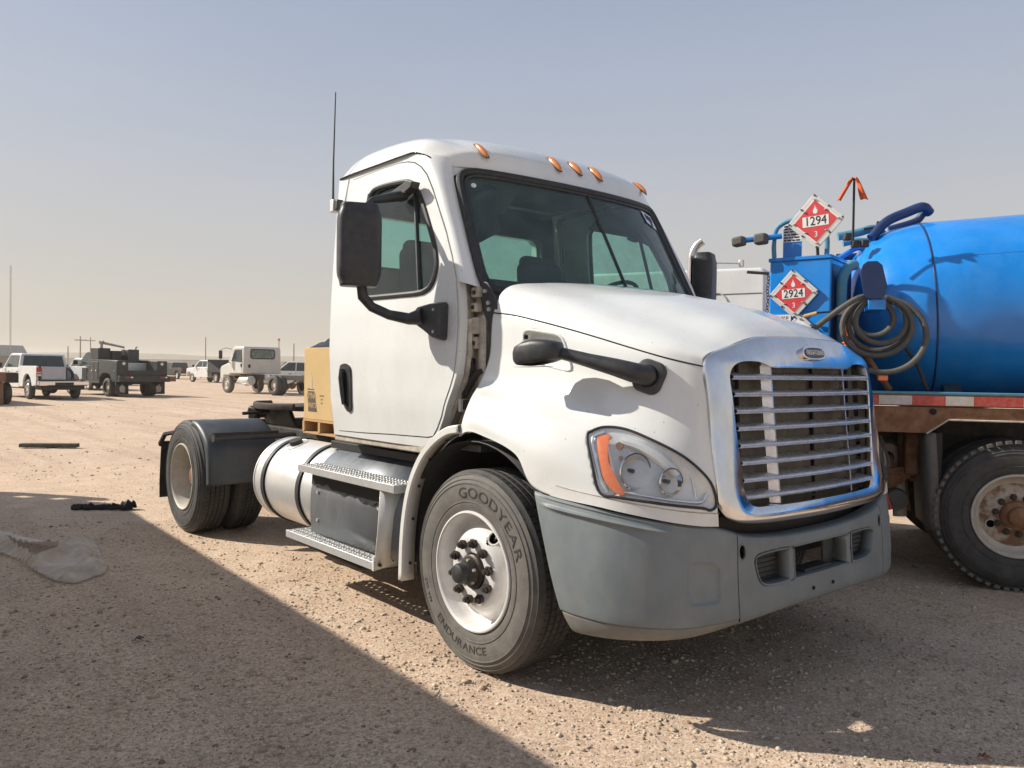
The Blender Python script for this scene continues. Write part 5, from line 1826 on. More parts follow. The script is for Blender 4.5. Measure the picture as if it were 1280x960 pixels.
def vnoise(x, y, seed=0):
    if seed not in _vt:
        _vt[seed] = np.random.default_rng(seed).random((256, 256))
    t = _vt[seed]
    xi, yi = np.floor(x).astype(int), np.floor(y).astype(int)
    fx, fy = x - xi, y - yi
    fx, fy = fx * fx * (3 - 2 * fx), fy * fy * (3 - 2 * fy)
    g = lambda a, b: t[a % 256, b % 256]
    return (g(xi, yi) * (1 - fx) + g(xi + 1, yi) * fx) * (1 - fy) + (g(xi, yi + 1) * (1 - fx) + g(xi + 1, yi + 1) * fx) * fy


def height(x, y):
    d = np.hypot(x - 1.0, y + 2.0)
    a = np.clip(1.0 - d / 60.0, 0, 1)
    return a * (.018 * (vnoise(x * .9, y * .9, 1) - .5) + .012 * (vnoise(x * 3.1, y * 3.1, 2) - .5) + .009 * (vnoise(x * 9, y * 9, 3) - .5)) - .004


def axis_pts(c, lo, hi, n):
    t = np.linspace(-1, 1, n)
    k = 9.5
    w = np.sinh(k * t) / math.sinh(k)
    return c + np.where(t < 0, -w * lo, w * hi)


gx_ = axis_pts(.5, -4000.0, 1500.0, 420)
gx_ = .5 + np.where(np.linspace(-1, 1, 420) < 0, 1, 1) * np.sinh(9.2 * np.linspace(-1, 1, 420)) / math.sinh(9.2) * 2500.0
gy_ = -1.5 + np.sinh(9.2 * np.linspace(-1, 1, 420)) / math.sinh(9.2) * 2500.0
GX, GY = np.meshgrid(gx_, gy_, indexing='ij')
GZ = height(GX, GY)
gmb = MB()
gmb.v = np.stack([GX, GY, GZ], -1).reshape(-1, 3).tolist()
w = 420
gmb.f = [(i * w + j, (i + 1) * w + j, (i + 1) * w + j + 1, i * w + j + 1) for i in range(w - 1) for j in range(w - 1)]
ground = gmb.build('ground', 'ground', recalc=False, angle=180)
tag(ground, 'dry pale caliche ground of the gravel vehicle lot', 'ground', kind='structure')

# loose stones: dense near the camera, thinner with distance
cx0, cy0 = 3.17, -3.61
base_ico = bmesh.new()
bmesh.ops.create_icosphere(base_ico, subdivisions=1, radius=1.0)
IV = np.array([v.co[:] for v in base_ico.verts])
IF = np.array([[v.index for v in f.verts] for f in base_ico.faces])
base_ico.free()


def scatter(n, size_lo, size_hi, dmin, dmax, spread, power, seed, flat=.55, clump=None):
    r = np.random.default_rng(seed)
    out = []
    u = r.random(n)
    d = (dmin ** (1 - power) + u * (dmax ** (1 - power) - dmin ** (1 - power))) ** (1 / (1 - power)) if power != 1 else dmin * (dmax / dmin) ** u
    ang = R(139.85) + (r.random(n) - .5) * 2 * spread
    X = cx0 + d * np.cos(ang)
    Y = cy0 + d * np.sin(ang)
    S = size_lo * (size_hi / size_lo) ** (r.random(n) ** 2.6)
    if clump is not None:
        keep = vnoise(X * clump, Y * clump, seed + 9) + .35 * vnoise(X * clump * 3.7, Y * clump * 3.7, seed + 10) > r.random(n) * .9 + .15
        X, Y, S = X[keep], Y[keep], S[keep]
    m = len(X)
    rot = r.random(m) * 6.283
    sc = np.stack([S * (.7 + .6 * r.random(m)), S * (.7 + .6 * r.random(m)), S * flat * (.6 + .7 * r.random(m))], 1)
    V = IV[None] * (1 + .75 * (r.random((m, 12, 3)) - .5))
    V = V * sc[:, None, :]
    c, s_ = np.cos(rot)[:, None], np.sin(rot)[:, None]
    vx = V[..., 0] * c - V[..., 1] * s_
    vy = V[..., 0] * s_ + V[..., 1] * c
    Z = height(X, Y)
    P = np.stack([vx + X[:, None], vy + Y[:, None], V[..., 2] + Z[:, None] + (sc[:, 2] * .35)[:, None]], -1)
    return P


Ps = [scatter(60000, .0025, .0085, 2.2, 9.0, R(37), 1.0, 21, clump=.8),
      scatter(24000, .0035, .013, 4.0, 20.0, R(36), 1.0, 22, clump=.5),
      scatter(9000, .008, .030, 12.0, 70.0, R(35), 1.0, 23, clump=.25),
      scatter(22000, .005, .014, 2.3, 8.5, R(37), 1.0, 25, clump=1.3),
      scatter(420, .012, .024, 2.4, 9.0, R(37), 1.0, 24)]
Pall = np.concatenate(Ps)
m = len(Pall)
verts = Pall.reshape(-1, 3)
faces = (IF[None] + (np.arange(m) * 12)[:, None, None]).reshape(-1, 3)
me = bpy.data.meshes.new('gravel')
me.vertices.add(len(verts))
me.vertices.foreach_set('co', verts.ravel())
me.loops.add(len(faces) * 3)
me.loops.foreach_set('vertex_index', faces.ravel().astype(np.int32))
me.polygons.add(len(faces))
me.polygons.foreach_set('loop_start', np.arange(0, len(faces) * 3, 3, dtype=np.int32))
me.polygons.foreach_set('loop_total', np.full(len(faces), 3, dtype=np.int32))
me.update()
me.validate()
go = link('gravel', me, 'stone')
tag(go, 'loose angular pale gravel stones strewn over the lot', 'gravel', kind='stuff')


# ================================================================== the blue tank truck on the right
BL = thing('tank_truck', 'blue vacuum tank truck with rusty deck rail parked behind the white tractor', 'truck', (1.166, 2.715, 0), R(32.9))


def part_empty(name, parent):
    o = bpy.data.objects.new(name, None)
    o.empty_display_size = .1
    COL.objects.link(o)
    o.parent = parent
    return o


tk = MB().lathe([(0, -1.06), (.30, -1.03), (.52, -.955), (.66, -.84), (.735, -.68), (.77, -.50), (.775, -.46)], (0, 0, 0), 'x', 96).build('tank_head', 'blue', BL, angle=70)
tb = MB().lathe([(.775, -.452), (.780, -.44), (.780, 0), (.778, 1.2), (.780, 1.205), (.780, 4.2), (.70, 4.4), (0, 4.5)], (0, 0, 0), 'x', 96).build('tank_shell', 'blue', BL, angle=40)
for o in (tk, tb):
    o.location = (0, 1.05, 2.03)
    o.rotation_euler = (0, R(-3), 0)
MB().lathe([(.776, -.462), (.784, -.458), (.784, -.452), (.776, -.448)], (0, 0, 0), 'x', 96).build('tank_weld', 'blue_dark', tb)
MB().lathe([(.775, 1.195), (.784, 1.20), (.784, 1.207), (.775, 1.212)], (0, 0, 0), 'x', 96).build('tank_weld', 'blue', tb)
for a_ in (.55, 1.9):
    MB().tube([(x, -.779 * math.cos(a_), .779 * math.sin(a_)) for x in np.linspace(-.4, 4.1, 12)], .004, 5).build('seam_weld', 'blue', tb)
MB().box((.95, -.60, .50), (.10, .03, .14), rx=-.7).build('name_plate', 'step', tb, bevel=.004)
for x in (-.3, 1.3, 2.9):
    MB().prism([(.35, 1.30), (.6, 1.55), (1.5, 1.55), (1.75, 1.30)], x - .06, x + .06, 'x').build('tank_saddle', 'blue_low', BL)
# deck rail, tape, rusty channel with its cut-up wheel arch
MB().bb((-3.4, .0, 1.375), (5.2, .06, 1.395)).build('deck_edge', 'blue_light', BL, bevel=.004)
MB().bb((-3.4, .006, 1.29), (5.2, .05, 1.374)).build('deck_rail', 'rust', BL)
for a, b, m in ((-3.2, -1.63, 'white_tape'), (-1.62, -1.30, 'white_tape'), (-1.298, -.99, 'red_tape'), (-.94, -.885, 'red_tape'), (-.882, -.66, 'white_tape'), (-.658, -.445, 'red_tape'), (-.442, -.262, 'white_tape'), (-.26, .045, 'red_tape'), (.048, .35, 'white_tape'), (.352, .65, 'red_tape')):
    MB().bb((a, -.001, 1.298), (b, .005, 1.364)).build('reflective_tape', m, BL)
ch = MB().prism([(-3.4, 1.285), (5.2, 1.285), (5.2, 1.195), (-.42, 1.195), (-.555, 1.095), (-3.4, 1.085)], .012, .05, 'y')
cho = ch.build('side_channel', 'rust', BL, bevel=.003)
MB().tube([(-.56, .008, 1.092), (-.42, .008, 1.194), (1.6, .008, 1.194)], .007, 6).build('channel_flange', 'jamb', cho)
MB().cyl((-.93, .012, 1.175), (-.93, -.012, 1.175), .055, 18).build('round_lamp', 'rust', cho)
MB().cyl((-.52, .012, 1.252), (-.52, -.004, 1.252), .022, 12).build('rail_hole', 'void', cho)
MB().bb((-3.4, .05, 1.30), (5.2, 2.35, 1.37)).build('deck', 'frame', BL)
for w_ in (.62, 1.55):
    MB().bb((-3.5, w_, .85), (5.4, w_ + .09, 1.16)).build('frame_rail', 'frame', BL, bevel=.008)
# mud flap ahead of the wheel, seen edge on
MB().grid(np.array([[(-.565 + .05 * t, w_, 1.09 - .70 * t) for w_ in (.02, .3, .6)] for t in np.linspace(0, 1, 10)])).build('mud_flap', 'tyre', BL, solid=.07)
MB().bb((-.50, .06, .45), (-.44, .5, 1.1)).build('flap_frame', 'black', BL, bevel=.01)
# tandem wheels
tw_me = tyre_mesh('tank_truck_tyre', Rt=.53, dark=True, grooves=3)
lug = MB()
for k in range(54):
    a = 2 * math.pi * k / 54
    m = Matrix.Rotation(-a, 3, 'Y')
    c = m @ Vector((.522, .022, 0))
    vs = [c + m @ Vector((dx, dy, dz)) for dx in (-.012, .010) for dy in (-.024, .03) for dz in (-.017, .017)]
    lug.add(vs, [(0, 1, 3, 2), (4, 6, 7, 5), (0, 4, 5, 1), (2, 3, 7, 6), (0, 2, 6, 4), (1, 5, 7, 3)])
lug_me = lug.mesh('tread_lugs')
lug_me.materials.append(M['tyre'])


def blue_wheel(u, w0, flip=False):
    w = part_empty('dual_wheel', BL)
    w.location = (u, w0, .53)
    w.rotation_euler = (0, R(-17), math.pi if flip else 0)
    link('tyre', tw_me, None, w)
    link('tread_lugs', lug_me, None, w)['kind'] = 'stuff'
    o = link('tyre', tw_me, None, w)
    o.location = (0, .32, 0)
    rim = MB().lathe([(.292, .010), (.298, -.004), (.294, -.012), (.284, -.014), (.276, -.004), (.268, .03), (.258, .060), (.236, .078), (.222, .080)], (0, 0, 0), 'y', 72).build('rim', 'rim_dusty', w, angle=50)
    dk = MB()
    prof = [(.224, .078), (.21, .070), (.19, .060), (.165, .050), (.15, .045), (.12, .042), (.10, .04)]
    fine = []
    for i in range(len(prof) - 1):
        for k in range(4):
            t = k / 4
            fine.append((prof[i][0] * (1 - t) + prof[i + 1][0] * t, prof[i][1] * (1 - t) + prof[i + 1][1] * t))
    dk.lathe(fine, (0, 0, 0), 'y', 120)
    hs = [R(187), R(7)]
    dk.f = [f for f in dk.f if not any(math.hypot(sum(dk.v[i][0] for i in f) / 4 - .172 * math.cos(a), sum(dk.v[i][2] for i in f) / 4 - .172 * math.sin(a)) < .030 for a in hs)]
    d_ = dk.build('wheel_disc', 'disc', w, angle=50)
    for a in hs:
        c = Vector((.172 * math.cos(a), .050, .172 * math.sin(a)))
        MB().tube([c + Vector((.031 * math.cos(t), -.004, .031 * math.sin(t))) for t in np.linspace(0, 2 * math.pi, 21)], .004, 6).build('hand_hole_lip', 'rim_dusty', d_)
        MB().cyl(c + Vector((0, .05, 0)), c + Vector((0, .055, 0)), .05, 12).build('hand_hole_back', 'void', d_)
    MB().lathe([(.105, .05), (.102, .01), (.09, -.005), (.07, -.01), (.066, -.05), (.05, -.062), (0, -.064)], (0, 0, 0), 'y', 32).build('hub', 'rust', w, angle=40)
    for k in range(10):
        a = R(36 * k + 10)
        o = link('lug_nut', nut_me, None, w)
        o.location = (math.cos(a) * .132, .044, math.sin(a) * .132)
        o.scale = (1, .6, 1)
    return w


for u in (.03, 1.38):
    blue_wheel(u, 0)
    blue_wheel(u, 2.35, True)
    MB().cyl((u, .3, .53), (u, 2.0, .53), .08, 14).build('axle', 'rust', BL)
# hanging brake gear and rusty suspension between flap and grille
cr_ = random.Random(9)
for k in range(9):
    u0 = -1.25 + .68 * cr_.random()
    w0 = .45 + .5 * cr_.random()
    MB().tube([(u0, w0, 1.1), (u0 + .03 * cr_.random(), w0, .75), (u0 + .1 * cr_.random(), w0 - .05, .45 + .3 * cr_.random())], .015 + .03 * cr_.random(), 8).build('hanger', cr_.choice(['rust', 'frame', 'grease', 'tyre']), BL)
MB().lathe([(0, -.10), (.085, -.09), (.10, -.03), (.105, 0), (.10, .03), (.085, .09), (0, .10)], (-.80, .45, .80), 'z', 20).build('brake_chamber', 'rust', BL, angle=50)
MB().lathe([(0, -.08), (.075, -.07), (.085, 0), (.075, .07), (0, .08)], (-.70, .35, .56), 'y', 20).build('brake_chamber', 'tyre', BL, angle=50)
MB().tube([(-.98, .35, .60), (-.80, .33, .585), (-.66, .35, .60)], .018, 8).build('slack_arm', 'red_tape', BL)
MB().box((-.86, .40, .40), (.22, .12, .10)).build('spring_seat', 'jamb', BL, bevel=.03)
MB().tube([(-.83, .35, .75), (-.83, .35, .42)], .045, 10).build('shock_absorber', 'tyre', BL)
MB().tube([(-.68, .42, .75), (-.66, .40, .42)], .05, 10).build('shock_absorber', 'jamb', BL)
for k in range(6):      # leaf spring pack and its hangers
    MB().tube([(-1.45 + .03 * k, .34, .80 - .022 * k), (-1.0, .34, .70 - .022 * k), (-.55 - .03 * k, .34, .80 - .022 * k)], .034, 4, flat=.32).build('spring_leaf', 'rust', BL)
MB().box((-.60, .34, .92), (.10, .10, .34), rx=.1).build('spring_hanger', 'rust', BL, bevel=.02)
MB().box((-1.0, .30, .66), (.16, .14, .12)).build('axle_clamp', 'jamb', BL, bevel=.02)
for x in (-1.05, -.95):
    MB().cyl((x, .24, .50), (x, .24, .80), .014, 8).build('u_bolt', 'step', BL)
MB().tube([(-.92, .18, 1.02), (-.90, .16, .80), (-.80, .17, .62), (-.76, .20, .50)], .016, 8).build('air_line', 'red_tape', BL)
MB().tube([(-.84, .20, 1.05), (-.78, .16, .86), (-.82, .16, .66), (-.72, .2, .52)], .012, 8).build('air_line', 'hose', BL)
MB().lathe([(.05, -.10), (.11, -.09), (.14, -.02), (.14, .05), (.11, .10), (.04, .12)], (-.74, .62, .86), 'y', 20).build('brake_pot', 'jamb', BL, angle=50)
MB().bb((-3.1, .25, .45), (-.95, 2.1, 1.05)).build('rear_tool_box', 'frame', BL, bevel=.02)

# cabinet turned towards the sun, with its placards
cab = part_empty('valve_cabinet', BL)
cab.location = (-1.335, .50, 0)
cab.rotation_euler = (0, 0, R(-20))
MB().bb((-.235, -.30, 1.30), (.235, .30, 2.40)).build('cabinet_body', 'blue', cab, bevel=.01)
MB().bb((-.245, -.31, 2.395), (.245, .31, 2.425)).build('cabinet_lid', 'blue', cab, bevel=.006)
MB().bb((.2352, -.28, 1.35), (.238, .28, 2.36)).build('shaded_side_panel', 'blue_dark', cab)  # darker blue puts the shade of the cabinet's unlit side into its colour
MB().bb((-.16, -.22, 2.425), (-.015, -.21, 2.70)).build('warning_plate', 'blue', cab)
wp = MB().bb((-.158, -.226, 2.555), (-.012, -.2205, 2.70)).build('warning_label', 'sign_white', cab)
rl = random.Random(3)
for r_ in range(6):
    x = -.152
    while x < -.03:
        l_ = .012 + .03 * rl.random()
        MB().bb((x, -.2285, 2.563 + r_ * .0225), (min(x + l_, -.016), -.2265, 2.574 + r_ * .0225)).build('label_print', 'sign_black', wp)
        x += l_ + .008


def flame(mb, o, x, y, k):
    pts = [(0, -1), (-.55, -.95), (-.8, -.45), (-.62, 0), (-.5, -.25), (-.42, .35), (-.25, .1), (0, 1), (.22, .15), (.4, .42), (.5, -.2), (.66, .05), (.8, -.45), (.55, -.95)]
    vs = [o + x * (a * k * .62) + y * (b * k) for a, b in pts]
    mb.add(vs, [tuple(range(len(vs)))])


def placard(parent, c, x, y, hd, number, field='sign_red'):
    p = part_empty('hazard_placard', parent)
    c, x, y = Vector(c), Vector(x).normalized(), Vector(y).normalized()
    n = x.cross(y).normalized()
    a = hd * .90
    rr = [(q[0] * .7071 - q[1] * .7071, q[0] * .7071 + q[1] * .7071) for q in round_rect(-a * .7071 * 1.04, -a * .7071 * 1.04, a * .7071 * 1.04, a * .7071 * 1.04, a * .14, 4)]
    plate('placard_frame', rr, c, x, y, -.006, .006, 'sign_alu', p, .002)
    dm = lambda k: [(0, k), (-k, 0), (0, -k), (k, 0)]
    plate('placard_border', dm(hd * .74), c, x, y, .0062, .0075, 'sign_white', p)
    plate('placard_field', dm(hd * .70), c, x, y, .0077, .009, field, p)
    for t in np.linspace(0, 2 * math.pi, 9)[:-1]:
        d_ = hd * (.86 if round(t / (math.pi / 4)) % 2 == 0 else .62)
        q = c + x * math.cos(t) * d_ + y * math.sin(t) * d_ + n * .006
        MB().cyl(q, q + n * .008, .0075, 8).build('placard_clip', 'nut', p)
        q = q - (x * math.cos(t) + y * math.sin(t)) * hd * .14 + n * .004
        MB().box(q, (.018, .018, .006), rz=t).build('placard_clip', 'step', p)
    mb = MB()
    flame(mb, c + y * hd * .40 + n * .0095, x, y, hd * .15)
    mb.build('flame_symbol', 'sign_white', p, recalc=False)
    if number:
        plate('number_panel', [(-hd * .42, -hd * .17), (hd * .42, -hd * .17), (hd * .42, hd * .17), (-hd * .42, hd * .17)], c, x, y, .009, .0105, 'sign_white', p)
        put_text('placard_number', number, hd * .42, 'sign_black', p, c + n * .0115, x, y, .0008, sx=.86)
    put_text('class_number', '3', hd * .27, 'sign_white', p, c - y * hd * .44 + n * .0098, x, y, .0006)
    return p


X_, Y_ = Vector((1, 0, 0)), Vector((0, 0, 1))
placard(cab, (-.035, -.325, 2.135), (1, 0, .05), (-.05, 0, 1), .210, '2924')
placard(cab, (.15, -.42, 2.665), (1, 0, .06), (-.06, 0, 1), .228, '1294')
placard(cab, (.02, -.325, 1.80), (1, 0, .02), (-.02, 0, 1), .195, '', 'sign_white')
MB().tube([(.115, -.41, 2.60), (.13, -.30, 2.50), (.13, -.28, 2.40)], .012, 6).build('placard_bracket', 'frame', cab)
pl = MB().bb((-.22, -.308, 1.915), (-.06, -.302, 1.975)).build('number_plate', 'sign_white', cab)
put_text('plate_lettering', '1AVKP', .050, 'sign_black', pl, (-.14, -.3085, 1.943), X_, Y_, .0006, sx=.85)
MB().tube([(.06, -.36, 1.955), (.17, -.40, 1.975)], .014, 8).build('lever_grip', 'wood', cab)
MB().tube([(.17, -.40, 1.975), (.27, -.36, 1.985)], .008, 8).build('lever', 'frame', cab)
# grab hoop and rubber-tipped stops
MB().tube([tuple(p) for p in cspline([(-.215, -.26, 2.42), (-.22, -.26, 2.56), (-.20, -.26, 2.66), (-.13, -.26, 2.71), (-.03, -.26, 2.725), (.08, -.26, 2.73), (.16, -.26, 2.70), (.19, -.26, 2.55), (.19, -.26, 2.42)], 50)], .019, 10).build('grab_hoop', 'blue_light', cab)
MB().tube([(-.45, -.38, 2.575), (-.15, -.28, 2.60)], .022, 10).build('stop_bar', 'blue', cab)
MB().box((-.455, -.40, 2.565), (.10, .09, .075), ry=-.12).build('rubber_stop', 'hose', cab, bevel=.018)
MB().box((-.285, -.37, 2.575), (.10, .09, .085), ry=-.05).build('rubber_stop', 'hose', cab, bevel=.018)
MB().tube([(-.42, -.30, 2.33), (-.25, -.28, 2.31)], .012, 6).build('side_lever', 'black', cab)
lk = MB()
for k in range(26):
    c = Vector((-.262 + .004 * math.sin(k), -.26, 2.30 - k * .026))
    q = [c + Vector((.010 * math.cos(t) if k % 2 else .003 * math.cos(t), .003 * math.cos(t) if k % 2 else .010 * math.cos(t), .017 * math.sin(t))) for t in np.linspace(0, 2 * math.pi, 9)]
    MB().tube(q, .0035, 5, cap=False).build('chain_link', 'blue_dark', cab)

# flag, pipes and hoses in the gap between cabinet and tank
fl = part_empty('marker_flag', BL)
MB().tube([(-1.05, .3, 2.55), (-1.05, .3, 3.03)], .009, 6).build('flag_pole', 'black', fl)
fg = MB()
for sx, L_, tw in ((-1, .17, .0), (1, .17, .5)):
    rows = []
    for t in np.linspace(0, 1, 10):
        cx_ = -1.05 + sx * (.015 + .095 * t * (1 if sx < 0 else .65))
        zz = 3.03 - L_ * t ** (1.0 if sx < 0 else 1.1)
        wdt = .028 + .028 * t * (1 if sx > 0 else .2)
        rows.append([(cx_ - wdt * .5, .30 - .02 * math.sin(6 * t), zz), (cx_, .28 + .02 * math.sin(9 * t), zz + .006), (cx_ + wdt * .5, .31, zz)])
    fg.grid(np.array(rows))
fg.build('flag_cloth', 'orange_cloth', fl, solid=.002)
pipes = [
    ([(-1.03, .30, 2.36), (-1.08, .26, 2.34), (-1.125, .24, 2.25), (-1.13, .24, 2.10), (-1.13, .24, 2.02)], .040, 'blue_light', 'elbow_pipe'),
    ([(-1.13, .24, 2.03), (-1.13, .24, 1.97)], .048, 'sign_alu', 'pipe_collar'),
    ([(-1.13, .24, 1.98), (-1.13, .24, 1.3)], .030, 'blue_light', 'down_pipe'),
    ([(-1.15, .40, 2.60), (-1.0, .42, 2.63), (-.88, .45, 2.66), (-.80, .5, 2.60), (-.78, .55, 2.50)], .035, 'blue_light', 'top_pipe'),
    ([(-1.12, .30, 2.53), (-1.0, .32, 2.55), (-.86, .36, 2.52), (-.84, .4, 2.35)], .026, 'blue_light', 'top_pipe'),
    ([(-.86, .8, 2.64), (-.74, .85, 2.78), (-.58, .9, 2.86), (-.46, .9, 2.90), (-.40, .95, 2.86)], .040, 'blue_dark', 'vent_hose'),
    ([(-1.15, .5, 2.45), (-.85, .52, 2.46)], .030, 'blue_dark', 'cross_pipe'),
    ([(-1.15, .35, 2.42), (-1.0, .35, 2.50), (-.92, .36, 2.42), (-.90, .4, 2.3)], .022, 'blue', 'cross_pipe'),
    ([(-.70, 1.0, 2.74), (-.50, 1.0, 2.80), (-.44, 1.0, 2.86)], .03, 'blue_dark', 'vent_hose')]
for pts, r_, m, nm in pipes:
    if nm in ('top_pipe', 'cross_pipe'):      # these stand against the tank head, behind the cabinet
        pts = [(-1.75 + (x + 1.75) * 1.075, y + .52, 1.504 + (z - 1.504) * 1.075) for x, y, z in pts]
    MB().tube([tuple(p) for p in cspline(pts, 22)], r_, 12).build(nm, m, BL)
MB().tube([(-.82, .88, 2.66), (-.80, .86, 2.79)], .012, 6).build('valve_stem', 'frame', BL)
MB().tube([(-.91, .86, 2.73), (-.73, .86, 2.75)], .010, 6).build('valve_handle', 'frame', BL)
for (u, z) in ((-1.0, 2.57), (-.93, 2.57), (-1.06, 2.63)):
    MB().box((u, .62, z), (.06, .05, .06), rz=.4).build('valve_body', 'frame', BL, bevel=.01)
# paddle-shaped hose hook
pd = MB().prism([(-1.035, 2.26), (-1.02, 2.315), (-.985, 2.34), (-.92, 2.34), (-.885, 2.31), (-.85, 2.16), (-.865, 2.085), (-.89, 2.065), (-.985, 2.065), (-1.005, 2.09)], -.06, -.045, 'y')
pdo = pd.build('hose_hook', 'blue_dark', BL, bevel=.004)
MB().bb((-.975, -.05, 1.985), (-.855, .25, 2.06)).build('hook_arm', 'blue', pdo, bevel=.006)


def coil(cu, cz, ru, rz_, w0, w1, a0, a1, n=60, tilt=0.0):
    return [(cu + ru * math.cos(t) + tilt * math.sin(t), w0 + (w1 - w0) * i / n, cz + rz_ * math.sin(t)) for i, t in enumerate(np.linspace(a0, a1, n + 1))]


h1 = coil(-.90, 1.87, .235, .215, .08, .02, R(100), R(440), 70)
h2 = coil(-.875, 1.91, .175, .165, .00, .06, R(80), R(400), 60)
h3 = coil(-.86, 1.80, .285, .27, .04, -.02, R(75), R(-110), 44)
h4 = [(-1.43, .02, 1.78), (-1.33, .02, 1.86), (-1.22, .0, 1.95), (-1.13, -.02, 2.02), (-1.05, -.02, 2.07), (-.99, 0, 2.09)]
h5 = coil(-.92, 1.93, .135, .125, .10, .06, R(120), R(480), 50)
h6 = coil(-.885, 1.885, .205, .19, .10, .07, R(60), R(420), 60)
for h in (h1, h2, h3, h5, h6, [tuple(p) for p in cspline(h4, 26)]):
    MB().tube(h, .021, 10).build('coiled_hose', 'hose', BL)
# orange corrugated sleeve
osl = MB()
pts = [tuple(p) for p in cspline([(-1.07, .14, 1.93), (-1.09, .14, 1.88), (-1.08, .14, 1.82), (-1.10, .14, 1.74), (-1.06, .14, 1.64)], 60)]
osl.tube(pts, [.022 + .006 * (1 if (i // 2) % 2 else -1) for i in range(60)], 12)
osl.build('orange_sleeve', 'orange', BL)
MB().box((-.86, .0, 1.49), (.07, .03, .04), rz=.2).build('orange_tag', 'orange', BL, bevel=.006)
MB().tube([(-.66, .30, 1.72), (-.58, .26, 1.58), (-.52, .22, 1.40)], .014, 8).build('tank_brace', 'frame', BL)
MB().tube([(-1.0, .25, 1.75), (-.85, .2, 1.5), (-.78, .2, 1.40)], .022, 8).build('tank_brace', 'rust', BL)
# the cab ahead of the tank (outside the picture)
cb_ = MB()
cb_.prism([(4.9, .9), (8.2, .9), (8.3, 1.6), (6.9, 1.9), (6.5, 2.7), (5.0, 2.8)], .1, 2.3, 'y')
cbo = cb_.build('cab', 'blue', BL, bevel=.08, seg=3)
MB().bb((5.3, .088, 1.95), (6.3, .098, 2.55)).build('window', 'glass_far', cbo)
for q in (0, 2.35):
    blue_wheel(7.2, q, q > 0)


# ================================================================== things lying about
# pallet with a printed carton and a cloth, standing on the frame behind the cab
pal = thing('pallet', 'small wooden pallet on the tractor frame under the cardboard carton', 'pallet', (-2.82, -.28, .957), 0)
for y in (-.25, -.13, 0, .13, .25):
    MB().bb((-.365, y - .045, .097), (.25, y + .045, .115)).build('deck_board', 'wood', pal, bevel=.002)
for x in (-.345, -.06, .225):
    MB().bb((x - .02, -.30, .010), (x + .02, .30, .096)).build('stringer', 'wood', pal, bevel=.002)
for y in (-.25, 0, .25):
    MB().bb((-.365, y - .045, -.007), (.25, y + .045, .009)).build('bottom_board', 'wood', pal, bevel=.002)
bx = thing('cardboard_box', 'tan cardboard carton with dark printed logo on the pallet behind the cab', 'box', (-2.82, -.28, 1.073), 0)
cb = MB().bb((-.36, -.29, 0), (.30, .27, .60))
cbo = cb.build('carton', 'cardboard', bx, bevel=.004)
# print on the side facing the camera (towards the front of the truck) and the flank
for (o, X) in ((Vector((.3005, -.02, 0)), Vector((0, 1, 0))), (Vector((-.20, -.2905, 0)), Vector((1, 0, 0)))):
    n_ = X.cross(Vector((0, 0, 1)))
    Z = Vector((0, 0, 1))
    pp = plate('logo_panel', [(-.085, .235), (.035, .235), (.085, .065), (-.075, .065)], o, X, Z, .0, .0010, 'print', cbo)
    put_text('logo_text', 'DYNA', .072, 'cardboard', cbo, o + X * -.018 + Z * .195 + n_ * .0015, X, Z, .0004, sx=.85)
    put_text('logo_text', 'PARTS', .060, 'cardboard', cbo, o + X * .0 + Z * .115 + n_ * .0015, X, Z, .0004, sx=.85)
    plate('logo_rocket', [(-.045, .255), (.0, .255), (-.008, .34), (-.02, .39), (-.034, .34)], o, X, Z, .0, .0010, 'jamb', cbo)
    plate('logo_base', [(-.09, .247), (.03, .247), (.03, .254), (-.09, .258)], o, X, Z, .0, .0010, 'print', cbo)
    for k in range(3):
        put_text('small_print', ['PART NO', 'QTY', 'LOT'][k], .018, 'print', cbo, o + X * .17 + Z * (.20 - k * .03) + n_ * .001, X, Z, .0003)
cl = MB()
P_ = []
for i in range(18):
    row = []
    for j in range(12):
        x, y = -.33 + .34 * i / 17, -.26 + .24 * j / 11
        e = min(i, 17 - i, 9) / 9 * min(j, 11 - j, 6) / 6
        row.append((x, y, .603 + .09 * e ** .5 * (.7 + .5 * float(vnoise(np.array(i * .6), np.array(j * .7), 4)))))
    P_.append(row)
rag = cl.grid(np.array(P_)).build('folded_cloth', 'cloth_dark', angle=80, solid=.004)
rag.location = (-2.82, -.28, 1.073)
tag(rag, 'crumpled navy cloth lying on top of the tan cardboard carton', 'cloth')

# crumpled translucent plastic film at the left edge
rr = np.random.default_rng(5)
fr = Vector((.6446, .7644, 0))
fb = Vector((-.7642, .6447, 0))
FO = [(-5.6, -2.75), (-5.35, -2.60), (-5.05, -2.45), (-4.75, -2.38), (-4.40, -2.24), (-4.28, -2.08), (-4.30, -1.97), (-4.02, -1.98), (-3.62, -2.04), (-3.28, -2.08), (-3.06, -2.15), (-3.02, -2.22), (-2.95, -2.29), (-2.92, -2.38),
      (-3.06, -2.47), (-3.42, -2.52), (-3.90, -2.575), (-4.25, -2.64), (-4.55, -2.74), (-4.95, -2.86), (-5.45, -2.95)]
FOs = smooth_loop(FO, 6)
FH = smooth_loop([(-4.56, -2.53), (-4.14, -2.43), (-3.97, -2.33), (-3.80, -2.30), (-3.66, -2.43), (-3.62, -2.50), (-3.90, -2.51)], 5)


FOa, FHa = np.array(FOs), np.array(FH)
_fc = {}


def film_h(x, y):
    key = (round(x, 5), round(y, 5))
    if key not in _fc:
        _fc[key] = _film_h(x, y)
    return _fc[key]


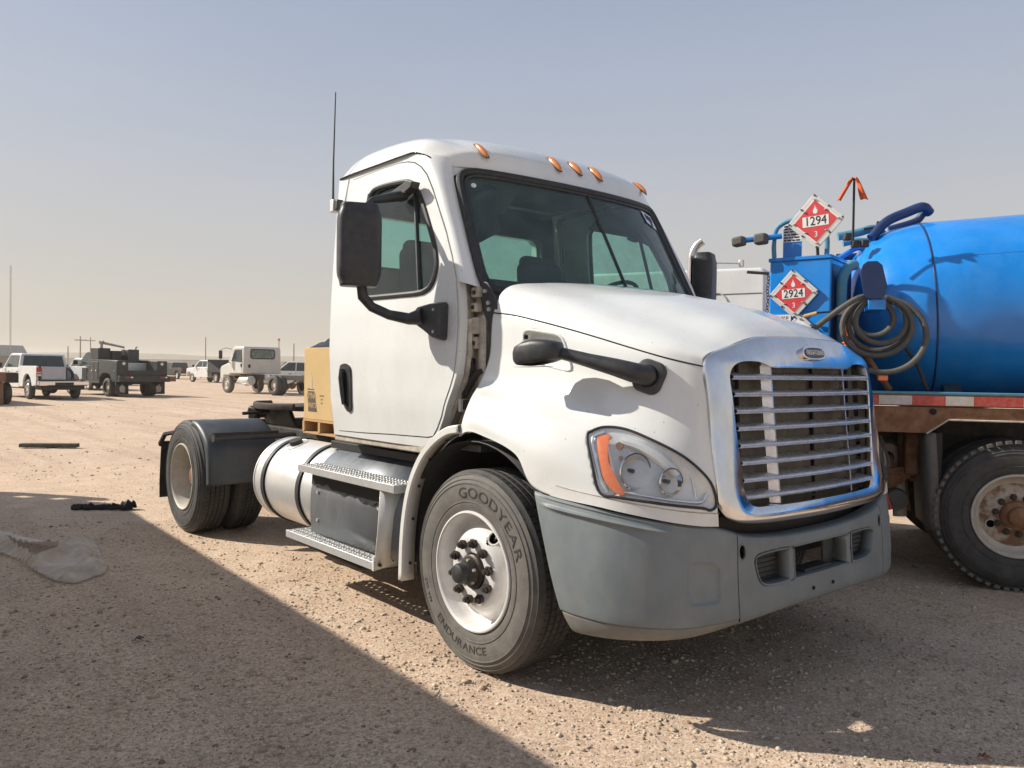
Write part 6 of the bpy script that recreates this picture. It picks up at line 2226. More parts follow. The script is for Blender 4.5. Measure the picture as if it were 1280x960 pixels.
def _film_h(x, y):
    d = float(np.sqrt(((FOa - (x, y)) ** 2).sum(1).min()))
    dh = float(np.sqrt(((FHa - (x, y)) ** 2).sum(1).min()))
    e = min(1.0, d / .10)
    e = e * (2 - e)
    f1 = float(vnoise(np.array(x * 2.3 + 40), np.array(y * 3.1 + 40), 6))
    q = x * .8 + y * .6
    f3 = abs(float(vnoise(np.array((x + y) * 4 + 60), np.array((x - y) * 1.6 + 60), 8)) - .5)
    cr1 = max(0.0, 1 - 4 * f3) ** 3
    lip = math.exp(-(dh / .06) ** 2)
    ridge = math.exp(-((y - (-2.16 - .06 * (x + 3.6))) / .06) ** 2) * (1 if x > -4.4 else .3)
    return .016 + float(height(np.array(x), np.array(y))) + e * (.030 * f1 + .030 * cr1 + .035 * ridge + .055 * lip + .008 * math.sin(x * 9 + y * 13) ** 2)




def film_fn(x, y):
    h = .004
    return Vector((x, y, film_h(x, y))), Vector((-(film_h(x + h, y) - film_h(x - h, y)) / (2 * h), -(film_h(x, y + h) - film_h(x, y - h)) / (2 * h), 1))


fo = panel('plastic_film', FOs, [FH], film_fn, 'film', None, thick=.004, step=.034)
fo['label'] = 'crumpled dusty translucent plastic sheet on the ground at the left edge'
fo['category'] = 'plastic sheet'
# black rag
rows = []
for i in range(50):
    a = -.30 + .62 * i / 49
    wdt = .035 + .045 * abs(math.sin(i * .33)) * (1 if i < 20 or i > 38 else .35)
    row = []
    for j in range(9):
        b = (j / 8 - .5) * 2 * wdt
        p = Vector((-5.92, -1.50, 0)) + fr * a + fb * (b + .09 * a)
        e = 1 - (j / 4 - 1) ** 2
        z = .008 + e * (.015 + .05 * float(vnoise(np.array(i * .5), np.array(j * .7), 12)) + (.035 if i > 38 else 0))
        row.append((p.x, p.y, z))
    rows.append(row)
ro = MB().grid(np.array(rows)).build('black_rag', 'rag', angle=60, solid=.006)
tag(ro, 'torn black rubber rag lying behind the plastic sheet, left of the rear wheel', 'rag')
bd_ = MB()
bd_.box((-13.15, -.70, .045), (.16, .98, .07), rz=R(-40) + R(5))
bo_ = bd_.build('board', 'board', bevel=.01)
tag(bo_, 'weathered dark board lying flat on the open gravel', 'board')
# a few twigs and clods, bottom right
for k, (x, y) in enumerate(((2.0, -.16), (-1.45, -2.35))):
    c = MB()
    for q in range(4):
        a = q * 1.7 + k
        c.tube([(x, y, .010), (x + .014 * math.cos(a), y + .014 * math.sin(a), .018), (x + .028 * math.cos(a + .5), y + .028 * math.sin(a + .5), .006)], [.004, .006, .0015], 5)
    o = c.build('dry_clod', 'rust' if k < 1 else 'board')
    tag(o, ['curled brown weed scrap on the sunlit gravel at the lower right', 'small dark weed clump on the shaded gravel at the bottom left'][k], 'weed scrap')


# ================================================================== vehicles across the lot
ft = MB().lathe([(.30, .02), (.34, -.01), (.44, -.01), (.49, .02), (.505, .05), (.505, .22), (.49, .25), (.3, .26)], (0, 0, 0), 'y', 36)
ft_me = ft.mesh('far_tyre', 35)
ft_me.materials.append(M['tyre_dark'])
fr_me = MB().lathe([(.305, .015), (.29, .0), (.27, .04), (.20, .06), (.12, .04), (.11, .0), (0, -.01)], (0, 0, 0), 'y', 32).mesh('far_rim', 35)


def far_wheel(parent, x, y, r=.40, mat='rim', name='wheel', dual=False, s=1, tyre=None):
    w = part_empty(name, parent)
    w.location = (x, y, r)
    k = r / .505
    w.scale = (k, k, k)
    w.rotation_euler = (0, 0, 0 if s == 1 else math.pi)
    t = link('tyre', ft_me, None, w)
    if tyre:
        t.material_slots[0].link = 'OBJECT'
        t.material_slots[0].material = M[tyre]
    if dual:
        d_ = link('tyre', ft_me, None, w)
        d_.location = (0, .3, 0)
    rm = bpy.data.objects.new('rim', fr_me)
    if not fr_me.materials:
        fr_me.materials.append(M['rim'])
    COL.objects.link(rm)
    rm.parent = w
    rm.material_slots[0].link = 'OBJECT'
    rm.material_slots[0].material = M[mat]
    if dual:
        rm.location = (0, .10, 0)
    return w


def side_taper(k, z0):
    return lambda p: (p[0], p[1] * (1 - k * max(0, p[2] - z0)), p[2])


def pickup_cab(parent, x0, x1, w, mat, zb=.75, zs=1.22, zr=1.92, crew=True):
    """cab from x0 (back) to x1 (firewall) with roof pillars, panes and doors"""
    b = MB().prism([(x0, .48), (x1, .48), (x1, zs), (x1 - .02, zs + .02), (x0, zs + .02)], -w / 2, w / 2, 'y')
    bo = b.build('cab_body', mat, parent, bevel=.04, seg=3)
    g = MB().prism([(x0 + .03, zs), (x0 + .12, zr - .04), (x0 + .22, zr), (x1 - .95, zr + .01), (x1 - .75, zr - .04), (x1 + .05, zs)], -w / 2 + .03, w / 2 - .03, 'y', fn=side_taper(.16, zs))
    go_ = g.build('greenhouse', mat, parent, bevel=.035, seg=3)
    for s in (1, -1):
        y = (w / 2 - .03) * s
        wins = [[(x0 + .22, zs + .08), (x0 + .27, zr - .10), (x0 + .95, zr - .09), (x0 + .95, zs + .08)], [(x0 + 1.03, zs + .08), (x0 + 1.03, zr - .09), (x1 - .85, zr - .09), (x1 - .25, zs + .08)]] if crew else [[(x0 + .22, zs + .08), (x0 + .27, zr - .10), (x1 - .85, zr - .09), (x1 - .25, zs + .08)]]
        for L in wins:
            MB().prism(L, y - .01 * s, y + .012 * s, 'y', fn=side_taper(.155, zs)).build('side_window', 'glass_far', go_)
        for xd in ((x0 + .98, x1 - .1) if crew else (x1 - .1,)):
            MB().bb((xd - .004, s * (w / 2 - .002), .6), (xd + .004, s * (w / 2 + .003), zs)).build('door_gap', 'void', bo)
            MB().bb((xd - .98 if xd > x0 + 1 else x0 + .12, s * (w / 2), zs - .14), (xd - .82 if xd > x0 + 1 else x0 + .28, s * (w / 2 + .02), zs - .10)).build('door_handle', 'black_plastic', bo)
        MB().box((x1 - .25, s * (w / 2 + .17), zs + .16), (.10, .22, .22)).build('side_mirror', 'black_plastic', go_, bevel=.03)
    r_ = MB().prism([(-w / 2 + .16, zs + .10), (w / 2 - .16, zs + .10), (w / 2 - .24, zr - .10), (-w / 2 + .24, zr - .10)], x0 + .05, x0 + .06, 'x', fn=lambda p: (p[0] + (p[2] - zs) * .13 - .045, p[1], p[2]))
    r_.build('rear_window', 'glass_far', go_)
    MB().prism([(-w / 2 + .10, zs + .06), (w / 2 - .10, zs + .06), (w / 2 - .22, zr - .06), (-w / 2 + .22, zr - .06)], x1, x1 + .02, 'x', fn=lambda p: (p[0] + .06 - (p[2] - zs) * 1.08, p[1], p[2])).build('windshield', 'glass_far', go_)
    return bo, go_


def hood_front(parent, x1, x2, w, mat, zs=1.20, z_low=.45):
    MB().prism([(x1, z_low + .1), (x2 - .75, z_low + .1), (x2 - .72, .9), (x2 - .5, 1.0), (x2 - .25, .95), (x2 - .08, .7), (x2, .6), (x2, zs - .12), (x2 - .08, zs - .04), (x1, zs + .02)], -w / 2, w / 2, 'y').build('hood', mat, parent, bevel=.05, seg=3)
    MB().bb((x2 - .02, -w / 2 + .05, z_low), (x2 + .14, w / 2 - .05, z_low + .25)).build('front_bumper', 'chrome_clean', parent, bevel=.03)
    MB().bb((x2, -w / 2 + .35, .75), (x2 + .02, w / 2 - .35, zs - .15)).build('grille', 'black', parent)
    for s in (1, -1):
        MB().bb((x2, s * (w / 2 - .3), .85), (x2 + .03, s * (w / 2 - .05), 1.05)).build('headlight', 'reflector', parent)


# 1 white crew cab pickup, tail towards us, half its tailgate open
PU = thing('pickup_truck', 'white crew cab pickup seen from behind with its tailgate half open', 'pickup', (-36.3, 3.55, 0), R(187))
w = 2.0
pickup_cab(PU, 1.15, 3.55, w, 'far_white', zs=1.28, zr=1.97)
hood_front(PU, 3.5, 4.75, w, 'far_white', zs=1.27)
for s in (1, -1):
    MB().prism([(-1.15, .62), (-1.2, 1.42), (1.13, 1.42), (1.13, .52), (.62, .52), (.56, .78), (.40, .98), (.15, 1.08), (-.15, 1.06), (-.40, .92), (-.54, .70), (-.60, .56)], s * (w / 2), s * (w / 2 - .09), 'y').build('bed_side', 'far_white', PU, bevel=.02)
    tl = MB().bb((-1.225, s * (w / 2 + .005), .98), (-1.19, s * (w / 2 - .20), 1.36)).build('tail_lamp', 'far_tail', PU, bevel=.01)
    MB().bb((-1.235, s * (w / 2 - .01), 1.0), (-1.226, s * (w / 2 - .18), 1.08)).build('reverse_lamp', 'far_white', tl)
    MB().bb((-1.235, s * (w / 2 - .01), 1.13), (-1.226, s * (w / 2 - .18), 1.17)).build('lamp_bar', 'far_white', tl)
MB().bb((-1.1, -.9, .80), (1.1, .9, .86)).build('bed_floor', 'black', PU)
MB().bb((1.08, -.92, .8), (1.12, .92, 1.38)).build('bed_front', 'black', PU)
MB().bb((-1.19, .80, .84), (-1.13, -.14, 1.40)).build('tailgate_leaf', 'far_silver', PU, bevel=.02)
MB().bb((-1.19, -.80, .84), (-1.75, -.76, 1.38)).build('open_tailgate_leaf', 'black', PU, bevel=.02)
MB().bb((-1.45, -w / 2 + .02, .60), (-1.22, w / 2 - .02, .80)).build('rear_bumper', 'chrome_clean', PU, bevel=.04, seg=3)
MB().bb((-1.46, -.36, .60), (-1.44, .36, .74)).build('bumper_recess', 'black', PU)
MB().bb((-1.3, -.85, .42), (4.4, .85, .60)).build('underbody', 'black', PU, bevel=.03)
MB().lathe([(0, -.2), (.13, -.15), (.19, 0), (.13, .15), (0, .2)], (0, 0, .42), 'x', 16).build('differential', 'black', PU)
MB().lathe([(.30, -.11), (.36, -.10), (.38, 0), (.36, .11), (.30, .11)], (-.35, -.35, 1.02), 'x', 24).build('spare_tyre', 'tyre_dark', PU)
for x in (0, 3.75):
    far_wheel(PU, x, -w / 2 + .0, .42, 'chrome_clean', s=1)
    far_wheel(PU, x, w / 2 - .0, .42, 'chrome_clean', s=-1)

# 2 dark service truck with crane and body compartments
SV = thing('service_truck', 'dark grey service body truck with small crane, side lockers and patched mud flaps', 'truck', (-38.6, 7.3, 0), R(191))
w = 2.4
for s in (1, -1):
    MB().prism([(-1.25, .72), (-1.25, 1.72), (1.65, 1.78), (1.65, .62), (.66, .62), (.60, .92), (.38, 1.10), (-.1, 1.13), (-.42, 1.05), (-.60, .86), (-.66, .72)], s * (w / 2), s * (w / 2 - .50), 'y').build('locker', 'far_grey' if s == -1 else 'far_grey', SV, bevel=.015)
    for xa, xb in ((-1.2, -.72), (.75, 1.15), (1.18, 1.6)):
        d_ = MB().bb((xa, s * (w / 2), .80), (xb, s * (w / 2 + .02), 1.66)).build('locker_door', 'far_grey', SV, bevel=.01)
        MB().bb(((xa + xb) / 2 - .05, s * (w / 2 + .02), 1.2), ((xa + xb) / 2 + .05, s * (w / 2 + .035), 1.26)).build('door_latch', 'chrome_clean', d_)
    MB().bb((-1.26, s * (w / 2 - .02), .74), (-1.25, s * (w / 2 - .48), 1.70)).build('locker_end', 'far_dark', SV)
    MB().cyl((-1.262, s * (w / 2 - .28), 1.58), (-1.275, s * (w / 2 - .28), 1.58), .075, 16).build('round_lamp', 'white_low', SV)
    MB().grid(np.array([[(-1.02, s * (w / 2 - .0 - q), z) for q in (0, .3, .62)] for z in (.12, .4, .72)])).build('mud_flap', 'far_dark', SV, solid=.02)
    MB().prism([(s * (w / 2 - .42), .20), (s * (w / 2 - .22), .24), (s * (w / 2 - .18), .44), (s * (w / 2 - .30), .60), (s * (w / 2 - .46), .46)], -1.045, -1.035, 'x').build('mud_flap_print', 'jamb', SV)
MB().bb((-1.25, -.72, 1.0), (1.65, .72, 1.08)).build('bed_floor', 'black', SV)
MB().bb((-1.28, -.72, 1.0), (-1.24, .72, 1.26)).build('tail_board', 'far_dark', SV)
MB().bb((-1.5, -1.22, .72), (-1.28, 1.22, 1.0)).build('rear_bumper', 'far_dark', SV, bevel=.01)
MB().bb((-1.44, -1.55, .74), (-1.30, -1.20, .99)).build('bumper_box', 'far_bronze', SV, bevel=.01)
for y in (.72, -.95):
    MB().bb((-1.51, y, .90), (-1.50, y + .24, .97)).build('tail_lamp', 'far_tail', SV)
    MB().bb((-1.51, y - .12, .90), (-1.50, y - .02, .97)).build('reverse_lamp', 'white', SV)
MB().bb((.75, .62, 1.78), (1.6, 1.2, 2.32)).build('tall_locker', 'far_dark', SV, bevel=.015)
MB().bb((.65, .12, 1.78), (1.4, .60, 2.2)).build('tool_chest', 'far_dark', SV, bevel=.02)
MB().tube([(1.2, .85, 2.32), (1.2, .85, 2.62), (1.15, .75, 2.66)], .07, 8).build('crane_mast', 'jamb', SV)
MB().tube([(1.25, .95, 2.62), (.95, .2, 2.45), (.85, -.1, 2.38)], [.07, .055, .05], 8).build('crane_boom', 'jamb', SV)
MB().bb((.25, -.55, 1.08), (1.0, .0, 2.28)).build('welder', 'far_grey', SV, bevel=.03)
MB().tube([(.4, -.45, 2.28), (.4, -.45, 2.38), (.35, -.5, 2.42)], .03, 6).build('welder_exhaust', 'rust', SV)
MB().bb((-.2, -.70, 1.08), (.22, .25, 1.62)).build('tool_chest', 'step', SV, bevel=.02)
pickup_cab(SV, 1.9, 3.6, 2.0, 'far_dark', zs=1.45, zr=2.15, crew=False)
hood_front(SV, 3.55, 5.0, 2.0, 'far_dark', zs=1.42, z_low=.55)
MB().bb((-1.2, -.45, .6), (4.8, .45, .82)).build('underbody', 'black', SV)
for x, du in ((0, True), (4.1, False)):
    far_wheel(SV, x, -w / 2 + .05, .44, 'rim_dusty', dual=du, s=1)
    far_wheel(SV, x, w / 2 - .05, .44, 'rim_dusty', dual=du, s=-1)

# 3 cream medium-duty cab and chassis
CH = thing('cab_chassis_truck', 'cream cab and bare chassis truck with wide rear window seen from behind', 'truck', (-37.8, 15.3, 0), R(188))
w = 2.4
cx_ = 3.0   # back of cab ahead of rear axle
cbp = [(cx_, 1.12), (cx_, 2.55), (cx_ + .08, 2.66), (cx_ + 1.05, 2.66), (cx_ + 1.25, 2.58), (cx_ + 1.62, 1.82), (cx_ + 1.62, 1.12)]
cbd = MB().prism(cbp, -w / 2, w / 2, 'y', fn=side_taper(.045, 1.7)).build('cab', 'cream', CH, bevel=.06, seg=3)
rwp = round_rect(-.72, 2.02, .72, 2.46, .12, 5)
plate('window_seal', [(a * 1.09, 2.24 + (b - 2.24) * 1.30) for a, b in rwp], Vector((cx_, 0, 0)), Vector((0, -1, 0)), Vector((0, 0, 1)), .0, .012, 'rubber_seal', cbd)
plate('rear_window', rwp, Vector((cx_, 0, 0)), Vector((0, -1, 0)), Vector((0, 0, 1)), .013, .018, 'far_rear_glass', cbd)
MB().bb((cx_ - .03, .78, 1.46), (cx_ - .005, .90, 1.64)).build('vent', 'void', cbd)
for s in (1, -1):
    y = w / 2 * s
    MB().prism([(cx_ + .22, 1.78), (cx_ + .24, 2.48), (cx_ + 1.0, 2.48), (cx_ + 1.32, 1.82)], y - .02 * s, y + .010 * s, 'y', fn=side_taper(.045, 1.7)).build('side_window', 'glass_far', cbd)
    MB().bb((cx_ + .16, y - .01 * s, 1.2), (cx_ + .17, y + .004 * s, 2.55)).build('door_gap', 'void', cbd)
    MB().bb((cx_ + .22, y, 1.50), (cx_ + .30, y + .02 * s, 1.68)).build('door_handle', 'black_plastic', cbd)
    MB().bb((cx_ + 1.75, y + .30 * s, 1.95), (cx_ + 1.80, y + .52 * s, 2.42)).build('side_mirror', 'black_plastic', cbd, bevel=.03)
    MB().tube([(cx_ + 1.25, y, 2.5), (cx_ + 1.6, y + .2 * s, 2.58), (cx_ + 1.78, y + .42 * s, 2.44), (cx_ + 1.78, y + .42 * s, 1.9), (cx_ + 1.4, y, 1.72)], .015, 6).build('mirror_arm', 'black_plastic', cbd)
MB().prism([(cx_ + 1.6, 1.0), (cx_ + 1.6, 1.8), (cx_ + 2.6, 1.55), (cx_ + 2.75, 1.45), (cx_ + 2.75, .8), (cx_ + 2.35, .75), (cx_ + 2.3, 1.0)], -w / 2 + .08, w / 2 - .08, 'y').build('hood', 'cream', CH, bevel=.08, seg=3)
for y in (-.42, .36):
    MB().bb((-4.3, y, .82), (cx_ + 2.5, y + .07, 1.06)).build('frame_rail', 'frame', CH)
for x in (-4.1, -3.2, -2.4, -1.5, -.8, 1.2):
    MB().bb((x, -.40, .85), (x + .08, .40, 1.02)).build('crossmember', 'frame', CH)
for s in (1, -1):
    MB().lathe([(0, .35), (.24, .36), (.27, .40), (.27, 1.35), (.24, 1.39), (0, 1.40)], (cx_ - .55, .80 * s, .74), 'x', 28).build('fuel_tank', 'alu', CH, angle=40)
    MB().bb((cx_ + .1, s * .75, .45), (cx_ + .75, s * 1.05, .52)).build('cab_step', 'step', CH)
MB().bb((1.0, .38, .78), (1.55, .75, 1.04)).build('battery_box', 'alu_dull', CH, bevel=.02)
MB().lathe([(0, -.22), (.15, -.16), (.2, 0), (.15, .16), (0, .22)], (0, 0, .52), 'x', 16).build('differential', 'rust', CH)
cl_ = random.Random(2)
for k in range(16):
    x0 = -3.9 + 3.4 * cl_.random()
    MB().tube([(x0, -.4 + .8 * cl_.random(), .95), (x0 + .3, -.4 + .8 * cl_.random(), .7), (x0 + .5, -.3 + .6 * cl_.random(), .85)], .03, 6).build('spring_link', cl_.choice(['frame', 'rust', 'step']), CH)
far_wheel(CH, cx_ + 2.1, 1.08, .52, 'rim_dusty', s=-1, tyre='tyre')
far_wheel(CH, cx_ + 2.1, -1.08, .52, 'rim_dusty', s=1, tyre='tyre')
far_wheel(CH, 0, 1.20, .54, 'rim_dusty', s=-1, dual=True)
far_wheel(CH, 0, -1.20, .54, 'rim_dusty', s=1, dual=True)

# 4 white crew cab with black flatbed
FB = thing('flatbed_pickup', 'white crew cab pickup with black flatbed and headache rack in the distance', 'pickup', (-71.0, 24.0, 0), R(192))
w = 2.0
pickup_cab(FB, 1.35, 3.75, w, 'far_white', zs=1.38, zr=2.08)
hood_front(FB, 3.7, 5.0, w, 'far_white', zs=1.36, z_low=.55)
MB().bb((-1.5, -1.15, .98), (1.2, 1.15, 1.10)).build('flatbed', 'far_dark', FB)
MB().bb((1.15, -1.1, 1.10), (1.22, 1.1, 2.15)).build('headache_rack', 'far_dark', FB, bevel=.03)
for s in (1, -1):
    MB().prism([(-1.3, 1.10), (1.2, 1.10), (1.2, 1.95), (.9, 1.95), (-.2, 1.45)], s * 1.10, s * 1.06, 'y').build('side_wing', 'far_dark', FB)
    MB().bb((.45, s * 1.1, .6), (1.2, s * .8, .97)).build('underbed_box', 'far_dark', FB, bevel=.02)
MB().bb((-1.3, -.45, .6), (4.8, .45, .85)).build('underbody', 'black', FB)
for x in (0, 4.0):
    far_wheel(FB, x, -w / 2 - .02, .43, 'rim_dusty', s=1)
    far_wheel(FB, x, w / 2 + .02, .43, 'rim_dusty', s=-1)


def simple_pickup(name, label, loc, yaw, mat, cat='pickup'):
    t = thing(name, label, cat, loc, R(yaw))
    w = 1.95
    pickup_cab(t, 1.15, 3.5, w, mat, zs=1.22, zr=1.90)
    hood_front(t, 3.45, 4.7, w, mat, zs=1.2)
    for s in (1, -1):
        MB().prism([(-1.1, .55), (-1.12, 1.3), (1.12, 1.3), (1.12, .5), (.58, .5), (.45, .85), (.1, 1.0), (-.3, .92), (-.55, .55)], s * w / 2, s * (w / 2 - .1), 'y').build('bed_side', mat, t, bevel=.02)
        MB().bb((-1.14, s * w / 2, .95), (-1.10, s * (w / 2 - .17), 1.25)).build('tail_lamp', 'far_tail', t)
    MB().bb((-1.12, -w / 2 + .1, .65), (-1.06, w / 2 - .1, 1.28)).build('tailgate', mat, t, bevel=.02)
    MB().bb((-1.3, -w / 2, .5), (-1.12, w / 2, .66)).build('rear_bumper', 'chrome_clean', t, bevel=.03)
    MB().bb((-1.1, -.85, .4), (4.4, .85, .6)).build('underbody', 'black', t)
    for x in (0, 3.65):
        far_wheel(t, x, -w / 2 + .02, .39, 'rim', s=1)
        far_wheel(t, x, w / 2 - .02, .39, 'rim', s=-1)
    return t


simple_pickup('pickup_truck', 'white pickup standing behind the cream chassis truck, beside the carton', (-43.2, 20.6, 0), 222, 'far_white')
simple_pickup('pickup_truck', 'dark pickup in the distance right of the service truck', (-91.0, 26.8, 0), 187, 'far_dark')
simple_pickup('pickup_truck', 'pale silver pickup far off beyond the dark pickup', (-103.0, 33.6, 0), 150, 'far_silver')
simple_pickup('pickup_truck', 'black pickup between the white pickup and the service truck', (-62.0, 9.3, 0), 100, 'far_dark')
simple_pickup('pickup_truck', 'white pickup nosing out behind the service truck crane', (-49.0, 8.6, 0), 186, 'far_white')

# 5 flatbed trailer end, cut by the left edge of the picture
TR = thing('flatbed_trailer', 'rust brown flatbed trailer corner at the left edge beside the white pickup', 'trailer', (-32.2, .95, 0), R(187))
MB().bb((-1.2, -.35, .82), (7.5, 2.2, 1.18)).build('deck', 'far_bronze', TR, bevel=.02)
MB().bb((-1.25, -.38, .80), (-.9, .0, 1.16)).build('rear_corner', 'black', TR, bevel=.02)
MB().bb((-1.22, .1, .05), (-1.1, 1.9, .80)).build('ramp', 'far_bronze', TR, bevel=.01)
for y in (2.1, -.25):
    for x in (-.6, .3):
        far_wheel(TR, x, y, .40, 'rim_dusty', s=-1 if y > 0 else 1)

# 6 white sleeper tractor behind the blue truck, with a tall chrome stack
SM = thing('sleeper_truck', 'white sleeper tractor roof and chrome exhaust stack behind the blue cabinet', 'truck', (-3.0, 6.13, 0), R(18))
# local +x is the tail of the sleeper (right in the picture), -y faces us


def smloc(x, y, z):
    v = Matrix.Rotation(R(-18), 3, 'Z') @ Vector((x + 3.0, y - 6.13, 0))
    return (v.x, v.y, z)


sb = MB().prism([(0, 1.0), (0, 2.92), (-.06, 2.98), (-2.6, 3.02), (-3.2, 2.85), (-3.7, 2.1), (-3.8, 1.0)], 0.0, 2.4, 'y').build('sleeper_cab', 'far_white', SM, bevel=.12, seg=5)
MB().bb((-3.0, -.006, 2.62), (-.05, .004, 2.628)).build('panel_joint', 'void', sb)
MB().tube([(-.68 + .16 * math.cos(t), -.008, 2.45 + .20 * math.sin(t)) for t in np.linspace(0, 6.283, 25)], .010, 6).build('fairing_ring', 'step', sb)
MB().bb((-.005, .3, 2.30), (.012, .5, 2.62)).build('rear_vent', 'black', sb)
MB().prism([(-3.75, 1.0), (-3.75, 2.0), (-5.4, 1.7), (-5.6, 1.0)], .2, 2.2, 'y').build('hood', 'far_white', SM, bevel=.1, seg=3)
for y in (.8, 1.6):
    MB().bb((-5.4, y - .04, .75), (3.2, y + .04, 1.0)).build('frame_rail', 'frame', SM)
sx_, sy_, _z = smloc(-3.66, 5.35, 0)
MB().tube([tuple(p) for p in cspline([(sx_, sy_, 1.1), (sx_, sy_, 2.4), (sx_, sy_, 2.95), (sx_ + .01, sy_, 3.12), (sx_ + .06, sy_ + .01, 3.24), (sx_ + .14, sy_ + .02, 3.31)], 40)], .058, 18).build('exhaust_stack', 'exhaust', SM, angle=60)
ra, rb = smloc(-3.44, 5.60, 3.02), smloc(-3.22, 5.87, 3.02)
MB().tube([ra, rb], .010, 6).build('mirror_rod', 'step', SM)
MB().box(rb, (.07, .04, .10)).build('rod_plate', 'step', SM, bevel=.01)
MB().cyl((ra[0], ra[1], 2.9), (ra[0], ra[1], 3.03), .012, 6).build('rod_foot', 'step', SM)
for x in (2.5, 1.3, -4.5):
    far_wheel(SM, x, 2.35, .5, 'rim', s=-1, dual=x > 0)
    far_wheel(SM, x, .05, .5, 'rim', s=1, dual=x > 0)

# 7 box truck parked alongside, just outside the picture on the left: its shadow crosses the foreground
NB = thing('box_truck', 'white box truck parked alongside, outside the picture to the left', 'truck', (-6.0, -4.75, 0), R(-2))
MB().bb((-3.1, -1.2, .95), (4.9, 1.15, 2.55)).build('cargo_box', 'far_white', NB, bevel=.03)
for k in range(12):
    MB().bb((-2.4 + k * .6, 1.15, 1.0), (-2.36 + k * .6, 1.17, 2.5)).build('box_rib', 'far_silver', NB)
MB().prism([(5.0, .7), (7.1, .7), (7.1, 1.35), (6.5, 1.5), (6.0, 2.2), (5.0, 2.25)], -1.1, 1.05, 'y').build('cab', 'far_white', NB, bevel=.06, seg=3)
MB().prism([(5.15, 1.5), (5.9, 1.5), (5.75, 2.05), (5.15, 2.1)], 1.045, 1.06, 'y').build('side_window', 'glass_far', NB)
for y in (-.45, .4):
    MB().bb((-3.6, y, .65), (6.8, y + .08, .93)).build('frame_rail', 'frame', NB)
for k in range(5):
    MB().bb((-3.45, -1.0, 1.05 + k * .33), (-3.35, 1.1, 1.17 + k * .33)).build('shadow_gap_slat', 'far_silver', NB)  # unseen open slats, added so slits of light break the truck's shadow
for y in (-1.0, .0, 1.1):
    MB().bb((-3.5, y - .05, .9), (-3.32, y + .05, 2.5)).build('shadow_gap_post', 'far_silver', NB)
for x, du in ((0, True), (5.9, False)):
    far_wheel(NB, x, -1.1, .5, 'rim', s=1, dual=du)
    far_wheel(NB, x, 1.05, .5, 'rim', s=-1, dual=du)
MB().bb((1.2, .75, .4), (2.8, 1.1, .9)).build('side_box', 'alu_dull', NB, bevel=.02)

# ================================================================== far edge of the lot
# low rise behind everything
rows = []
for i, t in enumerate(np.linspace(R(95), R(205), 120)):
    row = []
    for k, (d, hgt) in enumerate(((300, -.5), (330, 3.2), (380, 6.4), (520, 8.0), (900, 8.0))):
        h_ = hgt * (.8 + .4 * float(vnoise(np.array(t * 14), np.array(k * 1.0), 31)))
        row.append((3 + d * math.cos(t), -3.6 + d * math.sin(t), h_))
    rows.append(row)
hill = MB().grid(np.array(rows)).build('hill', 'berm', angle=180)
tag(hill, 'long low scrub covered rise along the horizon', 'rise', kind='structure')
# fence
FN = thing('fence', 'long pale pipe and mesh fence closing the far side of the lot', 'fence', (0, 0, 0))
fa, fb_ = Vector((-205, -30, 0)), Vector((-150, 130, 0))
npst = 56
dirf = (fb_ - fa).normalized()
pm = MB().cyl((0, 0, 0), (0, 0, 2.9), .07, 6).mesh('fence_post')
pm.materials.append(M['fence_mat'])
for k in range(npst):
    p = fa + (fb_ - fa) * (k / (npst - 1))
    o = link('post', pm, None, FN)
    o.location = p
for z, r_ in ((2.8, .06), (1.5, .05), (.3, .05)):
    MB().cyl(fa + Vector((0, 0, z)), fb_ + Vector((0, 0, z)), r_, 6).build('rail', 'fence_mat', FN)
MB().add([fa + Vector((0, 0, .1)), fb_ + Vector((0, 0, .1)), fb_ + Vector((0, 0, 2.75)), fa + Vector((0, 0, 2.75))], [(0, 1, 2, 3)]).build('mesh_sheet', 'fence_sheet', FN)
# utility poles and masts
def upole(x, y, h, label, arms=True, group=None):
    t = thing('utility_pole', label, 'utility pole', (x, y, 0), R(165), group)
    MB().cyl((0, 0, 0), (0, 0, h), .20 if arms else .13, 8, .13 if arms else .10).build('pole', 'pole', t)
    if arms:
        MB().bb((-.1, -1.4, h - 1.2), (.1, 1.4, h - .95)).build('crossarm', 'pole', t)
        for y_ in (-1.3, 0, 1.3):
            MB().cyl((0, y_, h - .95), (0, y_, h - .65), .08, 6).build('insulator', 'step', t)
    return t


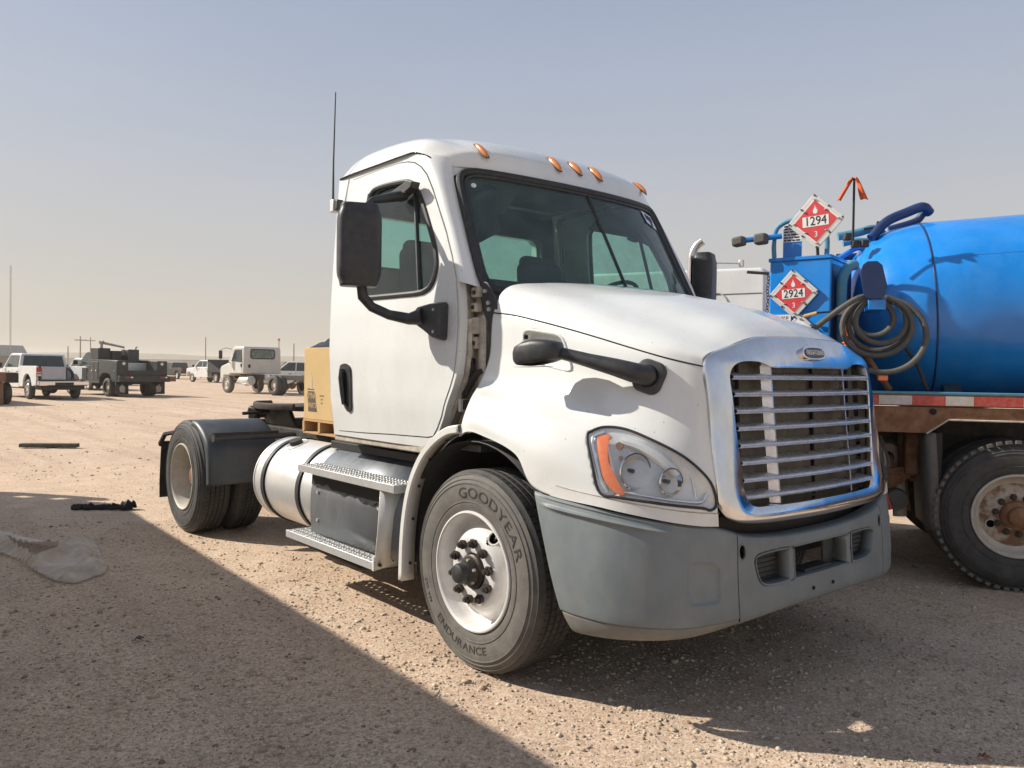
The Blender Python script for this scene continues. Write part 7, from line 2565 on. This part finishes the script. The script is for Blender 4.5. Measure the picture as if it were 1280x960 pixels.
upole(-241.6, 47.4, 9.3, 'tall wooden utility pole with crossarm above the parked dark truck')
upole(-283.9, 59.2, 10.4, 'second wooden utility pole with crossarm, farther right near the crane')
for (x, y, h, lb) in ((-198.8, 36.0, 5.6, 'short bare post right of the white pickup roof'), (-199.1, 66.7, 8.8, 'slim bare post above the white flatbed pickup'),
                      (-187.3, 80.7, 8.6, 'slim post with a small red top right of the cream cab'), (-156.7, 70.5, 6.6, 'dark bare post right of the cream cab, nearer the carton')):
    t = upole(x, y, h, lb, arms=False)
MB().cyl((0, 0, 8.2), (0, 0, 8.7), .3, 8).build('cap', 'far_tail', [o for o in bpy.data.objects if o.get('label', '').startswith('slim post with a small red')][0])
ms = thing('radio_mast', 'very tall thin lattice radio mast above the white pickup', 'mast', (-137.1, 16.2, 0))
for a in (0, 2.094, 4.189):
    MB().cyl((.12 * math.cos(a), .12 * math.sin(a), 0), (.10 * math.cos(a), .10 * math.sin(a), 16.2), .022, 5).build('mast_leg', 'fence_mat', ms)
for k in range(27):
    MB().cyl((.12, 0, k * .6), (-.06, .10 * (-1) ** k, k * .6 + .6), .014, 4).build('lacing', 'fence_mat', ms)
for (x, y, sx, lb) in ((-162.0, 12.2, 9, 'long grey roofed shed at the far left behind the pickup'), (-170.0, 20.4, 4.5, 'small dark peaked roof just left of the pickup cab, far off')):
    t = thing('shed', lb, 'shed', (x, y, 0), R(98))
    MB().bb((-sx / 2, -3, 0), (sx / 2, 3, 2.9)).build('wall', 'berm', t)
    MB().prism([(-3.3, 2.9), (3.3, 2.9), (0, 4.9)], -sx / 2 - .3, sx / 2 + .3, 'x').build('roof', 'tent', t)


# ================================================================== dusty air over the whole lot
hm, hn, hl_, hb = _new('dusty_air')
hn.remove(hb)
pv = hn.new('ShaderNodeVolumePrincipled')
pv.inputs['Color'].default_value = (0.93, 0.88, 0.80, 1)
pv.inputs['Density'].default_value = 0.00055
pv.inputs['Anisotropy'].default_value = 0.3
hl_.new(pv.outputs[0], hn['Material Output'].inputs['Volume'])
hz = MB().bb((-2600, -2600, -1.2), (2600, 2600, 18.0))
hme = hz.mesh('haze')
hme.materials.append(hm)
hz_o = bpy.data.objects.new('haze', hme)
COL.objects.link(hz_o)
tag(hz_o, 'pale dusty air over the whole lot', 'haze', kind='stuff')
scene.cycles.volume_bounces = 1
